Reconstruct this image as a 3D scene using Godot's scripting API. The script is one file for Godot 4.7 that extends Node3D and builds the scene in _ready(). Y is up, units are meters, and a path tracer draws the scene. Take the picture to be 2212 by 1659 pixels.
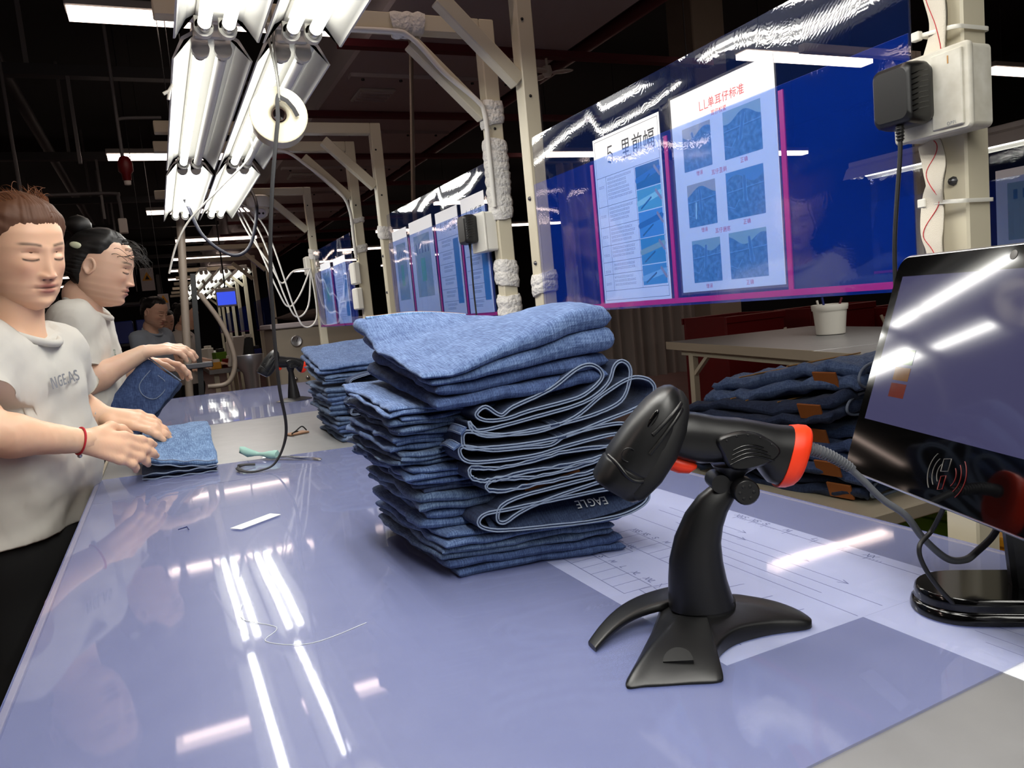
extends Node3D

var M := {}
var taken := {}
var wave := FastNoiseLite.new()
var rng := RandomNumberGenerator.new()

# ---------- mesh building: faces run counter-clockwise seen from outside and are written clockwise ----------
class MB:
	var v := PackedVector3Array()
	var nn := PackedVector3Array()
	var uv := PackedVector2Array()
	var ix := PackedInt32Array()
	var col := PackedColorArray()

	func facet(pts, out: Vector3, uvs = null):
		var n := Vector3.ZERO
		for i in range(1, pts.size() - 1):
			n += (pts[i] - pts[0]).cross(pts[i + 1] - pts[0])
		if n.length() < 1e-14:
			return
		n = n.normalized()
		var rev := n.dot(out) < 0.0
		if rev:
			n = -n
		var b := v.size()
		for i in pts.size():
			v.push_back(pts[i])
			nn.push_back(n)
			uv.push_back(uvs[i] if uvs else Vector2.ZERO)
		for i in range(1, pts.size() - 1):
			if rev:
				ix.append_array([b, b + i, b + i + 1])
			else:
				ix.append_array([b, b + i + 1, b + i])

	# rows of points: a smooth sheet or closed skin; turned outward by its own volume when closed
	func grid(rows: Array, cu := false, cv := false, uvs = null, flip := false, auto := true, cols = null):
		var nr := rows.size()
		var nc: int = rows[0].size()
		var b := v.size()
		var acc := PackedVector3Array()
		acc.resize(nr * nc)
		var mid := Vector3.ZERO
		for r in nr:
			for c in nc:
				mid += rows[r][c]
		mid /= float(nr * nc)
		var tris := PackedInt32Array()
		var vol := 0.0
		for r in (nr if cv else nr - 1):
			var r2 := (r + 1) % nr
			for c in (nc if cu else nc - 1):
				var c2 := (c + 1) % nc
				var p00: Vector3 = rows[r][c]
				var p01: Vector3 = rows[r][c2]
				var p11: Vector3 = rows[r2][c2]
				var p10: Vector3 = rows[r2][c]
				var n := (p01 - p00).cross(p11 - p00) + (p11 - p00).cross(p10 - p00)
				vol += n.dot((p00 + p11) * 0.5 - mid)
				var a0 := r * nc + c
				var a1 := r * nc + c2
				var a2 := r2 * nc + c2
				var a3 := r2 * nc + c
				acc[a0] += n
				acc[a1] += n
				acc[a2] += n
				acc[a3] += n
				tris.append_array([a0, a1, a2, a0, a2, a3])
		var s := 1.0
		if (auto and vol < 0.0) != flip:
			s = -1.0
		for r in nr:
			for c in nc:
				v.push_back(rows[r][c])
				var q := acc[r * nc + c] * s
				nn.push_back(q.normalized() if q.length() > 1e-16 else Vector3.UP)
				uv.push_back(uvs[r][c] if uvs else Vector2(float(c) / maxf(1, nc - 1), float(r) / maxf(1, nr - 1)))
				if cols:
					col.push_back(cols[r][c])
		for i in range(0, tris.size(), 3):
			if s > 0.0:
				ix.append_array([b + tris[i], b + tris[i + 2], b + tris[i + 1]])
			else:
				ix.append_array([b + tris[i], b + tris[i + 1], b + tris[i + 2]])

	func cap(ring, out: Vector3):
		var mid := Vector3.ZERO
		for p in ring:
			mid += p
		mid /= float(ring.size())
		for i in ring.size():
			facet([mid, ring[i], ring[(i + 1) % ring.size()]], out)

	func loft(rings: Array, cap0 := true, cap1 := true, cols = null):
		grid(rings, true, false, null, false, true, cols)
		var n := rings.size()
		var m0 := Vector3.ZERO
		var m1 := Vector3.ZERO
		var m2 := Vector3.ZERO
		var m3 := Vector3.ZERO
		for i in rings[0].size():
			m0 += rings[0][i]
			m1 += rings[1][i]
			m2 += rings[n - 2][i]
			m3 += rings[n - 1][i]
		if cap0:
			cap(rings[0], m0 - m1)
		if cap1:
			cap(rings[n - 1], m3 - m2)

	func box(t: Transform3D, s: Vector3, bev := 0.0):
		var h := s * 0.5
		bev = minf(bev, minf(h.x, minf(h.y, h.z)) * 0.9)
		var P := func(sx: float, sy: float, sz: float, k: int) -> Vector3:
			var e := Vector3(bev, bev, bev)
			e[k] = 0.0
			return t * Vector3(sx * (h.x - e.x), sy * (h.y - e.y), sz * (h.z - e.z))
		for k in 3:
			for s0 in [-1.0, 1.0]:
				var pts := []
				for q in [[-1.0, -1.0], [1.0, -1.0], [1.0, 1.0], [-1.0, 1.0]]:
					var w := [0.0, 0.0, 0.0]
					w[k] = s0
					w[(k + 1) % 3] = q[0]
					w[(k + 2) % 3] = q[1]
					pts.append(P.call(w[0], w[1], w[2], k))
				var o := Vector3.ZERO
				o[k] = s0
				facet(pts, t.basis * o, [Vector2(0, 1), Vector2(1, 1), Vector2(1, 0), Vector2(0, 0)])
		if bev > 0.0:
			for k in 3:
				var j := (k + 1) % 3
				var l := (k + 2) % 3
				for a in [-1.0, 1.0]:
					for b2 in [-1.0, 1.0]:
						var w := [0.0, 0.0, 0.0]
						w[j] = a
						w[l] = b2
						w[k] = -1.0
						var w2 := w.duplicate()
						w2[k] = 1.0
						var o := Vector3.ZERO
						o[j] = a
						o[l] = b2
						facet([P.call(w[0], w[1], w[2], j), P.call(w[0], w[1], w[2], l), P.call(w2[0], w2[1], w2[2], l), P.call(w2[0], w2[1], w2[2], j)], t.basis * o)
			for a in [-1.0, 1.0]:
				for b2 in [-1.0, 1.0]:
					for c in [-1.0, 1.0]:
						facet([P.call(a, b2, c, 0), P.call(a, b2, c, 1), P.call(a, b2, c, 2)], t.basis * Vector3(a, b2, c))

	func boxw(p: Vector3, q: Vector3, bev := 0.0):
		var lo := p.min(q)
		var hi := p.max(q)
		box(Transform3D(Basis(), (lo + hi) * 0.5), hi - lo, bev)

	# square bar between two points
	func bar(a: Vector3, b2: Vector3, w: float, d: float, side := Vector3.RIGHT, bev := 0.0):
		var y := (b2 - a).normalized()
		var x := (side - y * side.dot(y)).normalized()
		var z := x.cross(y)
		box(Transform3D(Basis(x, y, z), (a + b2) * 0.5), Vector3(w, a.distance_to(b2), d), bev)

	func tube(path, r, sides := 8, closed := false, caps := true, squash := 1.0, cols = null):
		var n: int = path.size()
		var rings := []
		var t0: Vector3 = (path[1] - path[0]).normalized()
		var side := t0.cross(Vector3.UP)
		if side.length() < 0.05:
			side = t0.cross(Vector3.RIGHT)
		side = side.normalized()
		for i in n:
			var t: Vector3
			if closed:
				t = path[(i + 1) % n] - path[(i + n - 1) % n]
			else:
				t = path[mini(i + 1, n - 1)] - path[maxi(i - 1, 0)]
			t = t.normalized()
			side = (side - t * side.dot(t)).normalized()
			var up := side.cross(t)
			var rad: float = r[i] if r is Array or r is PackedFloat32Array else r
			var ring := PackedVector3Array()
			for k in sides:
				var a := TAU * k / sides
				ring.push_back(path[i] + side * cos(a) * rad + up * sin(a) * rad * squash)
			rings.append(ring)
		if closed:
			grid(rings, true, true)
		else:
			loft(rings, caps, caps)

	# flat strap of width w and thickness t along a path; across: the direction of its width
	func strap(path, w: float, t: float, across: Vector3, twist = null):
		var rings := []
		var n: int = path.size()
		for i in n:
			var d: Vector3 = (path[mini(i + 1, n - 1)] - path[maxi(i - 1, 0)]).normalized()
			var ac := across
			if twist:
				ac = twist[i]
			var x := (ac - d * ac.dot(d)).normalized()
			var z := x.cross(d)
			rings.append(PackedVector3Array([path[i] + x * w * 0.5 + z * t * 0.5, path[i] - x * w * 0.5 + z * t * 0.5, path[i] - x * w * 0.5 - z * t * 0.5, path[i] + x * w * 0.5 - z * t * 0.5]))
		loft(rings)

	func lathe(prof, segs: int, t: Transform3D):
		var rows := []
		for p in prof:
			var ring := PackedVector3Array()
			for k in segs:
				var a := TAU * k / segs
				ring.push_back(t * Vector3(cos(a) * p.x, p.y, sin(a) * p.x))
			rows.append(ring)
		grid(rows, true, false)

	# outline in x,y pulled along z from z0 to z1, with a rounded edge
	func prism(poly: PackedVector2Array, z0: float, z1: float, t: Transform3D, bev := 0.0, uvbox = null):
		var inner := poly
		if bev > 0.0:
			var got := Geometry2D.offset_polygon(poly, -bev, Geometry2D.JOIN_MITER)
			if got.size() == 1 and got[0].size() == poly.size():
				var best := 0
				for k in poly.size():
					if got[0][k].distance_to(poly[0]) < got[0][best].distance_to(poly[0]):
						best = k
				inner = PackedVector2Array()
				for k in poly.size():
					inner.push_back(got[0][(best + k) % poly.size()])
				if inner[1].distance_to(poly[1]) > bev * 8.0:
					inner = poly
					bev = 0.0
			else:
				bev = 0.0
		var tri := Geometry2D.triangulate_polygon(inner)
		for i in range(0, tri.size(), 3):
			for z in [z0, z1]:
				var pts := []
				var uvs := []
				for k in 3:
					var p := inner[tri[i + k]]
					pts.append(t * Vector3(p.x, p.y, z))
					uvs.append(Vector2((p.x - uvbox.position.x) / uvbox.size.x, 1.0 - (p.y - uvbox.position.y) / uvbox.size.y) if uvbox else Vector2.ZERO)
				facet(pts, t.basis * Vector3(0, 0, 1.0 if z == z1 else -1.0), uvs)
		var rows := []
		var zs := [z0, z1]
		if bev > 0.0:
			zs = [z0, z0 + bev, z1 - bev, z1]
		for j in zs.size():
			var ring := PackedVector3Array()
			var pl := inner if bev > 0.0 and (j == 0 or j == 3) else poly
			for p in pl:
				ring.push_back(t * Vector3(p.x, p.y, zs[j]))
			rows.append(ring)
		# sides, flat or smooth by the angle
		var ctr := Vector3.ZERO
		for p in rows[0]:
			ctr += p
		grid(rows, true, false)

	func shift(d: Vector3):
		for i in v.size():
			v[i] += d

	func move(t: Transform3D):
		for i in v.size():
			v[i] = t * v[i]
			nn[i] = (t.basis * nn[i]).normalized()
		if t.basis.determinant() < 0.0:
			for i in range(0, ix.size(), 3):
				var k := ix[i + 1]
				ix[i + 1] = ix[i + 2]
				ix[i + 2] = k

	func take(o: MB):
		var b := v.size()
		v.append_array(o.v)
		nn.append_array(o.nn)
		uv.append_array(o.uv)
		col.append_array(o.col)
		for i in o.ix:
			ix.push_back(b + i)

	func mesh() -> ArrayMesh:
		var a := []
		a.resize(Mesh.ARRAY_MAX)
		a[Mesh.ARRAY_VERTEX] = v
		a[Mesh.ARRAY_NORMAL] = nn
		a[Mesh.ARRAY_TEX_UV] = uv
		if col.size() == v.size():
			a[Mesh.ARRAY_COLOR] = col
		a[Mesh.ARRAY_INDEX] = ix
		var m := ArrayMesh.new()
		m.add_surface_from_arrays(Mesh.PRIMITIVE_TRIANGLES, a)
		return m

func mb() -> MB:
	return MB.new()

# ---------- nodes ----------
func numbered(called: String) -> String:
	var n: int = taken.get(called, 0)
	taken[called] = n + 1
	return called if n == 0 else "%s_%03d" % [called, n]

func tag(o: Node, label: String, category: String, group := ""):
	o.set_meta("label", label)
	o.set_meta("category", category)
	if group:
		o.set_meta("group", group)

func thing(called: String, label: String, category: String, at := Vector3.ZERO, group := "") -> Node3D:
	var o := Node3D.new()
	o.name = numbered(called)
	add_child(o)
	o.position = at
	tag(o, label, category, group)
	return o

# a part given in world coordinates (its thing stands unturned at its base), or in own coordinates
func part(parent: Node3D, called: String, b: MB, m: Material, own := false) -> MeshInstance3D:
	var o := MeshInstance3D.new()
	o.name = called
	if not own:
		var at := Vector3.ZERO
		var p: Node = parent
		while p != self and p is Node3D:
			at += p.position
			p = p.get_parent()
		b.shift(-at)
	o.mesh = b.mesh()
	o.material_override = m
	parent.add_child(o, true)
	return o

func solo(called: String, b: MB, m: Material, label: String, category: String, at := Vector3.ZERO, group := "") -> MeshInstance3D:
	var o := MeshInstance3D.new()
	o.name = numbered(called)
	b.shift(-at)
	o.mesh = b.mesh()
	o.material_override = m
	o.position = at
	add_child(o)
	tag(o, label, category, group)
	return o

func structure(called: String, b: MB, m: Material) -> MeshInstance3D:
	var o := MeshInstance3D.new()
	o.name = called
	o.mesh = b.mesh()
	o.material_override = m
	add_child(o)
	o.set_meta("kind", "structure")
	return o

func dup(o: Node3D, at: Vector3, label := "", group := "") -> Node3D:
	var c := o.duplicate()
	c.name = numbered(String(o.name).rstrip("0123456789").rstrip("_"))
	add_child(c)
	c.position = at
	if label:
		c.set_meta("label", label)
	if group:
		c.set_meta("group", group)
	return c

# ---------- curves ----------
func smooth(pts: Array, per := 6, closed := false) -> PackedVector3Array:
	var out := PackedVector3Array()
	var n := pts.size()
	for i in (n if closed else n - 1):
		var p0: Vector3 = pts[(i + n - 1) % n] if closed else pts[maxi(i - 1, 0)]
		var p1: Vector3 = pts[i]
		var p2: Vector3 = pts[(i + 1) % n]
		var p3: Vector3 = pts[(i + 2) % n] if closed else pts[mini(i + 2, n - 1)]
		for k in per:
			var t := float(k) / per
			out.push_back(0.5 * (2.0 * p1 + (p2 - p0) * t + (2.0 * p0 - 5.0 * p1 + 4.0 * p2 - p3) * t * t + (3.0 * p1 - p0 - 3.0 * p2 + p3) * t * t * t))
	if not closed:
		out.push_back(pts[n - 1])
	return out

func smooth2(pts: Array, per := 6, closed := false) -> PackedVector2Array:
	var a := []
	for p in pts:
		a.append(Vector3(p.x, p.y, 0))
	var out := PackedVector2Array()
	for p in smooth(a, per, closed):
		out.push_back(Vector2(p.x, p.y))
	return out

func rounded(w: float, h: float, r: float, seg := 5) -> PackedVector2Array:
	var out := PackedVector2Array()
	for q in [[1, 1, 0], [-1, 1, 1], [-1, -1, 2], [1, -1, 3]]:
		for k in seg + 1:
			var a = PI / 2 * (q[2] + float(k) / seg)
			out.push_back(Vector2(q[0] * (w / 2 - r) + cos(a) * r, q[1] * (h / 2 - r) + sin(a) * r))
	return out

# ---------- materials ----------
func mat(key: String, c: Color, rough := 0.6, metal := 0.0) -> StandardMaterial3D:
	var m := StandardMaterial3D.new()
	m.resource_name = key
	m.albedo_color = c
	m.roughness = rough
	m.metallic = metal
	M[key] = m
	return m

func noise_tex(seed_: int, freq: float, size := 512, ramp = null, normal := false, bump := 4.0, oct := 4) -> NoiseTexture2D:
	var f := FastNoiseLite.new()
	f.seed = seed_
	f.noise_type = FastNoiseLite.TYPE_SIMPLEX_SMOOTH
	f.frequency = freq
	f.fractal_octaves = oct
	var t := NoiseTexture2D.new()
	t.width = size
	t.height = size
	t.seamless = true
	t.noise = f
	t.generate_mipmaps = false
	if ramp:
		var g := Gradient.new()
		g.offsets = PackedFloat32Array([0.0, 1.0])
		g.colors = PackedColorArray([ramp[0], ramp[1]])
		t.color_ramp = g
	if normal:
		t.as_normal_map = true
		t.bump_strength = bump
	return t

func triplanar(m: StandardMaterial3D, s: float, world := true):
	m.uv1_triplanar = true
	m.uv1_world_triplanar = world
	m.uv1_scale = Vector3(s, s, s)

# ---------- drawing of flat print ----------
class Canvas:
	var w: int
	var h: int
	var d := PackedByteArray()
	func _init(w_: int, h_: int, c: Color):
		w = w_
		h = h_
		d.resize(w * h * 3)
		rect(0, 0, w, h, c)
	func rect(x0: float, y0: float, x1: float, y1: float, c: Color):
		for y in range(maxi(0, int(y0)), mini(h, int(y1))):
			for x in range(maxi(0, int(x0)), mini(w, int(x1))):
				var i := (y * w + x) * 3
				d[i] = int(c.r * 255)
				d[i + 1] = int(c.g * 255)
				d[i + 2] = int(c.b * 255)
	func line(a: Vector2, b: Vector2, wid: float, c: Color, alpha := 1.0):
		var e := wid * 0.5 + 1.0
		for y in range(maxi(0, int(minf(a.y, b.y) - e)), mini(h, int(maxf(a.y, b.y) + e) + 1)):
			for x in range(maxi(0, int(minf(a.x, b.x) - e)), mini(w, int(maxf(a.x, b.x) + e) + 1)):
				var p := Vector2(x + 0.5, y + 0.5)
				var q := Geometry2D.get_closest_point_to_segment(p, a, b)
				var k := clampf(wid * 0.5 + 0.5 - p.distance_to(q), 0.0, 1.0) * alpha
				if k > 0.0:
					var i := (y * w + x) * 3
					d[i] = int(lerpf(d[i], c.r * 255, k))
					d[i + 1] = int(lerpf(d[i + 1], c.g * 255, k))
					d[i + 2] = int(lerpf(d[i + 2], c.b * 255, k))
	func poly(pts, wid: float, c: Color):
		for i in pts.size() - 1:
			line(pts[i], pts[i + 1], wid, c)
	func tex() -> ImageTexture:
		return ImageTexture.create_from_image(Image.create_from_data(w, h, false, Image.FORMAT_RGB8, d))

# strokes on a square of ten by ten, y downwards; each stroke a run of x,y pairs
const GLYPH := {
	"里": [[2, .5, 8, .5, 8, 5, 2, 5, 2, .5], [2, 2.7, 8, 2.7], [5, .5, 5, 9.5], [2.3, 7, 7.7, 7], [.5, 9.5, 9.5, 9.5]],
	"前": [[3, 0, 3.8, 1.6], [7, 0, 6.2, 1.6], [.5, 2, 9.5, 2], [1.5, 3.3, 1.5, 9.7], [1.5, 3.3, 4.8, 3.3, 4.8, 9.2, 4.2, 9.8], [1.5, 5.2, 4.8, 5.2], [1.5, 7, 4.8, 7], [6.5, 3.5, 6.5, 7.8], [8.6, 2.8, 8.6, 9.2, 7.8, 9.8]],
	"幅": [[.5, 2.8, .5, 8], [.5, 2.8, 3.7, 2.8, 3.7, 7.5], [2.1, .5, 2.1, 9.8], [4.5, .8, 9.7, .8], [5.3, 2, 9, 2, 9, 4, 5.3, 4, 5.3, 2], [4.8, 5.2, 9.4, 5.2, 9.4, 9.5, 4.8, 9.5, 4.8, 5.2], [4.8, 7.3, 9.4, 7.3], [7.1, 5.2, 7.1, 9.5]],
	"单": [[3, 0, 3.8, 1.3], [7, 0, 6.2, 1.3], [2, 1.8, 8, 1.8, 8, 6, 2, 6, 2, 1.8], [2, 3.9, 8, 3.9], [.5, 7.6, 9.5, 7.6], [5, 1.8, 5, 10]],
	"耳": [[.8, 1, 9.2, 1], [2.5, 1, 2.5, 8.3], [7.2, 1, 7.2, 10], [2.5, 3.3, 7.2, 3.3], [2.5, 5.6, 7.2, 5.6], [.3, 8.6, 9.7, 7.9]],
	"仔": [[2.6, .3, .5, 4.2], [1.8, 2.8, 1.8, 9.8], [4.2, 1.2, 8.6, 1.2, 6.4, 3.4, 6.4, 9.4, 5.3, 9.6], [3.5, 5, 9.7, 5]],
	"标": [[.3, 2.6, 4.3, 2.6], [2.3, .2, 2.3, 9.8], [2.3, 2.8, .3, 7], [2.3, 3.5, 4.2, 5.5], [5.2, 1.2, 9.2, 1.2], [4.6, 3.8, 9.8, 3.8], [7.2, 3.8, 7.2, 9.2, 6.3, 9.3], [5.8, 5.5, 4.8, 8], [8.6, 5.5, 9.7, 7.8]],
	"准": [[.6, 1.5, 2, 3], [.5, 8.5, 2.3, 5.5], [4.6, .3, 3, 3.8], [4, 2.5, 4, 9.8], [6.6, .2, 7.2, 1.6], [4, 2, 9.3, 2], [4, 4.4, 9, 4.4], [4, 6.8, 9, 6.8], [4, 9.2, 9.6, 9.2], [6.6, 2, 6.6, 9.2]],
	"松": [[.3, 2.6, 4.3, 2.6], [2.3, .2, 2.3, 9.8], [2.3, 2.8, .3, 7], [2.3, 3.5, 4.2, 5.5], [5.8, .8, 4.6, 4], [7.6, .6, 9.8, 4], [6.6, 4.4, 5, 9, 9, 8.6], [8, 6.5, 9.6, 9.6]],
	"紧": [[1.5, .8, 1.5, 3.6], [3.2, .3, 3.2, 4], [4.8, .8, 8.8, .8, 5, 4], [5.5, 1.8, 9, 4], [5, 3.9, 2.5, 5.6, 6.5, 5.6, 2, 7.6, 8.5, 7.4], [5, 7.5, 5, 10], [3, 8.4, 1.5, 9.6], [7, 8.4, 8.6, 9.6]],
	"错": [[2.2, .2, .5, 3], [1.2, 2, 4, 2], [.8, 4.2, 4, 4.2], [2.2, 4.2, 2.2, 9, 4, 8], [4.8, 2, 9.6, 2], [6, .4, 6, 4], [8.3, .4, 8.3, 4], [4.5, 4, 9.8, 4], [5.5, 5.2, 9, 5.2, 9, 9.6, 5.5, 9.6, 5.5, 5.2], [5.5, 7.4, 9, 7.4]],
	"误": [[1.2, .8, 2.3, 1.8], [.4, 3.6, 2.2, 3.6, 2.2, 8.8, 3.5, 7.8], [4.8, .8, 8.8, .8, 8.8, 3.4, 4.8, 3.4, 4.8, .8], [4.4, 4.8, 9.2, 4.8], [4, 6.6, 9.8, 6.6], [6.8, 4.8, 6.6, 7, 4.2, 9.8], [7, 7, 9.6, 9.8]],
	"正": [[.8, 1, 9.2, 1], [5, 1, 5, 9.4], [5, 5, 8.5, 5], [2.3, 4, 2.3, 9.4], [.3, 9.4, 9.7, 9.4]],
	"确": [[.4, 1.4, 4.2, 1.4], [2, 1.4, .5, 6], [1.5, 4.6, 3.6, 4.6, 3.6, 8.4, 1.5, 8.4, 1.5, 4.6], [6.2, .2, 4.8, 3], [6.2, 1.2, 8.6, 1.2, 7.6, 3], [5.2, 3, 9.2, 3, 9.2, 9.6], [5.2, 3, 5, 7, 4.4, 9.8], [5.2, 5, 9.2, 5], [5.2, 7, 9.2, 7], [7.2, 3, 7.2, 9]],
	"歪": [[1, .6, 9, .6], [5, .6, 1.5, 3.4], [5, 1.6, 5, 4], [6, 2, 8.6, 3.6], [1, 5, 9, 5], [5, 5, 5, 9.4], [5, 7.2, 8.3, 7.2], [2.6, 6.4, 2.6, 9.4], [.4, 9.4, 9.6, 9.4]],
	"斜": [[3, .3, .3, 3.4], [3, .3, 5.4, 3], [1.2, 3.8, 4.8, 3.8], [.4, 5.6, 5.4, 5.6], [3, 3.8, 3, 9.2, 2.2, 9.2], [1.6, 6.6, .4, 8.6], [4.2, 6.6, 5.3, 8.4], [6.4, 1.6, 7.4, 2.6], [6, 3.8, 7, 4.8], [5.6, 7, 9.8, 6.2], [8.6, .3, 8.6, 9.8]],
	"漏": [[.8, 1, 1.8, 2], [.3, 3.6, 1.4, 4.6], [.4, 9, 1.8, 6], [3.2, 2.8, 9.4, 2.8, 9.4, .8, 3.2, .8, 3, 6, 2.4, 9.6], [3.4, 4.2, 9.8, 4.2], [4.2, 9.8, 4.2, 5.6, 9.2, 5.6, 9.2, 9.8], [6.7, 4.2, 6.7, 9.8]],
	"底": [[5, .2, 5.4, 1.3], [1, 1.6, 9.4, 1.6], [1.6, 1.6, 1.4, 6, .4, 9.8], [7.6, 2.8, 3.4, 3.8, 3.4, 8.6, 5, 7.8], [3.4, 5.6, 9.2, 5.6], [6, 3.4, 7.4, 7.6, 9.6, 8.8], [5, 9, 6, 9.8]],
	"外": [[2.6, .4, .6, 5], [2.2, 2, 4.8, 2, 3.6, 6, .6, 9.6], [1.8, 4.4, 3.2, 6], [7, .4, 7, 9.8], [7, 4, 9.4, 6]],
	"后": [[8.4, .6, 2, 1.6, 1.8, 6, .5, 9.8], [2, 4, 9.6, 4], [3.6, 6, 8.6, 6, 8.6, 9.6, 3.6, 9.6, 3.6, 6]],
	"5": [[7, .8, 3, .8, 2.6, 4.4, 5, 3.8, 7.2, 5.4, 7, 8.2, 5, 9.6, 2.4, 8.6]], "4": [[5.8, 9.6, 5.8, .6, 2, 6.6, 8, 6.6]], ".": [[3, 9, 3.6, 9.6]],
	"X": [[1.5, .5, 8.5, 9.5], [8.5, .5, 1.5, 9.5]], "L": [[2.5, .5, 2.5, 9.5, 8, 9.5]], "M": [[1, 9.5, 1.6, .5, 5, 7, 8.4, .5, 9, 9.5]],
	"S": [[8, 2, 6.5, .6, 3.5, .6, 2, 2.4, 3, 4.4, 7, 5.6, 8, 7.6, 6.4, 9.4, 3.4, 9.4, 1.8, 8]],
}

func write(cv: Canvas, text: String, x: float, y: float, size: float, wid: float, c: Color, gap := 1.12, ax := Vector2(1, 0), ay := Vector2(0, 1)):
	for ch in text:
		for st in GLYPH.get(ch, []):
			var pts := []
			for i in range(0, st.size(), 2):
				pts.append(Vector2(x, y) + (ax * st[i] + ay * st[i + 1]) * size / 10.0)
			cv.poly(pts, wid, c)
		x += ax.x * size * gap * (0.72 if ch in "XSML5.4" else 1.0)
		y += ax.y * size * gap * (0.72 if ch in "XSML5.4" else 1.0)

# a line of tiny unreadable characters
func scribble(cv: Canvas, x0: float, x1: float, y: float, s: float, c: Color):
	var x := x0
	while x < x1 - s:
		cv.line(Vector2(x, y + rng.randf() * s * .3), Vector2(x + s * .7, y + rng.randf() * s * .3), 1.0, c, .8)
		cv.line(Vector2(x, y + s * .75), Vector2(x + s * .7, y + s * (.6 + .3 * rng.randf())), 1.0, c, .8)
		cv.line(Vector2(x + s * .7 * rng.randf(), y), Vector2(x + s * .7 * rng.randf(), y + s * .9), 1.0, c, .8)
		x += s

# printed photograph of denim with a seam and a belt loop
func jeans_photo(cv: Canvas, x0: float, y0: float, x1: float, y1: float, kind: int):
	var f := FastNoiseLite.new()
	f.seed = kind
	f.frequency = .035
	for y in range(int(y0), int(y1)):
		for x in range(int(x0), int(x1)):
			var k := .5 + .5 * f.get_noise_2d(x, y) + .12 * (rng.randf() - .5)
			var c := Color(.08, .12, .18).lerp(Color(.46, .52, .56), clampf(k * 1.3 - .15, 0.0, 1.0))
			var t := (y - y0) / (y1 - y0)
			if t < .18 + .1 * sin((x - x0) * .03 + kind):
				c = [Color(.72, .64, .46), Color(.62, .68, .62), Color(.70, .62, .42), Color(.30, .42, .56), Color(.55, .62, .50), Color(.58, .66, .55)][kind % 6]
			var i := (y * cv.w + x) * 3
			cv.d[i] = int(c.r * 255)
			cv.d[i + 1] = int(c.g * 255)
			cv.d[i + 2] = int(c.b * 255)
	var dark := Color(.10, .15, .23)
	var pale := Color(.55, .62, .66)
	var w := x1 - x0
	var h := y1 - y0
	var lx = x0 + w * [.35, .55, .45, .5, .5, .55][kind % 6]
	cv.line(Vector2(x0, y0 + h * .42), Vector2(x1, y0 + h * .36), 2.0, pale)
	cv.line(Vector2(x0, y0 + h * .45), Vector2(x1, y0 + h * .39), 2.0, dark)
	for s in [-1.0, 1.0]:
		cv.line(Vector2(lx + s * w * .045, y0 + h * .16), Vector2(lx + s * w * .045 + [20.0, -24.0, 3.0, 0.0, -10.0, 12.0][kind % 6], y0 + h * .66), 2.0, pale)
	cv.line(Vector2(lx, y0 + h * .16), Vector2(lx + [20.0, -24.0, 3.0, 0.0, -10.0, 12.0][kind % 6], y0 + h * .66), w * .06, Color(.22, .30, .40))
	cv.line(Vector2(lx, y0 + h * .66), Vector2(lx + w * .1, y1 - 2), 2.0, dark)
	cv.poly([Vector2(x0, y0 + h * .7), Vector2(x0 + w * .2, y0 + h * .78), Vector2(x0 + w * .34, y0 + h * .6)], 2.0, pale)
	if kind == 2:
		cv.line(Vector2(x0 + w * .3, y0 + h * .45), Vector2(x0 + w * .27, y0 + h * .8), 8.0, Color(.78, .86, .78))

func poster_standard() -> ImageTexture:
	var cv := Canvas.new(640, 880, Color(.93, .93, .94))
	var red := Color(.82, .25, .25)
	write(cv, "LL单耳仔标准", 190, 60, 40, 3.4, red)
	write(cv, "耳仔松紧", 270, 116, 22, 2.0, red)
	var k := 0
	for r in 3:
		var y = [150.0, 400.0, 650.0][r]
		jeans_photo(cv, 70 + 8 * r, y, 260 + 8 * r, y + 190, k)
		jeans_photo(cv, 340 - 4 * r, y - 6, 560 - 4 * r, y + 190, k + 1)
		write(cv, "错误", 150 + 8 * r, y + 198, 20, 1.8, red)
		write(cv, "正确", 430 - 4 * r, y + 198, 20, 1.8, red)
		k += 2
	write(cv, "耳仔歪斜", 250, 362, 22, 2.0, red)
	write(cv, "耳仔漏底", 250, 612, 22, 2.0, red)
	return cv.tex()

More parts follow.
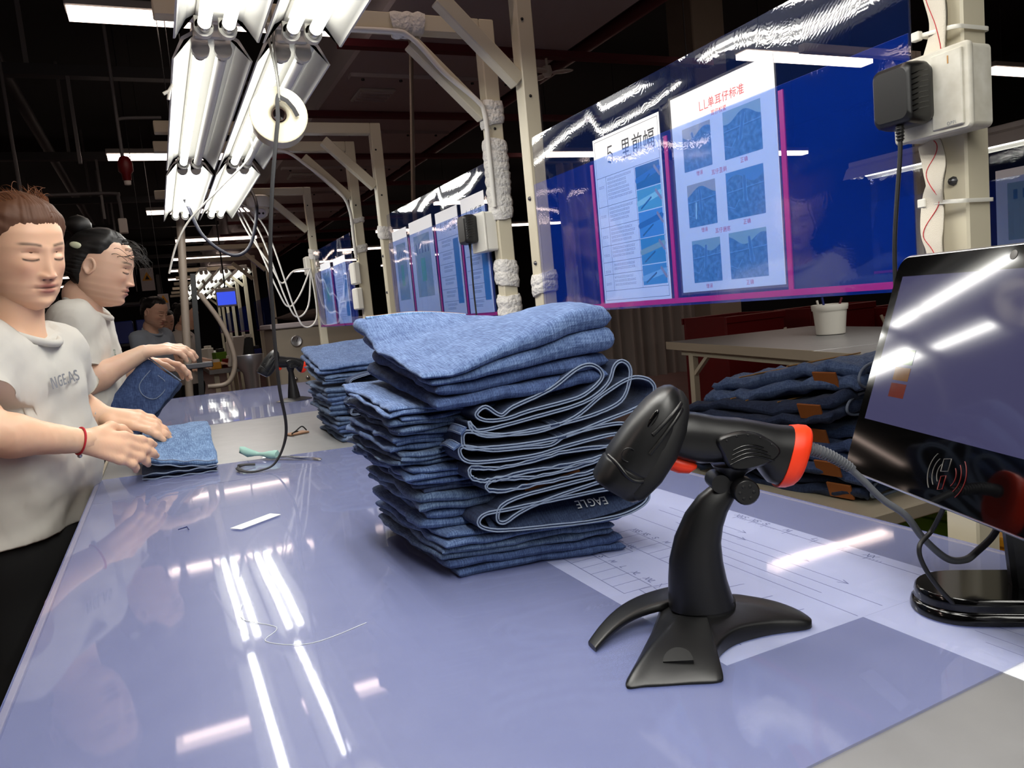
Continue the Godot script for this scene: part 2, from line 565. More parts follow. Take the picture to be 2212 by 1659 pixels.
func poster_steps(head: String) -> ImageTexture:
	var cv := Canvas.new(560, 800, Color(.93, .93, .94))
	var ink := Color(.14, .14, .17)
	cv.poly([Vector2(14, 14), Vector2(546, 14), Vector2(546, 786), Vector2(14, 786), Vector2(14, 14)], 1.5, ink)
	write(cv, head, 110, 52, 84, 7.0, ink)
	var ys := [190, 330, 430, 520, 600, 660, 740]
	for i in 6:
		cv.line(Vector2(14, ys[i]), Vector2(546, ys[i]), 1.5, ink)
		scribble(cv, 26, 82, ys[i] + 40, 13, ink)
		for l in [6, 4, 4, 3, 2, 3][i]:
			scribble(cv, 108, 280 + rng.randi() % 50, ys[i] + 12 + l * 18, 11, ink)
	cv.line(Vector2(14, ys[6]), Vector2(546, ys[6]), 1.5, ink)
	cv.line(Vector2(96, 190), Vector2(96, 740), 1.5, ink)
	cv.line(Vector2(345, 190), Vector2(345, 740), 1.5, ink)
	for i in 5:
		var y0: int = [196, 300, 400, 520, 640][i]
		var y1: int = [296, 396, 516, 636, 730][i]
		cv.rect(352, y0, 540, y1, [Color(.13, .18, .26), Color(.35, .62, .66), Color(.30, .50, .72), Color(.22, .48, .60), Color(.25, .50, .66)][i])
		cv.line(Vector2(360, y0 + 60), Vector2(530, y0 + 34), 26.0, [Color(.18, .30, .52), Color(.62, .84, .82), Color(.16, .22, .42), Color(.55, .62, .45), Color(.52, .70, .80)][i])
		cv.line(Vector2(500, y0 + 20), Vector2(535, y0 + 60), 14.0, Color(.62, .48, .38))
		cv.line(Vector2(380, y1 - 12), Vector2(460, y1 - 50), 8.0, Color(.10, .12, .20))
	return cv.tex()

func poster_plain(kind: int) -> ImageTexture:
	var cv := Canvas.new(256, 384, Color(.92, .92, .94))
	var ink := Color(.25, .28, .32)
	if kind == 0:
		cv.rect(40, 60, 216, 300, Color(.62, .66, .58))
		for i in 5:
			cv.rect(60 + i * 32, 90, 74 + i * 32, 130, ink)
		cv.rect(100, 150, 150, 240, Color(.45, .70, .35))
	else:
		write(cv, "4.外后幅", 40, 40, 38, 3.0, ink)
		for i in 6:
			cv.line(Vector2(10, 100 + i * 46), Vector2(246, 100 + i * 46), 1.0, ink)
			scribble(cv, 50, 170, 108 + i * 46, 8, ink)
			scribble(cv, 50, 150, 122 + i * 46, 8, ink)
		cv.rect(180, 110, 240, 340, Color(.28, .42, .58))
	return cv.tex()

# pencilled pattern sheet; u runs along the table, v across it
func pattern_print(kind: int) -> ImageTexture:
	var cv := Canvas.new(1024, 640, Color(.90, .91, .94))
	var ink := Color(.30, .32, .38)
	for i in 30:
		var x := rng.randf() * 1024
		var y := rng.randf() * 640
		cv.rect(x, y, x + 60 + rng.randf() * 120, y + 30 + rng.randf() * 60, Color(.92, .93, .96))
	var up := Vector2(0, -1)
	if kind == 0:
		# size ticks along the far edge
		cv.line(Vector2(400, 30), Vector2(1000, 40), 1.6, ink)
		var k := 0
		for s in ["XXS", "XS", "S", "M", "L", "XL", "XX"]:
			var x = 400.0 + [0, 60, 105, 180, 270, 345, 420][k]
			cv.line(Vector2(x, 18), Vector2(x, 46), 1.6, ink)
			for q in 5:
				cv.line(Vector2(x + q * 9, 30), Vector2(x + q * 9, 38), 1.2, ink)
			write(cv, s, x - 14, 8, 18, 1.8, ink, 1.1, Vector2(1, .05), Vector2(-.3, 1))
			k += 1
		# long lines and arrows
		for q in [[330, 150, 760, 150], [330, 190, 900, 190], [500, 230, 1010, 230], [420, 270, 900, 270], [200, 110, 520, 112], [200, 150, 560, 152], [560, 305, 1015, 305], [120, 240, 480, 240]]:
			cv.line(Vector2(q[0], q[1]), Vector2(q[2], q[3]), 1.6, ink)
		for q in [[760, 150], [900, 190], [520, 112], [560, 152]]:
			cv.poly([Vector2(q[0] - 20, q[1] - 9), Vector2(q[0], q[1]), Vector2(q[0] - 20, q[1] + 9)], 1.6, ink)
		# size ladders
		for q in [[300, 330], [120, 420], [330, 520]]:
			cv.poly([Vector2(q[0], q[1]), Vector2(q[0] + 330, q[1] + 6), Vector2(q[0] + 330, q[1] + 80), Vector2(q[0], q[1] + 74), Vector2(q[0], q[1])], 1.6, ink)
			var m := 0
			for s in ["XXS", "XS", "S", "M", "L", "XL", "XXL"]:
				var x: float = q[0] + m * 47
				cv.line(Vector2(x, q[1]), Vector2(x, q[1] + 78), 1.4, ink)
				write(cv, s, x + 2, q[1] - 22, 17, 2.0, ink, 1.0, Vector2(.9, .05), Vector2(-.3, 1))
				m += 1
		var n := 0
		for s in ["M", "L", "XL", "XXL"]:
			var x := 690.0 + n * 82
			cv.line(Vector2(x, 360), Vector2(x - 30, 560), 1.6, ink)
			cv.line(Vector2(x - 30, 560), Vector2(x + 44, 566), 1.6, ink)
			write(cv, s, x + 6, 420 + n * 18, 22, 2.0, ink, 1.0, Vector2(.9, .05), Vector2(-.3, 1))
			cv.poly([Vector2(x - 26, 500), Vector2(x - 14, 516), Vector2(x - 20, 528), Vector2(x - 4, 530)], 1.3, ink)
			n += 1
	else:
		for q in [[40, 110, 560, 110], [40, 150, 620, 150], [120, 240, 660, 240], [200, 330, 820, 330], [240, 420, 900, 420], [300, 480, 980, 480]]:
			cv.line(Vector2(q[0], q[1]), Vector2(q[2], q[3]), 1.6, ink)
		var n := 0
		for s in ["XXS", "XXL", "XXS", "XXL", "XS", "XXS", "S"]:
			var p := Vector2([580, 470, 420, 650, 640, 560, 760][n], [90, 130, 215, 255, 350, 430, 500][n])
			cv.line(p + Vector2(-40, 24), p + Vector2(-14, 2), 1.6, ink)
			write(cv, s, p.x, p.y, 24, 2.4, ink, 1.0, Vector2(.95, .05), Vector2(-.3, 1))
			n += 1
		for i in 6:
			cv.line(Vector2(620 + i * 50, 440), Vector2(600 + i * 50, 520), 1.4, ink)
	return cv.tex()

func denim_tex() -> ImageTexture:
	var s := 512
	var cv := PackedByteArray()
	cv.resize(s * s * 3)
	var slub := FastNoiseLite.new()
	slub.seed = 5
	slub.frequency = .03
	var blot := FastNoiseLite.new()
	blot.seed = 9
	blot.frequency = .008
	for y in s:
		for x in s:
			# twill rows with fading, torn yarns
			var tw := .5 + .5 * sin(TAU * (x * 1.0 + y * 1.0) / 8.0)
			var yarn := slub.get_noise_2d(x * 6.0, y * .55)
			var yarn2 := slub.get_noise_2d(x * .7 + 400.0, y * 5.0)
			var k := .40 + .22 * (tw - .5) + .62 * yarn + .42 * yarn2 + .14 * (rng.randf() - .5) + .25 * blot.get_noise_2d(x, y)
			k = clampf(k, 0.0, 1.0)
			var c := Color(.30, .38, .52).lerp(Color(.86, .90, .94), k)
			var i := (y * s + x) * 3
			cv[i] = int(c.r * 255)
			cv[i + 1] = int(c.g * 255)
			cv[i + 2] = int(c.b * 255)
	return ImageTexture.create_from_image(Image.create_from_data(s, s, false, Image.FORMAT_RGB8, cv))

func make_materials():
	# room
	var m := mat("concrete_floor", Color(.42, .27, .25), .45)
	m.albedo_texture = noise_tex(3, .01, 512, [Color(.75, .75, .75), Color(1, 1, 1)])
	triplanar(m, .4)
	m = mat("black_paint", Color(.065, .065, .07), .9)
	m = mat("hall_wall", Color(.10, .11, .13), .85)
	m.albedo_texture = noise_tex(4, .006, 512, [Color(.7, .7, .7), Color(1, 1, 1)])
	triplanar(m, .15)
	mat("duct_grey", Color(.74, .71, .72), .6)
	mat("maroon", Color(.38, .11, .15), .55)
	mat("dark_pipe", Color(.17, .17, .18), .6)
	mat("grey_pipe", Color(.40, .40, .40), .5)
	# table
	m = mat("laminate", Color(.53, .53, .535), .36)
	m.albedo_texture = noise_tex(6, .02, 512, [Color(.93, .93, .93), Color(1, 1, 1)])
	triplanar(m, 1.2)
	m = mat("edge_band", Color(.70, .66, .58), .5)
	m = mat("soft_plastic_sheet", Color(.50, .55, .80, .42), .06)
	m.transparency = BaseMaterial3D.TRANSPARENCY_ALPHA
	m.heightmap_enabled = true
	m.heightmap_texture = noise_tex(8, .006, 512, null, false, 4.0, 2)
	m.heightmap_scale = .016
	m.metallic_specular = .35
	m.uv1_scale = Vector3(1.0, 1.0, 1.0)
	m.roughness = .04
	m = mat("cream_paint", Color(.80, .77, .68), .42)
	triplanar(m, 4.0)
	mat("pink_cloth", Color(.78, .52, .48), .85)
	# light fittings
	m = mat("reflector", Color(.80, .80, .78), .35)
	m = mat("lit_tube", Color(1, 1, .97), .4)
	m.emission_enabled = true
	m.emission = Color(1.0, .99, .96)
	m.emission_energy_multiplier = 3.4
	m = mat("lit_batten", Color(1, .96, .92), .4)
	m.emission_enabled = true
	m.emission = Color(1.0, .89, .83)
	m.emission_energy_multiplier = 5.0
	mat("dead_tube", Color(.92, .92, .90), .3)
	mat("tube_cap", Color(.72, .72, .72), .25, .9)
	mat("socket_plastic", Color(.82, .81, .78), .4)
	# acrylic boards
	m = mat("clear_acrylic", Color(.12, .22, .48, .16), .03)
	m.transparency = BaseMaterial3D.TRANSPARENCY_ALPHA
	m.heightmap_enabled = true
	m.heightmap_texture = noise_tex(21, .004, 512, null, false, 4.0, 1)
	m.heightmap_scale = .8
	m.uv1_scale = Vector3(1.1, 1.1, 1.1)
	m = mat("blue_acrylic", Color(.02, .30, .95, .13), .03)
	m.transparency = BaseMaterial3D.TRANSPARENCY_ALPHA
	m.heightmap_enabled = true
	m.heightmap_texture = noise_tex(22, .004, 512, null, false, 4.0, 2)
	m.heightmap_scale = .6
	m.uv1_scale = Vector3(1.0, 1.0, 1.0)
	m = mat("added_tint_layer", Color(.08, .64, 1.0, .29), .12)  # added layer: gives prints the blue cast of light through the front sheet
	m.transparency = BaseMaterial3D.TRANSPARENCY_ALPHA
	m = mat("clear_sleeve", Color(.9, .9, .95, .06), .05)
	m.transparency = BaseMaterial3D.TRANSPARENCY_ALPHA
	mat("magenta_strip", Color(.62, .08, .34), .4)
	mat("acrylic_edge", Color(.18, .42, .80), .2)
	mat("paper", Color(.90, .90, .90), .8)
	# plastics and metals
	mat("white_plastic", Color(.87, .86, .82), .35)
	m = mat("white_dirty", Color(.86, .85, .81), .4)
	m.albedo_texture = noise_tex(31, .01, 256, [Color(.84, .83, .80), Color(1, 1, 1)])
	triplanar(m, 9.0, false)
	m = mat("black_plastic", Color(.055, .055, .06), .38)
	m = mat("black_matte", Color(.055, .055, .06), .38)
	triplanar(m, 10.0, false)
	mat("black_rubber", Color(.035, .035, .037), .6)
	mat("gloss_black", Color(.03, .03, .033), .12)
	mat("orange", Color(1.0, .24, .08), .4)
	mat("grey_cable", Color(.33, .34, .36), .5)
	mat("dark_cable", Color(.06, .06, .07), .55)
	mat("silver", Color(.78, .78, .79), .28, .9)
	mat("dark_steel", Color(.35, .35, .36), .35, .9)
	mat("white_cable", Color(.86, .85, .82), .5)
	m = mat("woven_tape", Color(.83, .80, .74), .9)
	m.heightmap_enabled = true
	m.heightmap_texture = noise_tex(35, .3, 256)
	m.heightmap_scale = .05
	triplanar(m, 14.0)
	mat("red_thread", Color(.75, .15, .20), .8)
	m = mat("white_rag", Color(.84, .83, .81), .9)
	m.heightmap_enabled = true
	m.heightmap_texture = noise_tex(36, .05, 256)
	m.heightmap_scale = .4
	triplanar(m, 6.0)
	mat("elastic", Color(.13, .13, .14), .75)
	mat("mint_cloth", Color(.62, .78, .74), .9)
	mat("red_plastic", Color(.42, .03, .05), .45)
	mat("curtain", Color(.58, .55, .53), .9)
	mat("green_plastic", Color(.35, .52, .08), .5)
	mat("yellow_plastic", Color(.85, .60, .10), .5)
	mat("blue_plastic", Color(.10, .16, .42), .5)
	mat("cabinet_beige", Color(.62, .58, .52), .5)
	mat("leather_dark", Color(.25, .15, .10), .7)
	mat("cloth_brown", Color(.20, .15, .13), .9)
	mat("pole_brown", Color(.50, .45, .40), .5)
	mat("sign_white", Color(.72, .70, .70), .6)
	m = mat("screen_blue", Color(.1, .15, .5), .2)
	m.emission_enabled = true
	m.emission = Color(.25, .35, .95)
	m.emission_energy_multiplier = .8
	mat("cardboard", Color(.58, .44, .34), .8)
	mat("cord_grey", Color(.50, .50, .48), .7)
	mat("blue_cable", Color(.07, .08, .14), .6)
	m = mat("tape_clear", Color(.74, .71, .62), .25)
	m = mat("terminal_glass", Color(.02, .02, .022), .06)
	m.albedo_texture = noise_tex(61, .05, 256, [Color(.6, .6, .6), Color(1, 1, 1)])
	m.roughness_texture = noise_tex(62, .02, 256, [Color(.9, .9, .9), Color(1, 1, 1)])
	m = mat("screen_violet", Color(.12, .12, .16), .065)
	m.emission_enabled = true
	m.emission = Color(.42, .41, .62)
	m.emission_energy_multiplier = .22
	for q in [["tile_green", Color(.12, .26, .08)], ["tile_ochre", Color(.30, .20, .10)], ["tile_brown", Color(.28, .12, .10)]]:
		m = mat(q[0], q[1], .065)
		m.emission_enabled = true
		m.emission = q[1]
		m.emission_energy_multiplier = .35
	mat("mark_pale", Color(.34, .33, .32), .4)
	mat("mark_red", Color(.40, .10, .10), .4)
	mat("leather", Color(.62, .36, .16), .6)
	# denim
	var dt := denim_tex()
	for q in [["denim_mid", Color(.58, .66, .80)], ["denim_dark", Color(.30, .36, .48)], ["denim_blue", Color(.44, .52, .68)], ["denim_grey", Color(.59, .66, .75)], ["denim_light", Color(.74, .86, .98)], ["denim_inside", Color(.18, .21, .28)]]:
		m = mat(q[0], q[1], .9)
		m.albedo_texture = dt
		m.rim_enabled = true
		m.rim = .25
		m.rim_tint = .5
		triplanar(m, 4.6, false)
	m = mat("seam_pale", Color(.66, .72, .80), .9)
	m.albedo_texture = noise_tex(43, .2, 256, [Color(.55, .58, .66), Color(1, 1, 1)])
	triplanar(m, 40.0, false)
	mat("stitch_tan", Color(.70, .52, .30), .8)
	mat("stitch_white", Color(.85, .87, .88), .8)
	# people
	m = mat("shirt_white", Color(.80, .79, .76), .9)
	triplanar(m, 3.0, false)
	mat("trousers_black", Color(.045, .047, .055), .9)
	m = mat("skin", Color(.78, .56, .44), .5)
	m.subsurf_scatter_enabled = true
	m.subsurf_scatter_strength = .12
	m = mat("skin_painted", Color(1, 1, 1), .5)
	m.vertex_color_use_as_albedo = true
	m.subsurf_scatter_enabled = true
	m.subsurf_scatter_strength = .1
	m = mat("hair_brown", Color(.36, .23, .15), .65)
	m = mat("hair_black", Color(.05, .042, .042), .55)
	mat("hair_orange", Color(.47, .28, .15), .6)
	m = mat("shirt_pale", Color(.62, .68, .74), .9)
	mat("clip_pearl", Color(.80, .82, .70), .3)
	mat("print_grey", Color(.52, .53, .55), .7)
	mat("print_green", Color(.10, .35, .22), .7)

func _ready():
	rng.seed = 7
	wave.seed = 11
	wave.frequency = 1.0
	# camera
	var cam := Camera3D.new()
	cam.name = "camera"
	add_child(cam)
	cam.transform = Transform3D(Basis(Vector3(.9024, -.0940, .4205), Vector3(.1288, .9900, -.0551), Vector3(-.4111, .1039, .9056)).orthonormalized(), Vector3(0, 1.22, 0))
	cam.fov = 53.4
	cam.near = .02
	cam.far = 80.0
	cam.current = true
	# surroundings: a closed hall, lit by its own tubes only
	var we := WorldEnvironment.new()
	var env := Environment.new()
	env.background_mode = Environment.BG_COLOR
	env.background_color = Color(.02, .02, .022)
	env.tonemap_mode = Environment.TONE_MAPPER_LINEAR
	env.tonemap_exposure = 1.16
	env.sdfgi_enabled = true
	env.ssao_enabled = true
	env.ssil_enabled = true
	we.environment = env
	add_child(we)
	make_materials()
	build_hall()
	build_table()
	build_lamps()
	build_gantries()
	build_boards()
	build_table_papers()
	build_jeans()
	build_scanner()
	build_terminal()
	build_sockets()
	build_hanging()
	build_people()
	build_side()
	build_far()

func build_hall():
	var b := mb()
	b.boxw(Vector3(-9, -.15, -32), Vector3(12, 0, 5))
	structure("floor", b, M.concrete_floor)
	b = mb()
	b.boxw(Vector3(-9, 4.2, -32), Vector3(12, 4.4, 5))
	structure("ceiling", b, M.black_paint)
	b = mb()
	b.boxw(Vector3(-9.2, 0, -32), Vector3(-9, 4.2, 5))
	structure("wall_left", b, M.hall_wall)
	b = mb()
	b.boxw(Vector3(12, 0, -32), Vector3(12.2, 4.2, 5))
	structure("wall_right", b, M.hall_wall)
	b = mb()
	b.boxw(Vector3(-9.2, 0, -32.2), Vector3(12.2, 4.2, -32))
	structure("wall_back", b, M.hall_wall)
	b = mb()
	b.boxw(Vector3(-9.2, 0, 5), Vector3(12.2, 4.2, 5.2))
	structure("wall_front", b, M.hall_wall)
	# broad air duct over the aisle beside the table, with hangers and outlets
	var t := thing("air_duct", "broad grey ventilation duct with maroon hangers under the dark ceiling", "duct", Vector3(2.35, 3.05, -9))
	b = mb()
	b.boxw(Vector3(1.5, 3.05, -26), Vector3(3.05, 3.7, -2.2), .02)
	part(t, "duct_body", b, M.duct_grey)
	for i in 8:
		b = mb()
		var z := -5.15 - 1.75 * i
		b.boxw(Vector3(1.32, 3.0, z - .04), Vector3(4.4, 3.048, z + .04))
		part(t, "hanger_bar", b, M.maroon)
		b = mb()
		b.boxw(Vector3(1.56, 3.02, z - .75), Vector3(2.99, 3.049, z - .66))
		part(t, "flange_strip", b, M.duct_grey)
		for k in 5:
			b = mb()
			b.lathe([Vector2(0, 3.004), Vector2(.014, 3.006), Vector2(.014, 3.02)], 6, Transform3D(Basis(), Vector3(1.66 + k * .3, 0, z - .705)))
			part(t, "bolt", b, M.dark_pipe)
	for i in 4:
		b = mb()
		var z := -6.35 - 3.5 * i
		b.boxw(Vector3(1.72, 3.03, z - .17), Vector3(2.02, 3.049, z + .17), .005)
		var o := part(t, "air_outlet", b, M.reflector)
		for k in 4:
			b = mb()
			b.boxw(Vector3(1.74, 3.018, z - .13 + k * .075), Vector3(2.0, 3.03, z - .10 + k * .075))
			part(o, "louver", b, M.duct_grey)
	# pipes and trays under the ceiling
	for q in [[-2.6, 3.5, .05, "grey_pipe"], [-1.9, 3.35, .035, "dark_pipe"], [-.9, 3.6, .06, "dark_pipe"], [3.9, 3.5, .06, "maroon"]]:
		b = mb()
		b.tube([Vector3(q[0], q[1], -28), Vector3(q[0], q[1], 3)], q[2], 10)
		solo("ceiling_pipe", b, M[q[3]], {"grey_pipe": "grey pipe running along the dark ceiling", "dark_pipe": "thin dark pipe running along the black ceiling" if q[2] < .05 else "thick dark pipe running along the black ceiling", "maroon": "maroon sprinkler pipe running along the ceiling past the duct"}[q[3]], "pipe", Vector3(q[0], q[1], -12), "pipes under the ceiling")
	for i in 7:
		b = mb()
		var z := -6.6 - 2.9 * i
		b.boxw(Vector3(-8.5, 3.18, z - .05), Vector3(1.3, 3.26, z + .05))
		var tr := solo("cable_tray", b, M.dark_pipe, ["first", "second", "third", "fourth", "fifth", "sixth", "seventh"][i] + " dark steel tray across the ceiling, counted from the scanner", "tray", Vector3(-3.5, 3.18, z), "trays across the ceiling")
		for x in [-5.2, -2.4, -.6]:
			b = mb()
			b.boxw(Vector3(x - .015, 3.26, z - .015), Vector3(x + .015, 4.2, z + .015))
			part(tr, "hanger_rod", b, M.grey_pipe)
		for x in [-3.2 + .3 * (i % 3), -.35]:
			b = mb()
			b.boxw(Vector3(x - .012, 2.55, z + .02), Vector3(x + .012, 3.18, z + .045))
			part(tr, "drop_pipe", b, M.grey_pipe)

func build_table():
	var t := thing("inspection_table", "long grey inspection table covered with bluish clear sheets", "table", Vector3(.32, 0, -1.9))
	var b := mb()
	b.boxw(Vector3(-.165, .862, -1.735), Vector3(.805, .8985, .55), .003)
	part(t, "table_top", b, M.laminate)
	b = mb()
	b.boxw(Vector3(-.165, .862, -4.32), Vector3(.805, .8985, -1.737), .003)
	part(t, "table_top", b, M.laminate)
	for q in [[-.172, -.1652], [.8052, .812]]:
		b = mb()
		b.boxw(Vector3(q[0], .86, -4.32), Vector3(q[1], .8986, .55), .001)
		part(t, "edge_strip", b, M.edge_band)
	for z in [.45, -1.6, -1.86, -4.2]:
		for x in [-.09, .74]:
			b = mb()
			b.boxw(Vector3(x - .02, 0, z - .02), Vector3(x + .02, .862, z + .02), .002)
			part(t, "leg", b, M.cream_paint)
		b = mb()
		b.boxw(Vector3(-.07, .25, z - .015), Vector3(.72, .28, z + .015), .002)
		part(t, "stretcher", b, M.cream_paint)
	for x in [-.09, .74]:
		b = mb()
		b.boxw(Vector3(x - .018, .81, -4.2), Vector3(x + .018, .862, .45), .002)
		part(t, "rail", b, M.cream_paint)
	# lower cloth hung along the worker's side
	b = mb()
	var rows := []
	for i in 60:
		var z := -.05 - i * .026
		var x := -.20 + .006 * sin(i * .9) + .004 * sin(i * .37)
		rows.append(PackedVector3Array([Vector3(x + .012, .855, z), Vector3(x, .6, z), Vector3(x - .02, .30, z), Vector3(x - .012, .30, z), Vector3(x + .008, .6, z), Vector3(x + .02, .855, z)]))
	b.loft(rows)
	solo("table_skirt", b, M.pink_cloth, "pink cloth hanging below the edge of the inspection table", "cloth", Vector3(-.2, .3, -.8))
	# clear soft sheets lying on the table
	for q in [["soft thick bluish clear sheet covering the table under the barcode scanner", [Vector2(-.172, -.34), Vector2(.808, -.375), Vector2(.808, -1.83), Vector2(-.172, -2.02)]],
			["bluish clear sheet covering the far end of the inspection table", [Vector2(-.168, -2.88), Vector2(.806, -2.82), Vector2(.806, -4.31), Vector2(-.168, -4.31)]]]:
		b = mb()
		var top := PackedVector3Array()
		var n: int = q[1].size()
		for p in q[1]:
			top.push_back(Vector3(p.x, .9008, p.y))
		b.facet(Array(top), Vector3.UP, q[1])
		for k in n:
			var a := top[k]
			var c := top[(k + 1) % n]
			var o := Vector3(c.z - a.z, 0, a.x - c.x)
			if o.dot(a - Vector3(.3, a.y, -1.5)) < 0:
				o = -o
			b.facet([a, c, Vector3(c.x, .8987, c.z), Vector3(a.x, .8987, a.z)], o)
		solo("clear_sheet", b, M.soft_plastic_sheet, q[0], "plastic sheet", Vector3(.32, .8987, -1.2))
	# snippets and scraps on the sheet
	b = mb()
	b.box(Transform3D(Basis(Vector3.UP, .62), Vector3(.109, .9013, -1.32)), Vector3(.085, .0006, .026))
	solo("paper_scrap", b, M.paper, "small white strip of paper lying on the bluish sheet", "paper", Vector3(.109, .9013, -1.32))
	b = mb()
	b.tube(smooth([Vector3(.05, .9015, -.93), Vector3(.045, .9015, -.88), Vector3(.075, .9015, -.83), Vector3(.06, .9015, -.80), Vector3(.10, .9015, -.765), Vector3(.16, .9015, -.78)], 6), .0004, 5)
	solo("loose_thread", b, M.stitch_white, "fine white thread curled on the bluish sheet", "thread", Vector3(.06, .9, -.85))
	b = mb()
	b.tube([Vector3(-.01, .902, -1.365), Vector3(.004, .902, -1.372), Vector3(.006, .902, -1.35)], .0009, 5)
	solo("loose_thread", b, M.blue_plastic, "tiny dark blue thread snippet on the bluish sheet", "thread", Vector3(0, .9, -1.365))

# ---------- lights ----------
func strip_light(at: Vector3, w: float, l: float, along_z: bool, energy: float, c: Color):
	var a := AreaLight3D.new()
	a.name = "strip_light"
	a.area_size = Vector2(w, l)
	a.light_energy = energy
	a.light_color = c
	a.shadow_enabled = true
	a.area_range = 40.0
	a.area_attenuation = 2.0
	add_child(a, true)
	# turned so that it shines down; its long side runs along the tube
	a.transform = Transform3D(Basis(Vector3.RIGHT, -PI / 2), at) if along_z else Transform3D(Basis(Vector3.UP, PI / 2) * Basis(Vector3.RIGHT, -PI / 2), at)

func fixture(x: float, z0: float, z1: float, lit: Array, label: String, group: String, y := 1.838, energy := .24, wire_top := 4.2):
	var t := thing("tube_light_fixture", label, "light fixture", Vector3(x, y, (z0 + z1) / 2), group)
	var b := mb()
	b.boxw(Vector3(x - .036, y + .02, z1), Vector3(x + .036, y + .058, z0), .004)
	part(t, "housing", b, M.reflector)
	for s in [-1.0, 1.0]:
		b = mb()
		var prof := [Vector2(.034, .03), Vector2(.055, .018), Vector2(.080, -.022), Vector2(.084, -.022), Vector2(.060, .024), Vector2(.036, .038)]
		var r0 := PackedVector3Array()
		var r1 := PackedVector3Array()
		for p in prof:
			r0.push_back(Vector3(x + s * p.x, y + p.y, z0 - .01))
			r1.push_back(Vector3(x + s * p.x, y + p.y, z1 + .01))
		for k in prof.size():
			var k2 := (k + 1) % prof.size()
			var d: Vector3 = r0[k2] - r0[k]
			var o := Vector3(d.y, -d.x, 0)
			var mid := Vector3(x + s * .058, y + .005, r0[k].z)
			if o.dot((r0[k] + r0[k2]) * .5 - mid) < 0 and not (k == 1 or k == 4):
				o = -o
			if k == 1:
				o = Vector3(-s * .9, -.5, 0)
			if k == 4:
				o = Vector3(s * .9, .5, 0)
			b.facet([r0[k], r0[k2], r1[k2], r1[k]], o)
		b.facet(Array(r0), Vector3(0, 0, 1))
		b.facet(Array(r1), Vector3(0, 0, -1))
		part(t, "reflector_wing", b, M.reflector)
	for i in 2:
		var tx := x + (-.0235 if i == 0 else .0235)
		b = mb()
		b.tube([Vector3(tx, y, z0 - .045), Vector3(tx, y, z1 + .045)], .013, 12 if energy > 0 else 6, false, false)
		part(t, "tube", b, M.lit_tube if lit[i] else M.dead_tube)
		for e in [[z0, -1.0], [z1, 1.0]]:
			b = mb()
			b.tube([Vector3(tx, y, e[0] + e[1] * .022), Vector3(tx, y, e[0] + e[1] * .047)], .0135, 14)
			part(t, "tube_cap", b, M.tube_cap)
			b = mb()
			b.tube([Vector3(tx, y, e[0] + e[1] * .004), Vector3(tx, y, e[0] + e[1] * .022)], .019, 14)
			b.boxw(Vector3(tx - .017, y, minf(e[0] + e[1] * .004, e[0] + e[1] * .022)), Vector3(tx + .017, y + .022, maxf(e[0] + e[1] * .004, e[0] + e[1] * .022)))
			part(t, "lamp_holder", b, M.socket_plastic)
		if lit[i] and energy > 0:
			strip_light(Vector3(tx, y - .0145, (z0 + z1) / 2), .024, absf(z1 - z0) - .1, true, energy, Color(1, .99, .965))
	for z in [lerpf(z0, z1, .25), lerpf(z0, z1, .75)]:
		b = mb()
		b.tube([Vector3(x, y + .058, z), Vector3(x, wire_top, z)], .002, 5)
		part(t, "wire", b, M.dark_steel)

func build_lamps():
	var xs := [.19, .365]
	for i in 2:
		var nm: String = ["inner row", "row beside the boards"][i]
		fixture(xs[i], -.50, -1.735, [true, true], "white twin tube light over the scanner, in the " + nm, "tube lights above the table")
		fixture(xs[i], -1.835, -3.085, [true, false], "white twin tube light with one dead tube, in the " + nm, "tube lights above the table")
		fixture(xs[i], -3.165, -4.43, [true, true], "white twin tube light over the far table end, in the " + nm, "tube lights above the table")
		for z in [.78, 2.06]:
			fixture(xs[i], z, z - 1.25, [true, true], ["white twin tube light over the near table end, in the ", "white twin tube light over the table start, in the "][0 if z < 1 else 1] + nm, "tube lights above the table")
	# battens under the hall ceiling
	var n := 0
	for z in [-1.2, -4.8, -8.4, -12.1, -15.8, -19.6, -23.0, -26.4]:
		for q in [[-5.4, -4.0], [-2.9, -1.5] if z < -14 or z > -2 else [-5.6, -4.4], [-.22, 1.26], [4.4, 5.8], [7.4, 8.8]]:
			var x0: float = q[0] + (.3 if z < -10 and q[0] > -1 and q[0] < 1 else 0.0) + (.45 if z < -14 and q[0] > -1 and q[0] < 1 else 0.0)
			if n > 0 and q[0] == -5.6:
				continue
			var x1: float = x0 + (q[1] - q[0])
			var nth: String = ["first", "second", "third", "fourth", "fifth", "sixth", "seventh", "eighth"][[-1.2, -4.8, -8.4, -12.1, -15.8, -19.6, -23.0, -26.4].find(z)]
			var rowname: String = "over the dark racks" if q[0] < -4.5 else "behind the workers" if q[0] < -1 else "over the tables" if q[0] < 1 else "beyond the air duct" if q[0] < 5 else "along the side wall"
			var t := thing("ceiling_light", nth + " batten light of the row " + rowname + ", counted from the scanner", "light", Vector3((x0 + x1) / 2, 2.96, z), "batten lights under the ceiling")
			var b := mb()
			b.boxw(Vector3(x0, 3.0, z - .07), Vector3(x1, 3.05, z + .07), .006)
			part(t, "housing", b, M.reflector)
			b = mb()
			b.boxw(Vector3(x0 + .01, 2.96, z - .062), Vector3(x1 - .01, 2.9995, z + .062))
			part(t, "diffuser", b, M.lit_batten)
			for x in [x0 + .2, x1 - .2]:
				b = mb()
				b.tube([Vector3(x, 3.05, z), Vector3(x, 4.2, z)], .004, 5)
				part(t, "wire", b, M.dark_pipe)
			if z > -14:
				strip_light(Vector3((x0 + x1) / 2, 2.957, z), .10, x1 - x0 - .1, false, .32, Color(1, .88, .82))
			n += 1

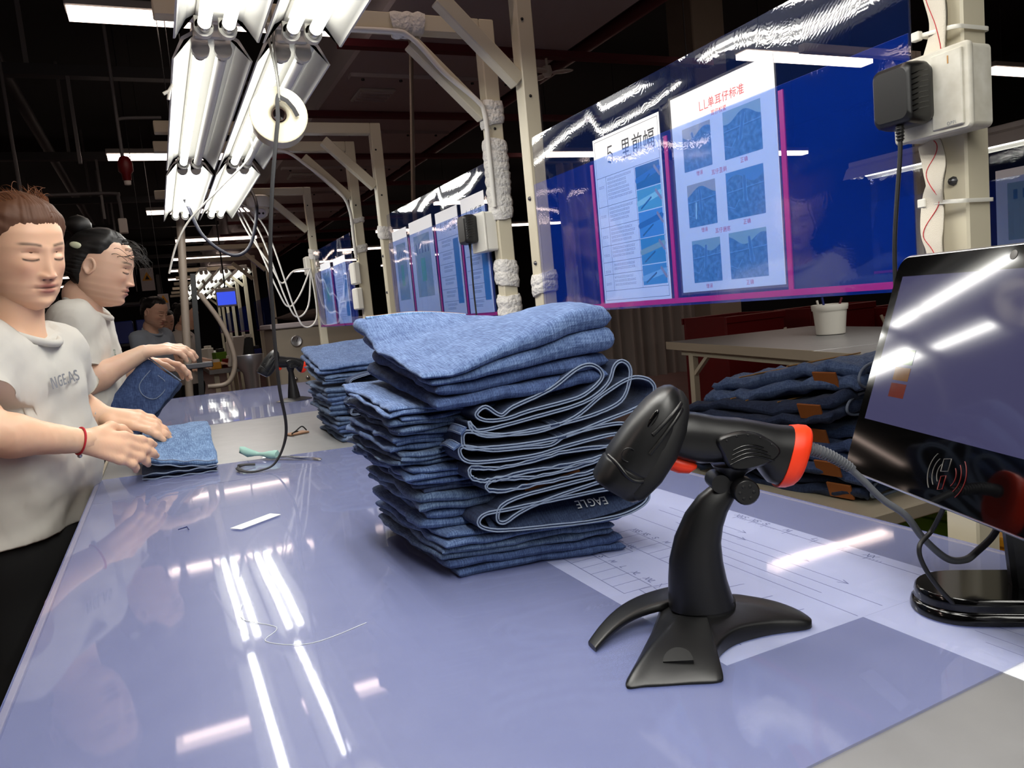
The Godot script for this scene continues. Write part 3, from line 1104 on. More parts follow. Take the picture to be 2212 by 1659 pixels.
# ---------- frames beside the table ----------
func rag_wrap(c: Vector3, h: float, seed_: int, r := .031) -> MB:
	var b := mb()
	var turns := maxi(2, int(h / .018))
	for k in turns:
		var rows := []
		var y0 := c.y + h * (float(k) / turns - .5)
		for j in 7:
			var s := float(j) / 6.0
			var ring := PackedVector3Array()
			for a in 20:
				var an := TAU * a / 20.0
				# square post with soft corners
				var q := pow(pow(absf(cos(an)), 4.0) + pow(absf(sin(an)), 4.0), -.25)
				var lump := wave.get_noise_3d(cos(an) * 2.0 + seed_ * 3.1, k * 2.7 + s * 2.0, sin(an) * 2.0)
				var rad := (r * .86) * q * .93 + (.004 + .004 * lump) * sin(PI * clampf(s, .05, .95)) + .001
				ring.push_back(Vector3(c.x + cos(an) * rad, y0 + h / turns * (s * 1.5 - .25) + .006 * sin(an + seed_ + k) + .004 * lump, c.z + sin(an) * rad))
			rows.append(ring)
		b.loft(rows)
	return b

func gantry(z: float, label: String, top := 1.95, x := .85, left := .08, wraps := [], bolts := true):
	var t := thing("gantry_frame", label, "frame", Vector3(x, 0, z), "cream steel frames along the table")
	var b := mb()
	b.boxw(Vector3(x - .02, .004, z - .02), Vector3(x + .02, top, z + .02), .0025)
	part(t, "post", b, M.cream_paint)
	b = mb()
	b.boxw(Vector3(x - .06, 0, z - .05), Vector3(x + .06, .004, z + .05))
	part(t, "foot_plate", b, M.cream_paint)
	b = mb()
	b.boxw(Vector3(left, top - .04, z - .0195), Vector3(x - .0202, top, z + .0195), .0025)
	part(t, "beam", b, M.cream_paint)
	b = mb()
	b.bar(Vector3(x - .2, top - .062, z), Vector3(x - .022, top - .235, z), .034, .034, Vector3(0, 0, 1), .0025)
	part(t, "brace", b, M.cream_paint)
	if bolts:
		for p in [Vector3(x - .0205, top - .50, z + .004), Vector3(x - .0205, 1.31, z + .004)]:
			b = mb()
			b.lathe([Vector2(0, .005), Vector2(.004, .004), Vector2(.0055, 0)], 8, Transform3D(Basis(Vector3(0, 0, 1), PI / 2), p))
			part(t, "bolt", b, M.dark_steel)
		for p in [Vector3(x - .004, top - .27, z + .0205), Vector3(x - .008, top - .10, z + .0205)]:
			b = mb()
			b.lathe([Vector2(0, .001), Vector2(.0035, .001), Vector2(.004, -.002)], 8, Transform3D(Basis(Vector3.RIGHT, PI / 2), p))
			part(t, "bolt_hole", b, M.black_rubber)
	for w in wraps:
		part(t, "cloth_wrap", rag_wrap(Vector3(x, w[0], z), w[1], int(w[0] * 100)), M.white_rag)
	return t

func build_gantries():
	gantry(-.585, "cream steel post carrying the white socket box beside the terminal screen", 1.95)
	gantry(-1.63, "cream steel frame at the end of the large acrylic board, one cloth wrap", 1.96, .85, .08, [[1.262, .04]])
	var t = gantry(-1.84, "cream steel frame thickly bound with white rags and cable", 1.937, .85, .08, [[1.71, .055], [1.60, .07], [1.535, .06], [1.475, .05], [1.30, .05], [1.215, .05]])
	# cable running along beam, brace and post
	var b := mb()
	b.tube(smooth([Vector3(.12, 1.888, -1.81), Vector3(.35, 1.884, -1.812), Vector3(.58, 1.89, -1.812), Vector3(.645, 1.878, -1.815), Vector3(.72, 1.80, -1.815), Vector3(.80, 1.735, -1.813), Vector3(.818, 1.70, -1.812), Vector3(.82, 1.60, -1.812), Vector3(.822, 1.47, -1.815)], 6), .0065, 8)
	part(t, "cable", b, M.white_cable)
	b = mb()
	var kn := rag_wrap(Vector3(.645, 1.915, -1.84), .07, 5, .03)
	kn.move(Transform3D(Basis(Vector3(0, 0, 1), PI / 2), Vector3(.645 + 1.915, 1.915 - .645, 0)))
	part(t, "cloth_wrap", kn, M.white_rag)
	gantry(-2.92, "cream steel frame beyond the second acrylic board, thin cloth wrap", 1.95, .85, .08, [[1.54, .035]])
	t = gantry(-3.33, "cream steel frame with two white boxes on its post", 1.975, .85, .08, [[1.64, .02], [1.52, .03]])
	b = mb()
	b.tube(smooth([Vector3(.40, 1.93, -3.30), Vector3(.56, 1.935, -3.30), Vector3(.66, 1.87, -3.30), Vector3(.78, 1.76, -3.30), Vector3(.815, 1.68, -3.30), Vector3(.818, 1.55, -3.302), Vector3(.82, 1.48, -3.302)], 6), .007, 8)
	part(t, "cable", b, M.white_cable)
	for y in [1.415, 1.305]:
		b = mb()
		b.boxw(Vector3(.80, y - .047, -3.375), Vector3(.8295, y + .047, -3.29), .005)
		part(t, "junction_box", b, M.white_plastic)
	t = gantry(-4.37, "cream steel frame at the end of the inspection table with hanging white cables", 1.965, .85, .08, [[1.60, .04]])
	b = mb()
	b.boxw(Vector3(.80, 1.49, -4.46), Vector3(.8295, 1.59, -4.38), .005)
	part(t, "junction_box", b, M.white_plastic)
	for q in [[.62, 1.32], [.66, 1.26], [.70, 1.20], [.60, 1.45]]:
		b = mb()
		b.tube(smooth([Vector3(.45, 1.92, -4.34), Vector3(q[0] - .1, 1.75, -4.33), Vector3(q[0], q[1] + .1, -4.32), Vector3(q[0] + .05, q[1], -4.33), Vector3(q[0] + .12, q[1] + .06, -4.34), Vector3(.815, 1.52, -4.34)], 7), .005, 6)
		part(t, "cable", b, M.white_cable)
	# further frames down the hall
	for i in 8:
		var z := -7.0 - 1.15 * i
		gantry(z, ["first", "second", "third", "fourth", "fifth", "sixth", "seventh", "eighth"][i] + " cream steel frame of the far table, counted from the beige cabinet", 1.95, .95 + .02 * i, .3, [], false)
	# same kind of frames along the next aisle
	gantry(-1.62, "cream steel post of the neighbouring row, seen past the socket box", 2.3, 2.43, 1.7, [], false)
	gantry(-2.76, "cream steel post standing behind the white bucket table", 2.3, 3.68, 2.9, [], false)

# board of two acrylic sheets on the table side of the posts, with printed sheets tucked between
func board(z0: float, z1: float, label: String, strips: Array, x := .822, y0 := 1.19, y1 := 1.59, ymid := 1.485) -> Node3D:
	var t := thing("acrylic_board", label, "board", Vector3(x, y0, (z0 + z1) / 2), "blue acrylic boards along the table")
	var sheet := func(nm: String, xa: float, ya: float, yb: float, m: Material):
		var b := mb()
		# one skin towards the table and thin rims, so that it is seen through once
		b.facet([Vector3(xa, ya, z0), Vector3(xa, ya, z1), Vector3(xa, yb, z1), Vector3(xa, yb, z0)], Vector3(-1, 0, 0), [Vector2(z0, ya), Vector2(z1, ya), Vector2(z1, yb), Vector2(z0, yb)])
		for e in [[Vector3(xa, yb, z0), Vector3(xa, yb, z1), Vector3.UP], [Vector3(xa, ya, z0), Vector3(xa, ya, z1), Vector3.DOWN], [Vector3(xa, ya, z0), Vector3(xa, yb, z0), Vector3(0, 0, signf(z0 - z1))], [Vector3(xa, ya, z1), Vector3(xa, yb, z1), Vector3(0, 0, signf(z1 - z0))]]:
			b.facet([e[0], e[1], e[1] + Vector3(.002, 0, 0), e[0] + Vector3(.002, 0, 0)], e[2])
		part(t, nm, b, m)
	sheet.call("front_sheet", x, y0, ymid, M.blue_acrylic)
	if z0 > -7.0:
		sheet.call("back_sheet", x + .0045, y0, y1, M.clear_acrylic)
	var b := mb()
	b.boxw(Vector3(x + .0022, y0 + .004, z1), Vector3(x + .0042, y0 + .013, z0))
	part(t, "glue_strip", b, M.magenta_strip)
	for z in strips:
		b = mb()
		b.boxw(Vector3(x + .0022, y0 + .013, z - .0045), Vector3(x + .0042, ymid - .006, z + .0045))
		part(t, "glue_strip", b, M.magenta_strip)
	return t

func poster(z0: float, z1: float, y0: float, y1: float, tex: Texture2D, label: String, x := .822, ymid := 1.485, sleeve := false, group := "", key := ""):
	# z0 is the end farther from the camera; print reads from there
	var t := thing("instruction_sheet", label, "poster", Vector3(x, y0, (z0 + z1) / 2), group)
	var m := StandardMaterial3D.new()
	m.resource_name = "print_" + key
	m.albedo_texture = tex
	m.roughness = .6
	var b := mb()
	b.facet([Vector3(x + .0029, y0, z0), Vector3(x + .0029, y0, z1), Vector3(x + .0029, y1, z1), Vector3(x + .0029, y1, z0)], Vector3(-1, 0, 0), [Vector2(0, 1), Vector2(1, 1), Vector2(1, 0), Vector2(0, 0)])
	part(t, "print", b, m)
	b = mb()
	b.boxw(Vector3(x + .0030, y0, minf(z0, z1)), Vector3(x + .0036, y1, maxf(z0, z1)))
	part(t, "paper", b, M.paper)
	b = mb()
	b.facet([Vector3(x + .0022, y0, z0), Vector3(x + .0022, y0, z1), Vector3(x + .0022, ymid, z1), Vector3(x + .0022, ymid, z0)], Vector3(-1, 0, 0))
	part(t, "added_tint_layer", b, M.added_tint_layer)  # added over the print, where the front sheet alone tints too little
	if sleeve:
		b = mb()
		b.facet([Vector3(x + .0025, y0 - .004, z0 - .004), Vector3(x + .0025, y0 - .004, z1 + .004), Vector3(x + .0025, y1 + .004, z1 + .004), Vector3(x + .0025, y1 + .004, z0 - .004)], Vector3(-1, 0, 0))
		part(t, "sleeve", b, M.clear_sleeve)

func build_boards():
	board(-1.585, -.625, "large blue acrylic board with two printed sheets above the jeans", [-1.336, -1.092, -.826])
	poster(-1.325, -1.106, 1.203, 1.523, poster_steps("5.里前幅"), "white work sheet headed 5. with a column of photos", .822, 1.485, false, "", "steps")
	poster(-1.072, -.836, 1.211, 1.532, poster_standard(), "sleeved sheet with red heading and six denim photos", .822, 1.485, true, "", "standard")
	board(-2.80, -1.87, "blue acrylic board with four printed sheets behind the rag-bound post", [-2.56, -2.29, -2.07], .822, 1.19, 1.59)
	var pa := poster_plain(0)
	var pb := poster_plain(1)
	poster(-2.752, -2.58, 1.2, 1.52, pa, "printed sheet with a green patch beside the far post", .822, 1.485, false, "", "plain")
	poster(-2.547, -2.31, 1.2, 1.525, pa, "printed sheet with dark bars in the second acrylic board", .822, 1.485, false, "", "bars")
	poster(-2.275, -2.085, 1.2, 1.518, pb, "ruled work sheet in the middle of the second acrylic board", .822, 1.485, false, "", "ruled")
	poster(-2.055, -1.885, 1.2, 1.525, pb, "ruled work sheet headed 4. behind the black adapter", .822, 1.485, false, "", "ruled")
	board(-4.28, -3.40, "blue acrylic board with leaning sheets at the far table end", [-3.85], .822, 1.19, 1.60)
	poster(-4.12, -3.87, 1.2, 1.52, pa, "printed sheet in the acrylic board at the far table end", .822, 1.485, false, "", "plain")
	poster(-3.80, -3.54, 1.2, 1.518, pb, "ruled work sheet in the acrylic board at the far table end", .822, 1.485, false, "", "ruled")
	for i in 4:
		board(-8.12 - 2.3 * i, -7.03 - 2.3 * i, ["first", "second", "third", "fourth"][i] + " small blue acrylic board of the far table, counted from the beige cabinet", [], .9225 + .04 * i)
	# the neighbouring aisle has the same boards
	board(-2.0, -1.30, "blue acrylic board of the neighbouring row past the socket box", [-1.75], 2.40, 1.2, 1.55, 1.46)
	poster(-1.545, -1.32, 1.21, 1.485, pa, "printed sheet in the board of the neighbouring row", 2.40, 1.46, false, "", "plain")

func build_table_papers():
	for q in [[.400, .706, -1.02, -.497, 0, "large pencilled pattern paper under the clear sheet beneath the scanner"], [.562, .708, -.4965, -.18, 1, "pencilled pattern paper under the clear sheet beside the terminal base"]]:
		var m := StandardMaterial3D.new()
		m.resource_name = "pencil_print"
		m.albedo_texture = pattern_print(q[4])
		m.roughness = .8
		var b := mb()
		var y = .89905 + .0002 * q[4]
		# u along the table towards the camera, v from the far edge to the near one
		b.facet([Vector3(q[1], y, q[2]), Vector3(q[1], y, q[3]), Vector3(q[0], y, q[3]), Vector3(q[0], y, q[2])], Vector3.UP, [Vector2(0, 0), Vector2(1, 0), Vector2(1, 1), Vector2(0, 1)])
		b.facet([Vector3(q[0], y, q[2]), Vector3(q[0], y, q[3]), Vector3(q[0], .8986, q[3]), Vector3(q[0], .8986, q[2])], Vector3(-1, 0, 0))
		b.facet([Vector3(q[1], y, q[3]), Vector3(q[0], y, q[3]), Vector3(q[0], .8986, q[3]), Vector3(q[1], .8986, q[3])], Vector3(0, 0, 1))
		solo("pattern_paper", b, m, q[5], "paper", Vector3(q[0], .8986, q[2]))

# ---------- folded denim ----------
# a soft slab: bottom and top heights over u (across) and d (to the back), with rounded, wavering rims
func soft_slab(f: Transform3D, u0: float, u1: float, d0: float, d1: float, hb: Callable, ht: Callable, seed_: int, nu := 18, nd := 20, rim := 3.2, rag := .009, crease := .0022) -> MB:
	var b := mb()
	var rows := []
	var um := (u0 + u1) * .5
	var dm := (d0 + d1) * .5
	var thick: float = ht.call(um, dm) - hb.call(um, dm)
	var rr := maxf(.004, thick * rim * .25)
	for j in nd + 1:
		var bb := .5 - .5 * cos(PI * j / nd)
		bb = lerpf(bb, smoothstep(0.0, 1.0, bb), .35)
		var gb := clampf(minf(bb, 1.0 - bb) * absf(d1 - d0) / rr, 0.0, 1.0)
		var eb := sqrt(maxf(0.0, 1.0 - (1.0 - gb) * (1.0 - gb)))
		var ring := PackedVector3Array()
		for i in nu * 2:
			var top := i <= nu
			var k := i if top else nu * 2 - i
			var aa := .5 - .5 * cos(PI * k / nu)
			aa = lerpf(aa, smoothstep(0.0, 1.0, aa), .35)
			var ga := clampf(minf(aa, 1.0 - aa) * absf(u1 - u0) / rr, 0.0, 1.0)
			var ea := sqrt(maxf(0.0, 1.0 - (1.0 - ga) * (1.0 - ga)))
			var wl := wave.get_noise_3d(bb * 3.1, seed_ * 7.3, .3) * rag
			var wr := wave.get_noise_3d(bb * 3.1, seed_ * 7.3, 9.3) * rag
			var u := lerpf(u0 + wl, u1 + wr, aa)
			var d := lerpf(d0 + wave.get_noise_3d(aa * 3.0, seed_ * 5.1, 4.0) * rag, d1 + wave.get_noise_3d(aa * 3.0, seed_ * 5.1, 14.0) * rag, bb)
			var h0: float = hb.call(u, d)
			var h1: float = ht.call(u, d)
			var mid := (h0 + h1) * .5
			var half := (h1 - h0) * .5 * ea * eb
			var ruck := wave.get_noise_3d(u * 26.0 + seed_ * 3.0, d * 9.0, seed_ * 1.7) * crease + wave.get_noise_3d(u * 60.0, d * 24.0, seed_ * 2.7) * crease * .5
			# the whole rim line wavers up and down
			var bow := wave.get_noise_3d(u * 14.0 + seed_, d * 14.0, 2.2) * crease * 1.6
			ring.push_back(f * Vector3(u, mid + bow + (half + ruck * ea * eb if top else -half), d))
		rows.append(ring)
	b.grid(rows, true, false)
	return b

# a waist opening seen end on: a closed line in u,h pushed back from d0 to d1, of the cloth's thickness
func waist_ring(f: Transform3D, line: PackedVector2Array, d0: float, d1: float, th: float, dropper = null) -> MB:
	var b := mb()
	var n := line.size()
	var rings := []
	# four corners of the cloth's section round the line
	for q in [[d0, -1.0], [d1, -1.0], [d1, 1.0], [d0, 1.0]]:
		var ring := PackedVector3Array()
		for i in n:
			var t := (line[(i + 1) % n] - line[(i + n - 1) % n]).normalized()
			var nrm := Vector2(t.y, -t.x)
			var p = line[i] + nrm * th * .5 * q[1]
			var back: float = q[0]
			ring.push_back(f * Vector3(p.x, p.y, back))
		rings.append(ring)
	for k in 4:
		b.grid([rings[k], rings[(k + 1) % 4]], true, false, null, false, false)
	# normals: turn each wall outward by hand
	return b

func rim_tube(f: Transform3D, line: PackedVector2Array, off: float, d: float, r: float, fray := 0.0) -> MB:
	var b := mb()
	var n := line.size()
	var path := []
	for i in n:
		var t := (line[(i + 1) % n] - line[(i + n - 1) % n]).normalized()
		var p := line[i] + Vector2(t.y, -t.x) * (off + fray * wave.get_noise_2d(i * 2.3, off * 900.0))
		path.append(f * Vector3(p.x, p.y, d + fray * wave.get_noise_2d(i * 1.7, 77.0)))
	b.tube(path, r, 6, true)
	return b

func loop2(a: Array, per := 5) -> PackedVector2Array:
	var p := []
	for i in range(0, a.size(), 2):
		p.append(Vector2(a[i], a[i + 1]))
	return smooth2(p, per, true)

func flat(h: float) -> Callable:
	return func(_u: float, _d: float) -> float: return h

# a folded pair lying with its legs' fold to the front
func folded_pair(f: Transform3D, label: String, group: String, m: Material, u0: float, u1: float, d0: float, d1: float, hb: Callable, ht: Callable, layers: int, seed_: int, rim := 2.6) -> Node3D:
	var t := thing("folded_jeans", label, "jeans", f * Vector3((u0 + u1) / 2, hb.call((u0 + u1) / 2, (d0 + d1) / 2), (d0 + d1) / 2), group)
	for k in layers:
		var s0 := float(k) / layers
		var s1 := float(k + 1) / layers
		var lb := func(u: float, d: float) -> float: return lerpf(hb.call(u, d), ht.call(u, d), s0)
		var lt := func(u: float, d: float) -> float: return lerpf(hb.call(u, d), ht.call(u, d), s1) - .0004
		var jit := .005 * sin(seed_ * 2.1 + k * 1.9)
		part(t, "leg_fold", soft_slab(f, u0 + jit, u1 + jit * .4, d0 + absf(jit) * .8, d1, lb, lt, seed_ * 10 + k, 18, 22, rim), m)
	return t

# a folded pair lying with its waist opening to the front
func waist_pair(f: Transform3D, label: String, group: String, m: Material, line: PackedVector2Array, body: Array, seed_: int, fray := 0.0) -> Node3D:
	# body: u0, u1, d0, d1, h0, h1 at the front, rise to the back, layers
	var t := thing("folded_jeans", label, "jeans", f * Vector3((body[0] + body[1]) / 2, body[4], (body[2] + body[3]) / 2), group)
	var layers: int = body[7]
	for k in layers:
		var a: float = lerpf(body[4], body[5], float(k) / layers)
		var c: float = lerpf(body[4], body[5], float(k + 1) / layers) - .0003
		var rise: float = body[6]
		var lb := func(_u: float, d: float) -> float: return a + rise * d
		var lt := func(_u: float, d: float) -> float: return c + rise * d
		part(t, "leg_fold", soft_slab(f, body[0] + .006 * sin(seed_ * 1.3 + k * 2.2), body[1], body[2], body[3] + .01 * sin(seed_ + k), lb, lt, seed_ * 10 + k, 14, 20, 2.6, .012, .0028), m)
	var wb := part(t, "waistband", waist_ring(f, line, -.012, .05, .0036), M.denim_dark)
	part(wb, "edge_seam", rim_tube(f, line, .0015, -.0125, .0010, fray + .0004), M.seam_pale)
	part(wb, "edge_seam", rim_tube(f, line, -.0015, -.0125, .0010, fray + .0004), M.seam_pale)
	return t

func belt_loop(t: Node3D, f: Transform3D, u: float, h: float, d: float, tilt: float, m: Material):
	var b := mb()
	var path := []
	for k in 9:
		var s := float(k) / 8.0
		path.append(Vector3(0, .0035 * sin(PI * s) + .001, s * .042 - .004))
	b.strap(path, .011, .0022, Vector3.RIGHT)
	b.move(f * Transform3D(Basis(Vector3(0, 0, 1), tilt), Vector3(u, h, d)))
	part(t, "belt_loop", b, m)
	for s in [-.0042, .0042]:
		b = mb()
		var p2 := []
		for k in 9:
			var q := float(k) / 8.0
			p2.append(Vector3(s, .0035 * sin(PI * q) + .0024, q * .042 - .004))
		b.tube(p2, .0006, 4)
		b.move(f * Transform3D(Basis(Vector3(0, 0, 1), tilt), Vector3(u, h, d)))
		part(t, "stitching", b, M.seam_pale)

func build_jeans():
	var O := Vector3(.278, .9012, -.84)
	var U := Vector3(.979, 0, .204)
	var W := Vector3(-.03, 0, -1.0)
	var f := Transform3D(Basis(U, Vector3.UP, W), O)
	var G := "jeans in the tall stack"
	var lab := func(i: String, what: String) -> String: return what + ", " + i + " in the tall stack"
	folded_pair(f, "smooth mid-blue folded jeans at the very bottom of the tall stack", G, M.denim_blue, .004, .222, .0, .27, flat(0.0), flat(.021), 2, 1)
	folded_pair(f, "grey-blue folded jeans second from the bottom of the tall stack", G, M.denim_grey, -.006, .212, .002, .262, flat(.0212), flat(.0385), 2, 2)
	folded_pair(f, "faded folded jeans under the pair lettered EAGLE in the tall stack", G, M.denim_mid, -.006, .218, .0, .27, flat(.0388), func(u: float, d: float) -> float: return .0545 + .02 * d, 2, 3)
	# waist openings to the front
	var wl := loop2([.037, .063, .052, .056, .078, .0525, .12, .050, .165, .0475, .212, .049, .240, .057, .250, .068, .244, .079, .20, .084, .15, .082, .108, .080, .07, .078, .046, .077, .036, .071])
	var t = waist_pair(f, "dark jeans with white EAGLE lettering on the waistband in the tall stack", G, M.denim_mid, wl, [-.012, .205, .03, .262, .056, .078, .02, 2], 4)
	# the inner side of the waistband falls open towards the front
	var b := mb()
	var face := []
	for q in [[-.012, 0.0], [.004, .011], [.022, .0245], [.03, .029]]:
		var row := PackedVector3Array()
		for i in 24:
			var s := i / 23.0
			var u := lerpf(.050, .246, s)
			var h := .0525 - .0045 * sin(PI * s) + .010 * pow(s, 6.0)
			row.push_back(f * Vector3(u, h + q[1] + .002, q[0]))
		face.append(row)
	b.grid(face, false, false, null, false, false)
	b.take(b_back(face))
	part(t, "waistband_lining", b, M.denim_dark)
	var tm := TextMesh.new()
	tm.text = "EAGLE"
	var fnt := SystemFont.new()
	fnt.font_names = PackedStringArray(["Droid Sans"])
	tm.font = fnt
	tm.font_size = 16
	tm.pixel_size = .00092
	tm.depth = .0008
	var tx := MeshInstance3D.new()
	tx.name = "lettering"
	tx.mesh = tm
	tx.material_override = M.stitch_white
	t.add_child(tx, true)
	var ty := (Vector3.UP * .70 + W.normalized() * .72).normalized()
	tx.transform = Transform3D(Basis(-U.normalized(), -ty, U.normalized().cross(ty)), f * Vector3(.184, .0668, .0035) - t.position)
	wl = loop2([.058, .068, .064, .083, .088, .091, .13, .096, .2, .103, .236, .106, .245, .100, .2, .096, .15, .088, .11, .080, .085, .072, .066, .063])
	t = waist_pair(f, "jeans with a tan leather patch on the waistband in the tall stack", G, M.denim_grey, wl, [-.022, .20, .02, .268, .079, .100, .02, 2], 5)
	b = mb()
	var strip := []
	for k in 13:
		var s := k / 12.0
		strip.append(f * Vector3(lerpf(.098, .168, s), .1005 + .0085 * s - .004 * sin(PI * s), -.006 + .003 * sin(PI * s)))
	b.strap(strip, .010, .0014, Vector3(0, 1, .35))
	part(t, "leather_patch", b, M.leather)
	wl = loop2([.048, .108, .062, .117, .10, .112, .15, .115, .2, .122, .232, .120, .236, .113, .2, .111, .15, .106, .1, .103, .066, .101])
	waist_pair(f, "dark jeans with a frayed waist edge, above the leather patch in the tall stack", G, M.denim_dark, wl, [-.018, .20, .025, .262, .1, .112, .03, 2], 6, .0022)
	wl = loop2([.031, .124, .034, .134, .06, .129, .1, .131, .15, .137, .2, .137, .226, .136, .23, .127, .2, .126, .15, .121, .1, .120, .06, .116, .042, .117])
	waist_pair(f, "jeans with a rough whitened waist edge, halfway up the tall stack", G, M.denim_mid, wl, [-.028, .205, .02, .268, .113, .133, .03, 3], 7, .0018)
	wl = loop2([.022, .150, .026, .160, .06, .151, .1, .149, .131, .148, .155, .158, .209, .163, .23, .160, .228, .151, .2, .150, .15, .144, .11, .138, .06, .138, .032, .141])
	t = waist_pair(f, "jeans with a thick white-edged waistband below the open loops in the tall stack", G, M.denim_grey, wl, [-.036, .20, .03, .26, .135, .152, .03, 3], 8)
	belt_loop(t, f, .145, .154, -.01, .1, M.denim_dark)
	wl = loop2([.026, .166, .032, .177, .065, .169, .115, .166, .163, .177, .201, .200, .238, .216, .262, .211, .268, .196, .25, .181, .2, .168, .15, .156, .1, .153, .05, .155, .03, .158])
	t = waist_pair(f, "jeans whose waist bulges into the lowest open loop of the tall stack", G, M.denim_mid, wl, [-.038, .19, .04, .262, .153, .172, .03, 3], 9)
	belt_loop(t, f, .138, .170, -.01, .1, M.denim_dark)
	belt_loop(t, f, .018, .160, -.012, .5, M.denim_mid)
	wl = loop2([.036, .188, .040, .181, .052, .176, .117, .184, .177, .194, .208, .212, .219, .233, .229, .238, .238, .230, .237, .214, .224, .190, .19, .178, .15, .172, .1, .168, .06, .168, .04, .176])
	t = waist_pair(f, "jeans whose waist rises into a narrow upright loop in the tall stack", G, M.denim_grey, wl, [-.034, .19, .03, .265, .172, .190, .05, 3], 10)
	belt_loop(t, f, .028, .178, -.012, .9, M.denim_mid)
	wl = loop2([.045, .195, .057, .203, .074, .191, .09, .199, .136, .214, .17, .234, .188, .238, .200, .231, .201, .219, .178, .203, .15, .197, .11, .192, .08, .186, .056, .187])
	t = waist_pair(f, "jeans with the topmost open waist loop in the tall stack", G, M.denim_mid, wl, [-.036, .18, .03, .262, .189, .205, .08, 3], 11)
	# two pairs folded over on top
	folded_pair(f, "dark blue folded jeans second from the top of the tall stack", G, M.denim_blue, -.002, .214, -.012, .25, func(u: float, d: float) -> float: return .2055 + .12 * d + .06 * maxf(0.0, u - .05), func(u: float, d: float) -> float: return .2335 + .17 * d + .10 * maxf(0.0, u - .03), 2, 12, 2.2)
	var crest := func(u: float, d: float) -> float: return .2500 + .19 * d + .34 * maxf(0.0, u - .02) * smoothstep(.30, .02, d) - 2.6 * pow(maxf(0.0, u - .16), 2.0) + .022 * smoothstep(.16, .26, d) * smoothstep(.22, .05, u)
	t = folded_pair(f, "light blue folded jeans lying on top of the tall stack", G, M.denim_mid, -.006, .222, -.014, .262, func(u: float, d: float) -> float: return .2345 + .17 * d + .10 * maxf(0.0, u - .03), crest, 2, 13, 2.4)
	# hem along the rear edge of the top pair
	b = mb()
	var hem := []
	for k in 30:
		var s := k / 29.0
		var hu := lerpf(.004, .150, s)
		hem.append(f * Vector3(hu, crest.call(hu, .250) - .002, .252 + .003 * sin(s * 7.0)))
	b.tube(hem, .0042, 6)
	part(t, "hem", b, M.denim_light)
	b = mb()
	for k in hem.size():
		hem[k] += Vector3(0, .0032, .0012)
	b.tube(hem, .0008, 4)
	part(t, "stitching", b, M.stitch_tan)

	# smaller stack farther down the table
	var f2 := Transform3D(Basis(Vector3(.985, 0, .17) * 1.0, Vector3.UP, Vector3(.02, 0, -1.0)), Vector3(.405, .8992, -2.0))
	var G2 := "jeans in the small stack"
	folded_pair(f2, "grey-blue folded jeans at the bottom of the small stack", G2, M.denim_grey, .0, .23, 0, .34, flat(0.0), flat(.022), 2, 21)
	folded_pair(f2, "blue folded jeans second from the bottom of the small stack", G2, M.denim_blue, -.006, .225, .0, .34, flat(.0222), flat(.044), 2, 22)
	folded_pair(f2, "blue folded jeans third from the bottom of the small stack", G2, M.denim_grey, .0, .23, .0, .34, flat(.0442), flat(.066), 2, 23)
	var k2 := 0
	for q in [[.028, .072, .098, .66], [.022, .098, .122, .5], [.03, .124, .145, .8]]:
		var a: float = q[0]
		wl = loop2([a, q[1] + .006, a + .012, q[2] - .004, .08, q[2] - .006, .14, q[2] - .001, .22, q[2] + .004, .232, q[2] - .004, .22, q[1] + .004, .14, q[1], .08, q[1] + .003, a + .01, q[1]])
		waist_pair(f2, ["jeans with the lowest waistband of the small stack", "jeans with the middle waistband of the small stack", "jeans with a flat waistband under the open one in the small stack"][k2], G2, [M.denim_grey, M.denim_mid, M.denim_grey][k2], wl, [-.02, .2, .03, .34, q[1] - .005, q[2] - .002, .02, 2], 24 + k2)
		k2 += 1
	wl = loop2([.035, .155, .045, .166, .10, .178, .17, .20, .23, .21, .24, .198, .22, .178, .15, .160, .10, .152, .05, .149])
	waist_pair(f2, "jeans with a wide open waist showing a white tag, top of the small stack", G2, M.denim_grey, wl, [-.02, .2, .05, .34, .147, .168, .12, 3], 28)
	folded_pair(f2, "pale blue legs folded over the top of the small stack", G2, M.denim_mid, -.028, .19, .06, .33, func(u: float, d: float) -> float: return .172 + .12 * d, func(u: float, d: float) -> float: return .188 + .20 * d + .05 * maxf(0.0, u), 2, 29, 2.2)

# the same sheet seen from behind, a little further in
func b_back(rows: Array) -> MB:
	var b := mb()
	var r2 := []
	for r in rows:
		var q := PackedVector3Array()
		for p in r:
			q.push_back(p + Vector3(0, -.0012, -.0008))
		r2.append(q)
	b.grid(r2, false, false, null, true, false)
	return b

func ellipse_ring(c: Vector3, x: Vector3, y: Vector3, rx: float, ry: float, n := 24, e := 2.0) -> PackedVector3Array:
	var r := PackedVector3Array()
	for k in n:
		var a := TAU * k / n
		var cx := signf(cos(a)) * pow(absf(cos(a)), 2.0 / e)
		var cy := signf(sin(a)) * pow(absf(sin(a)), 2.0 / e)
		r.push_back(c + x * rx * cx + y * ry * cy)
	return r

func ball(c: Vector3, r: Vector3, bs := Basis(), n := 14) -> MB:
	var b := mb()
	var rows := []
	for i in n + 1:
		var a := PI * i / n
		var ring := PackedVector3Array()
		for k in n * 2:
			var g := TAU * k / (n * 2)
			ring.push_back(c + bs * Vector3(r.x * sin(a) * cos(g), r.y * cos(a), r.z * sin(a) * sin(g)))
		rows.append(ring)
	b.grid(rows, true, false)
	return b

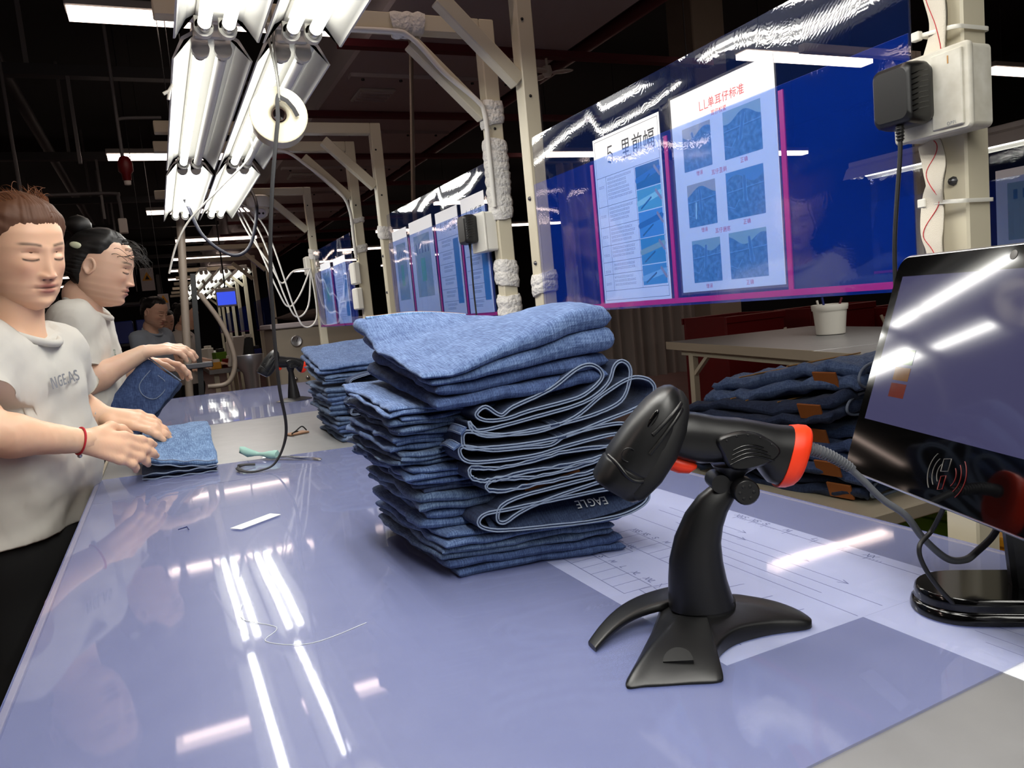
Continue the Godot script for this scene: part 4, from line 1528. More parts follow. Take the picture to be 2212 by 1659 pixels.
# a gun scanner in its own axes: x along the handle to the butt, y up, z towards the padded side
func make_scanner(t: Node3D):
	var e := Vector3(-.572, -.820, 0)
	var p := Vector3(.820, -.572, 0)
	var top := Vector3(-.010, .233, 0)
	var Z := Vector3(0, 0, 1)
	var b := mb()
	var rings := []
	var S := [[0.0, .003, .004, .008], [.003, .0075, .0045, .015], [.008, .0115, .005, .0215], [.014, .0148, .006, .0255], [.022, .0182, .0065, .0285], [.036, .0222, .0075, .031], [.05, .0248, .008, .0325], [.066, .0262, .008, .033], [.082, .0258, .0065, .0325], [.0835, .0245, .0062, .0312], [.0855, .0245, .0060, .0312], [.087, .0256, .0060, .0322], [.098, .0242, .0048, .031], [.106, .0232, .004, .0298], [.109, .0205, .0038, .0272]]
	for s in S:
		rings.append(ellipse_ring(top + e * s[0] + p * s[2], p, Z, s[1], s[3], 32, 2.7))
	b.loft(rings)
	var head := part(t, "head", b, M.black_matte, true)
	# scan window in the nose
	b = mb()
	b.loft([ellipse_ring(top + e * .1092 + p * .0038, p, Z, .0165, .023, 24, 4.0), ellipse_ring(top + e * .1098 + p * .0038, p, Z, .0165, .023, 24, 4.0)])
	part(head, "scan_window", b, M.gloss_black, true)
	# rubber hood along the rear edge of the head
	b = mb()
	rings = []
	for s in [[.000, .003, .010, .007], [.004, .0085, .0115, .0155], [.012, .012, .0135, .0235], [.03, .0145, .018, .0295], [.055, .0155, .0215, .0325], [.08, .0145, .0215, .0325], [.1, .0125, .0185, .030], [.104, .010, .018, .027]]:
		rings.append(ellipse_ring(top + e * s[0] + p * s[2], p, Z, s[1], s[3], 28, 2.6))
	b.loft(rings)
	part(head, "rubber_hood", b, M.black_rubber, true)
	# raised ribs sweeping over the shell
	for q in [[.010, .012, .046, .002, .0006], [.006, .016, .062, .008, .0006], [.084, -.018, .074, .016, 0.0]]:
		b = mb()
		var path := []
		for k in 13:
			var s := k / 12.0
			var tt: float = lerpf(q[0], q[2], s)
			var pp: float = lerpf(q[1], q[3], s)
			if q[2] == .074:
				tt = .083 + .010 * sin(PI * s * .9) * s
			# find the shell's half depth there
			var hc := 0.0
			var ct := 0.0
			var hw := 0.0
			for i in S.size() - 1:
				if tt >= S[i][0] and tt <= S[i + 1][0]:
					var w: float = (tt - S[i][0]) / (S[i + 1][0] - S[i][0])
					hc = lerpf(S[i][3], S[i + 1][3], w)
					ct = lerpf(S[i][2], S[i + 1][2], w)
					hw = lerpf(S[i][1], S[i + 1][1], w)
			var rel := clampf(absf(pp - ct) / hw, 0.0, .98)
			path.append(top + e * tt + p * pp + Z * (hc * pow(1.0 - pow(rel, 2.7), 1.0 / 2.7) + .0002))
		b.tube(path, .0019, 8)
		part(head, "rib", b, M.black_plastic, true)
	# slit light and round button on the shell
	b = ball(top + e * .034 + p * -.004 + Z * .0288, Vector3(.0026, .0095, .002), Basis(Vector3(0, 0, 1), -.60))
	part(head, "indicator_slit", b, M.gloss_black, true)
	b = mb()
	var cb := top + e * .072 + p * -.007 + Z * .0308
	b.tube(Array(ellipse_ring(cb, p, e, .0062, .0062, 20)), .0005, 6, true)
	part(head, "button_ring", b, M.black_plastic, true)
	# handle
	b = mb()
	rings = []
	for s in [[-.012, .186, .020, .020, 0.0], [.002, .1835, .0232, .0198, 0.0], [.012, .1815, .0235, .019, 0.0], [.03, .1785, .0212, .0186, 0.0], [.05, .1755, .0206, .019, .05], [.066, .1705, .0208, .019, .15], [.074, .1645, .0235, .0192, .25], [.081, .1600, .0258, .0195, .32], [.090, .1575, .0268, .0196, .35]]:
		var c := Vector3(s[0], s[1], 0)
		rings.append(ellipse_ring(c, Vector3(s[4], 1, 0), Z, s[2], s[3], 28, 2.4))
	b.loft(rings)
	var handle := part(t, "handle", b, M.black_matte, true)
	b = mb()
	rings = []
	for s in [[.0885, .157, .0278, .0206], [.0965, .1565, .0282, .021], [.102, .1565, .0272, .0202], [.1055, .1568, .0245, .018], [.107, .157, .019, .0135]]:
		rings.append(ellipse_ring(Vector3(s[0], s[1], 0), Vector3(.35, 1, 0), Z, s[2], s[3], 28, 2.4))
	b.loft(rings)
	part(handle, "orange_bumper", b, M.orange, true)
	# trigger
	b = mb()
	rings = []
	for s in [[-.020, .1655, .004, .005], [-.014, .1615, .0080, .0078], [-.005, .1575, .0084, .008], [.003, .1548, .0066, .0076], [.0075, .1545, .0028, .005]]:
		rings.append(ellipse_ring(Vector3(s[0], s[1], 0), Vector3(.45, .89, 0), Z, s[2], s[3], 14))
	b.loft(rings)
	part(t, "trigger", b, M.orange, true)
	# side pad
	b = mb()
	var outline := smooth2([Vector2(.024, .182), Vector2(.043, .1875), Vector2(.062, .1835), Vector2(.077, .172), Vector2(.079, .164), Vector2(.068, .156), Vector2(.048, .152), Vector2(.034, .155), Vector2(.028, .168)], 4, true)
	b.prism(outline, .010, .0225, Transform3D(), .0022)
	var pad := part(handle, "grip_pad", b, M.black_plastic, true)
	for k in 4:
		b = mb()
		var path := []
		for j in 9:
			var s := j / 8.0
			path.append(Vector3(lerpf(.034 + k * .001, .073 - k * .003, s), .1585 + k * .0042 + .006 * sin(PI * s) * (1.0 - k * .12), .0226))
		b.tube(path, .0009, 6)
		part(pad, "rib", b, M.gloss_black, true)
	for q in [[.032, .1805], [.041, .1838], [.051, .184], [.062, .1805], [.0715, .1735]]:
		part(pad, "dimple", ball(Vector3(q[0], q[1], .0226), Vector3(.0011, .0011, .0008), Basis(), 6), M.black_rubber, true)

func build_scanner():
	var Q := Vector3(.425, .9010, -.565)
	var R := Vector3(.907, 0, .4205).normalized()
	var N := Vector3(-R.z, 0, R.x)
	var bs := Basis(R, Vector3.UP, N)
	var w2 := Transform3D(bs, Q)
	# ---- stand
	var t := thing("scanner_stand", "black curved stand with spread base on the pattern paper", "stand", Q)
	var C := Vector2(.437, -.575)
	var ol := smooth2([Vector2(.309, -.513), Vector2(.322, -.503), Vector2(.348, -.489), Vector2(.376, -.475), Vector2(.386, -.490), Vector2(.403, -.509), Vector2(.432, -.519), Vector2(.468, -.515), Vector2(.503, -.504), Vector2(.513, -.520), Vector2(.511, -.545), Vector2(.492, -.570), Vector2(.466, -.592), Vector2(.438, -.608), Vector2(.412, -.604), Vector2(.398, -.590), Vector2(.376, -.568), Vector2(.346, -.544)], 5, true)
	var b := mb()
	var rows := []
	for i in 12:
		var s := i / 11.0
		var ring := PackedVector3Array()
		for q in ol:
			var far := clampf((q.distance_to(C) - .055) / .07, 0.0, 1.0)
			var k := pow(s, .9)
			var p := C.lerp(q, k)
			# crown of the back: high at the pillar, sinking to the tips
			var edge := lerpf(.0125, .0030, pow(far, .8))
			var h := edge + (.0225 - edge) * pow(maxf(0.0, 1.0 - pow(s, 2.2)), .9)
			ring.push_back(Vector3(p.x, .901 + h, p.y))
		rows.append(ring)
	var last := PackedVector3Array()
	for q in ol:
		last.push_back(Vector3(q.x, .9011, q.y))
	rows.append(last)
	b.grid(rows, true, false, null, false, true)
	var base := part(t, "base", b, M.black_matte)
	# arched rear foot, clear of the table
	b = mb()
	var rings := []
	for k in 13:
		var s := k / 12.0
		var c := Vector3(lerpf(.428, .322, s), 0, lerpf(-.600, -.588, s) - .012 * sin(PI * s))
		var h := .9195 - .0165 * pow(s, 2.2)
		var wd := lerpf(.019, .0085, s)
		var th := lerpf(.006, .0026, s)
		rings.append(ellipse_ring(Vector3(c.x, h, c.z), Vector3(.12, .0, -1).normalized(), Vector3.UP, wd, th, 16, 4.0))
	b.loft(rings)
	part(base, "arched_foot", b, M.black_matte)
	# screw recess in the front lobe
	b = mb()
	var half := PackedVector2Array()
	for k in 13:
		var a := PI * k / 12.0
		half.push_back(Vector2(cos(a) * .0125, sin(a) * .017))
	var slope := Basis(Vector3(.80, .06, .60).normalized(), Vector3(.58, .24, -.78).normalized(), Vector3(-.19, .96, .16).normalized()).orthonormalized()
	b.prism(half, -.003, .0016, Transform3D(slope, Vector3(.3560, .9118, -.5040)))
	part(base, "screw_recess", b, M.black_rubber)
	for q in [Vector3(.494, .9095, -.533), Vector3(.488, .9105, -.540)]:
		part(base, "screw_recess", ball(q, Vector3(.004, .0016, .002), Basis(Vector3.UP, .5), 8), M.black_rubber)
	# collar and pillar
	b = mb()
	b.loft([ellipse_ring(w2 * Vector3(.006, .015, 0), R, N, .030, .024, 28), ellipse_ring(w2 * Vector3(.006, .027, 0), R, N, .0295, .0235, 28)])
	part(t, "collar", b, M.black_rubber)
	b = mb()
	rings = []
	for s in [[.0045, .0225, .0305, .0245, 0.0], [.0035, .032, .0292, .0232, .02], [.002, .048, .0268, .021, .03], [.002, .066, .0245, .0195, .08], [.005, .086, .0212, .0175, .25], [.012, .104, .0182, .0155, .55], [.021, .118, .0152, .0135, .8], [.031, .128, .0120, .011, .95], [.036, .132, .0095, .009, 1.0]]:
		var dir := Vector3(cos(s[4] * .75), -sin(s[4] * .75), 0)
		rings.append(ellipse_ring(w2 * Vector3(s[0], s[1], 0), bs * dir, N, s[2], s[3], 28, 2.3))
	b.loft(rings)
	part(t, "pillar", b, M.black_matte)
	b = mb()
	b.tube([w2 * Vector3(.027, .139, -.014), w2 * Vector3(.027, .139, .012)], .0085, 20)
	b.tube([w2 * Vector3(.040, .137, -.014), w2 * Vector3(.040, .137, .010)], .0095, 20)
	part(t, "hinge", b, M.black_plastic)
	b = mb()
	b.tube([w2 * Vector3(.047, .132, .004), w2 * Vector3(.047, .132, .0215), w2 * Vector3(.047, .132, .0225)], [.0118, .0118, .0105], 24)
	var knob := part(t, "knob", b, M.black_plastic)
	for k in 6:
		var a := TAU * k / 6.0
		part(knob, "knob_hole", ball(w2 * Vector3(.047 + cos(a) * .0062, .132 + sin(a) * .0062, .0225), Vector3(.0016, .0016, .0006), bs, 6), M.black_rubber)
	b = mb()
	rings = []
	for s in [[.040, .140, .008, .010], [.041, .146, .011, .014], [.043, .151, .018, .019], [.044, .1548, .021, .0205]]:
		rings.append(ellipse_ring(w2 * Vector3(s[0], s[1], 0), R, N, s[2], s[3], 20, 3.0))
	b.loft(rings)
	part(t, "cradle", b, M.black_plastic)
	# ---- scanner
	t = thing("barcode_scanner", "black gun scanner with orange bumper held in the curved stand", "scanner", Q)
	t.basis = bs
	make_scanner(t)
	var grip := []
	for q in [[.104, .163], [.116, .1605], [.130, .154], [.142, .146], [.152, .138]]:
		grip.append(Vector3(q[0], q[1], 0))
	b = mb()
	var gp := smooth(grip, 5)
	var rad := []
	for k in gp.size():
		rad.append(lerpf(.0062, .0040, float(k) / gp.size()))
	b.tube(Array(gp), rad, 12)
	var sleeve := part(t, "cable_sleeve", b, M.grey_cable, true)
	for k in range(3, gp.size() - 2):
		b = mb()
		var d := (gp[k + 1] - gp[k - 1]).normalized()
		b.tube(Array(ellipse_ring(gp[k], d.cross(Vector3(0, 0, 1)), Vector3(0, 0, 1), rad[k] + .0002, rad[k] + .0002, 12)), .0007, 5, true)
		part(sleeve, "rib", b, M.grey_cable, true)
	b = mb()
	b.tube(Array(smooth([Vector3(.152, .138, 0) + Vector3(-.002, .001, 0), Vector3(.160, .128, .002), Vector3(.176, .109, .004), Vector3(.196, .092, .006), Vector3(.210, .070, .008), Vector3(.232, .048, .006), Vector3(.252, .0425, 0), Vector3(.268, .046, -.008), Vector3(.290, .060, -.015), Vector3(.305, .085, -.02)], 8)), .0033, 10)
	part(t, "cable", b, M.grey_cable, true)

	# ---- the second scanner on its stand, farther down the table
	var s2 := thing("barcode_scanner", "black gun scanner with orange trigger beyond the small stack", "scanner", Vector3(.450, .872, -3.35))
	make_scanner(s2)
	s2.basis = Basis(Vector3.UP, .05).scaled(Vector3(1.08, 1.08, 1.08))
	var st := thing("scanner_stand", "black stand beyond the small stack of jeans", "stand", Vector3(.495, .899, -3.35))
	b = mb()
	rings = []
	for s in [[0.0, .028, .022], [.03, .024, .019], [.08, .016, .013], [.12, .011, .010], [.135, .016, .014], [.148, .017, .016]]:
		rings.append(ellipse_ring(Vector3(.495, .901 + s[0], -3.35), Vector3.RIGHT, Vector3(0, 0, 1), s[1], s[2], 18))
	b.loft(rings)
	part(st, "pillar", b, M.black_matte)
	b = mb()
	b.lathe([Vector2(.0, .014), Vector2(.04, .012), Vector2(.075, .003), Vector2(.076, 0)], 24, Transform3D(Basis(), Vector3(.495, .899, -3.35)))
	part(st, "base", b, M.black_matte)

func build_terminal():
	var D := Vector3(.345, 0, -.939)
	var B := Vector3(.640, 1.013, -.582)
	var X := -D
	var Y := Vector3(.298, .948, .109).normalized()
	var F := X.cross(Y).normalized()
	if F.x > 0:
		F = -F
	# own axes: x to the near side, y up the glass, z out of the glass
	var f := Transform3D(Basis(X, Y, F), B)
	var t := thing("touch_terminal", "tilted touch terminal with silver rim and scratched glass on an oval foot", "terminal", Vector3(.69, .9, -.42))
	var W := .36
	var H := .23
	var mid := f * Transform3D(Basis(), Vector3(W / 2, H / 2, 0))
	var rr := rounded(W, H, .016, 6)
	var b := mb()
	b.prism(rr, -.016, -.0004, mid, .0015)
	part(t, "rim", b, M.silver)
	b = mb()
	b.prism(rounded(W - .005, H - .005, .014, 6), -.003, .0004, mid)
	part(t, "glass", b, M.terminal_glass)
	b = mb()
	b.prism(rounded(W - .04, H - .04, .02, 4), -.034, -.016, mid, .006)
	part(t, "back_cover", b, M.black_plastic)
	# lit picture area behind the glass
	var scr := func(nm: String, x0: float, y0: float, x1: float, y1: float, z: float, m: Material):
		var q := mb()
		q.facet([f * Vector3(x0, y0, z), f * Vector3(x1, y0, z), f * Vector3(x1, y1, z), f * Vector3(x0, y1, z)], F, [Vector2(0, 1), Vector2(1, 1), Vector2(1, 0), Vector2(0, 0)])
		return part(t, nm, q, m)
	scr.call("screen", .015, .058, .345, .2075, .0006, M.screen_violet)
	scr.call("screen_tile", .045, .118, .070, .133, .0008, M.tile_green)
	scr.call("screen_tile", .045, .102, .070, .115, .0008, M.tile_ochre)
	scr.call("screen_tile", .045, .085, .070, .099, .0008, M.tile_brown)
	# card mark: waves beside a hand holding a card
	for s in [-1.0, 1.0]:
		for k in 3:
			b = mb()
			var path := []
			for j in 9:
				var a := lerpf(-.75, .75, j / 8.0)
				var r := .012 + .006 * k
				path.append(f * Vector3(.158 + s * cos(a) * r, .0285 + sin(a) * r * .95, .0007))
			b.tube(path, .0004, 4)
			part(t, "card_mark", b, M.mark_red if s > 0 else M.mark_pale)
	for q in [[.150, .030, .159, .043, "mark_pale"], [.152, .014, .158, .028, "mark_red"]]:
		b = mb()
		b.tube([f * Vector3(q[0], q[1], .0007), f * Vector3(q[2], q[1] + .002, .0007), f * Vector3(q[2], q[3], .0007), f * Vector3(q[0], q[3] - .002, .0007)], .00045, 4, true)
		part(t, "card_mark", b, M[q[4]])
	b = mb()
	b.lathe([Vector2(0, .0003), Vector2(.004, .0003), Vector2(.0042, 0)], 14, f * Transform3D(Basis(Vector3.RIGHT, PI / 2), Vector3(.165, .2195, .0006)))
	part(t, "camera_lens", b, M.mark_pale)
	# foot and arm
	var ax := Vector3(.78, 0, .62).normalized()
	var bsx := Basis(ax, Vector3(0, 0, 0), Vector3.ZERO)
	var side := Vector3(-ax.z, 0, ax.x)
	b = mb()
	var foot := rounded(.26, .085, .041, 8)
	var rows := []
	for q in [[1.0, 0.0], [1.0, .004], [.97, .008], [.93, .009], [.90, .011], [.92, .016], [.90, .020], [.86, .022]]:
		var ring := PackedVector3Array()
		for p in foot:
			var px: float = p.x - signf(p.x) * .0425 * (1.0 - q[0])
			ring.push_back(Vector3(.712, .9012 + q[1], -.402) + ax * px + side * p.y * q[0])
		rows.append(ring)
	b.loft(rows)
	part(t, "foot", b, M.gloss_black)
	b = mb()
	b.bar(Vector3(.70, .92, -.412), f * Vector3(.19, .10, -.03), .06, .018, ax, .004)
	part(t, "arm", b, M.black_plastic)
	# thin black lead over the foot
	b = mb()
	b.tube(Array(smooth([f * Vector3(.150, .004, -.012), Vector3(.606, .984, -.455), Vector3(.588, .972, -.455), Vector3(.590, .953, -.452), Vector3(.604, .927, -.444), Vector3(.618, .9125, -.436), Vector3(.642, .908, -.420), Vector3(.680, .905, -.375), Vector3(.72, .904, -.33)], 8)), .0021, 8)
	solo("thin_lead", b, M.dark_cable, "thin black lead draped over the oval foot of the terminal", "cable", Vector3(.62, .905, -.44))
	# crumpled paper at the table edge
	b = mb()
	var cr := []
	for i in 9:
		var ring := PackedVector3Array()
		for k in 14:
			var a := TAU * k / 14.0
			var r := (.022 + .010 * wave.get_noise_3d(i * 1.9, k * 2.1, 3.0)) * sin(PI * clampf((i + .4) / 9.0, 0.05, 1))
			ring.push_back(Vector3(.606 + cos(a) * r * .8, .9015 + i * .0065, -.349 + sin(a) * r))
		cr.append(ring)
	b.loft(cr)
	solo("crumpled_paper", b, M.paper, "crumpled piece of white paper beside the terminal foot", "paper", Vector3(.606, .9, -.349))

# ---------- sockets, plugs and ties on the posts ----------
func adapter(t0: Vector3, s: Vector3, label: String, cord: Array):
	# t0: middle of the face that meets the socket; the block stands out towards -x
	var t := thing("power_adapter", label, "adapter", t0)
	var b := mb()
	var rings := []
	for q in [[0.0, .90], [.006, .96], [.010, 1.0], [s.x * .55, 1.0], [s.x * .85, .96], [s.x * .95, .90], [s.x, .80]]:
		var ring := PackedVector3Array()
		for p in rounded(s.z * q[1], s.y * q[1], .008, 4):
			ring.push_back(t0 + Vector3(-q[0], p.y, p.x))
		rings.append(ring)
	b.loft(rings)
	part(t, "casing", b, M.black_plastic)
	for k in 8:
		for e in [-1.0, 1.0]:
			b = mb()
			var y := t0.y + s.y * (.30 - .082 * k)
			b.tube([t0 + Vector3(-s.x * .30, y - t0.y + .002, e * s.z * .492), t0 + Vector3(-s.x * .62, y - t0.y, e * s.z * .494), t0 + Vector3(-s.x * .86, y - t0.y - .003, e * s.z * .47), t0 + Vector3(-s.x * .97, y - t0.y - .004, e * s.z * .38)], .0011, 5)
			part(t, "vent_rib", b, M.gloss_black)
	b = mb()
	var lab := rounded(s.z * .36, s.y * .13, .001, 2)
	var path := []
	for p in lab:
		path.append(t0 + Vector3(-s.x * .985, p.y - s.y * .24, p.x - s.z * .02))
	b.tube(path, .0004, 4, true)
	part(t, "label_frame", b, M.gloss_black)
	b = mb()
	b.tube([cord[0], cord[0] + Vector3(0, -.016, 0)], [.0042, .003], 10)
	var relief := part(t, "strain_relief", b, M.black_plastic)
	for k in 4:
		b = mb()
		b.tube(Array(ellipse_ring(cord[0] + Vector3(0, -.003 - k * .0036, 0), Vector3.RIGHT, Vector3(0, 0, 1), .0042 - k * .0002, .0042 - k * .0002, 10)), .0008, 5, true)
		part(relief, "rib", b, M.black_plastic)
	b = mb()
	b.tube(Array(smooth([cord[0] + Vector3(0, -.014, 0)] + cord.slice(1), 6)), .0024, 8)
	part(t, "cord", b, M.dark_cable)

func build_sockets():
	var t := thing("socket_box", "white switched socket box strapped to the post above the terminal", "socket", Vector3(.83, 1.40, -.577))
	var b := mb()
	var f := Transform3D(Basis(Vector3(0, 0, 1), Vector3.UP, Vector3(-1, 0, 0)), Vector3(.83, 1.4015, -.5775))
	b.prism(rounded(.088, .086, .006, 5), .0002, .032, f, .002)
	part(t, "back_box", b, M.white_dirty)
	b = mb()
	b.prism(rounded(.092, .089, .006, 5), .032, .0395, f, .002)
	var plate := part(t, "face_plate", b, M.white_dirty)
	b = mb()
	b.box(f * Transform3D(Basis(Vector3.UP, -.05), Vector3(.021, .0, .0400)), Vector3(.036, .078, .004), .001)
	var rocker := part(plate, "rocker", b, M.white_dirty)
	b = mb()
	b.boxw(Vector3(-.0006, -.004, 0), Vector3(.0006, .004, .0006))
	b.move(f * Transform3D(Basis(), Vector3(.024, .030, .0421)))
	part(rocker, "marker", b, M.stitch_tan)
	var tm := TextMesh.new()
	tm.text = "OPPLE"
	var fnt := SystemFont.new()
	fnt.font_names = PackedStringArray(["Droid Sans"])
	tm.font = fnt
	tm.font_size = 16
	tm.pixel_size = .00030
	tm.depth = .0003
	var tx := MeshInstance3D.new()
	tx.name = "lettering"
	tx.mesh = tm
	tx.material_override = M.print_grey
	plate.add_child(tx, true)
	tx.transform = Transform3D(Basis(), -t.position - plate.position) * f * Transform3D(Basis(), Vector3(.028, -.0355, .0424))
	adapter(Vector3(.790, 1.404, -.5945), Vector3(.040, .066, .050), "large black plug adapter in the socket box above the terminal", [Vector3(.758, 1.3715, -.590), Vector3(.757, 1.335, -.591), Vector3(.754, 1.29, -.5945), Vector3(.752, 1.24, -.598), Vector3(.752, 1.16, -.600), Vector3(.74, 1.05, -.60)])
	# woven tape with the cable inside, and the ties that hold it
	for q in [["upper length of cream woven tape above the socket box", [Vector3(.818, 1.60, -.582), Vector3(.817, 1.54, -.590), Vector3(.818, 1.485, -.584), Vector3(.818, 1.447, -.590)]], ["lower length of cream woven tape hanging below the socket box", [Vector3(.818, 1.357, -.600), Vector3(.814, 1.332, -.592), Vector3(.811, 1.307, -.590), Vector3(.818, 1.287, -.598), Vector3(.815, 1.256, -.598), Vector3(.814, 1.225, -.594), Vector3(.816, 1.15, -.594), Vector3(.818, .95, -.594)]]]:
		b = mb()
		var pth := smooth(q[1], 8)
		var tw := []
		for k in pth.size():
			tw.append(Vector3(.35 * sin(k * .28), 0, 1).normalized())
		b.strap(Array(pth), .024, .005, Vector3(0, 0, 1), tw)
		var o := solo("woven_tape", b, M.woven_tape, q[0], "tape", q[1][0])
		b = mb()
		var rp := []
		for k in pth.size():
			rp.append(pth[k] + tw[k] * .009 * sin(k * .30 + 1.0) + Vector3(-.0030, 0, 0))
		b.tube(rp, .0005, 4)
		part(o, "red_thread", b, M.red_thread)
	for q in [[1.475, "white cable tie round the post above the socket box"], [1.290, "white cable tie round the post below the socket box"]]:
		b = mb()
		var ring := []
		for p in rounded(.056, .046, .008, 3):
			ring.append(Vector3(.845 + p.x, q[0] + (p.y + .02) * -.1, -.585 + p.y))
		var rows := []
		for e in [[0.0, -.0022], [.0012, -.0022], [.0012, .0022], [0.0, .0022]]:
			var rr := PackedVector3Array()
			for p in ring:
				var out := Vector3(p.x - .845, 0, p.z + .585).normalized()
				rr.push_back(p + out * e[0] + Vector3(0, e[1], 0))
			rows.append(rr)
		b.grid(rows, true, true)
		b.boxw(Vector3(.812, q[0] - .005, -.614), Vector3(.8195, q[0] + .005, -.604), .001)
		solo("cable_tie", b, M.white_plastic, q[1], "cable tie", Vector3(.845, q[0], -.585))
	# the same socket on the rag-bound post
	t = thing("socket_box", "white socket box on the rag-bound post", "socket", Vector3(.83, 1.41, -1.86))
	f = Transform3D(Basis(Vector3(0, 0, 1), Vector3.UP, Vector3(-1, 0, 0)), Vector3(.8295, 1.412, -1.872))
	b = mb()
	b.prism(rounded(.088, .1, .006, 5), .0002, .03, f, .002)
	part(t, "back_box", b, M.white_plastic)
	b = mb()
	b.prism(rounded(.092, .102, .006, 5), .03, .037, f, .002)
	part(t, "face_plate", b, M.white_plastic)
	adapter(Vector3(.792, 1.424, -1.895), Vector3(.036, .076, .056), "black plug adapter in the socket box on the rag-bound post", [Vector3(.775, 1.387, -1.89), Vector3(.775, 1.32, -1.893), Vector3(.775, 1.25, -1.895), Vector3(.775, 1.15, -1.89), Vector3(.78, .95, -1.89)])

func build_hanging():
	# roll of clear tape on a strap
	var C := Vector3(.302, 1.672, -1.765)
	var ax := Vector3(-.10, .06, 1).normalized()
	var xx := Vector3.UP.cross(ax).normalized()
	var yy := ax.cross(xx)
	var t := thing("tape_roll", "big roll of clear tape hanging on grey cords before the tube lights", "tape", C)
	var b := mb()
	var rows := []
	for q in [[.016, -.022], [.060, -.022], [.061, -.021], [.061, .021], [.060, .022], [.054, .0226], [.0535, .0215], [.047, .0222], [.0465, .0212], [.040, .022], [.0395, .021], [.033, .0216], [.0325, .0208], [.026, .0214], [.0255, .0206], [.016, .021], [.016, -.022]]:
		rows.append(ellipse_ring(C + ax * q[1], xx, yy, q[0], q[0], 40))
	b.grid(rows, true, false)
	part(t, "tape_winding", b, M.tape_clear)
	b = mb()
	rows = []
	for q in [[.012, -.023], [.0158, -.023], [.0158, .0225], [.012, .0225], [.012, -.023]]:
		rows.append(ellipse_ring(C + ax * q[1], xx, yy, q[0], q[0], 24))
	b.grid(rows, true, false)
	part(t, "core", b, M.leather_dark)
	for q in [[Vector3(.304, 1.97, -1.80), Vector3(.303, 1.876, -1.79), Vector3(.304, 1.76, -1.74), Vector3(.303, 1.70, -1.735)], [Vector3(.316, 1.97, -1.79), Vector3(.315, 1.870, -1.785), Vector3(.314, 1.74, -1.79), Vector3(.310, 1.67, -1.80)]]:
		b = mb()
		b.tube(Array(smooth(q, 6)), .0028, 8)
		part(t, "cord", b, M.cord_grey)
	# long elastic strap from the roll down to the table
	b = mb()
	var path := smooth([Vector3(.304, 1.715, -1.738), Vector3(.298, 1.70, -1.733), Vector3(.294, 1.66, -1.73), Vector3(.284, 1.614, -1.728), Vector3(.261, 1.499, -1.724), Vector3(.241, 1.363, -1.722), Vector3(.230, 1.224, -1.72), Vector3(.226, 1.093, -1.722), Vector3(.232, 1.005, -1.735), Vector3(.224, .955, -1.755), Vector3(.200, .915, -1.765), Vector3(.168, .9045, -1.77), Vector3(.140, .9045, -1.785), Vector3(.126, .908, -1.83), Vector3(.140, .908, -1.86), Vector3(.168, .9050, -1.86)], 9)
	var tw := []
	for k in path.size():
		var s := float(k) / path.size()
		tw.append(Vector3(cos(s * 2.2), .15 * sin(s * 5.0), sin(s * 2.2)).normalized())
	b.strap(Array(path), .0085, .0025, Vector3.RIGHT, tw)
	var st := solo("elastic_strap", b, M.elastic, "dark elastic strap hanging from the tape roll to the table", "strap", Vector3(.17, .905, -1.77))
	b = mb()
	b.strap([Vector3(.298, 1.712, -1.735), Vector3(.318, 1.700, -1.731), Vector3(.330, 1.684, -1.731), Vector3(.337, 1.668, -1.731)], .009, .0015, Vector3(.6, .8, 0))
	part(st, "loose_end", b, M.elastic)
	# loose white wire and sagging black cable
	b = mb()
	b.tube(Array(smooth([Vector3(.33, 1.895, -2.62), Vector3(.350, 1.782, -2.6), Vector3(.246, 1.675, -2.6), Vector3(.184, 1.619, -2.6), Vector3(.130, 1.564, -2.6), Vector3(.088, 1.495, -2.6), Vector3(.058, 1.412, -2.6)], 6)), .0032, 6)
	solo("loose_wire", b, M.white_cable, "loose white wire dangling below the tube lights", "wire", Vector3(.058, 1.412, -2.6))
	b = mb()
	b.tube(Array(smooth([Vector3(.19, 1.90, -4.0), Vector3(.214, 1.82, -4.0), Vector3(.264, 1.681, -4.0), Vector3(.379, 1.586, -4.0), Vector3(.471, 1.626, -4.0), Vector3(.526, 1.804, -4.0), Vector3(.533, 1.93, -4.2), Vector3(.533, 1.94, -4.37)], 7)), .008, 8)
	solo("sagging_cable", b, M.blue_cable, "dark blue cable sagging between the far tube lights", "cable", Vector3(.379, 1.586, -4.0))
	# clear hook at the lamp's edge
	b = mb()
	b.tube([Vector3(.108, 1.80, -1.98), Vector3(.098, 1.785, -1.98), Vector3(.085, 1.778, -1.98)], .004, 6)
	b.tube([Vector3(.100, 1.786, -1.98), Vector3(.094, 1.765, -1.98)], .004, 6)
	solo("lamp_hook", b, M.white_plastic, "small white hook clipped to the lamp with one dead tube", "hook", Vector3(.1, 1.79, -1.98))
	# thread snips with a mint rag round the grip
	t = thing("thread_snips", "thread snips with a mint rag tied round the handle", "snips", Vector3(.24, .902, -1.86))
	for s in [-1.0, 1.0]:
		b = mb()
		b.strap([Vector3(.195, .906, -1.935 + s * .004), Vector3(.25, .907, -1.868 + s * .007), Vector3(.29, .9045, -1.812 + s * .003), Vector3(.306, .9030, -1.785)], .008, .002, Vector3(.6, 0, .8).normalized())
		part(t, "blade", b, M.silver)
	b = mb()
	rows = []
	for k in 12:
		var s := k / 11.0
		var ring := PackedVector3Array()
		for j in 10:
			var a := TAU * j / 10.0
			var r := .009 + .005 * wave.get_noise_2d(k * 3.0, j * 2.0) + .004 * sin(s * 9.0)
			ring.push_back(Vector3(lerpf(.150, .225, s), .913 + .014 * pow(1.0 - s, 3.0), lerpf(-1.975, -1.90, s)) + Vector3(.6 * cos(a), 0, -.8 * cos(a)) * r + Vector3(0, sin(a) * r * .85, 0))
		rows.append(ring)
	b.loft(rows)
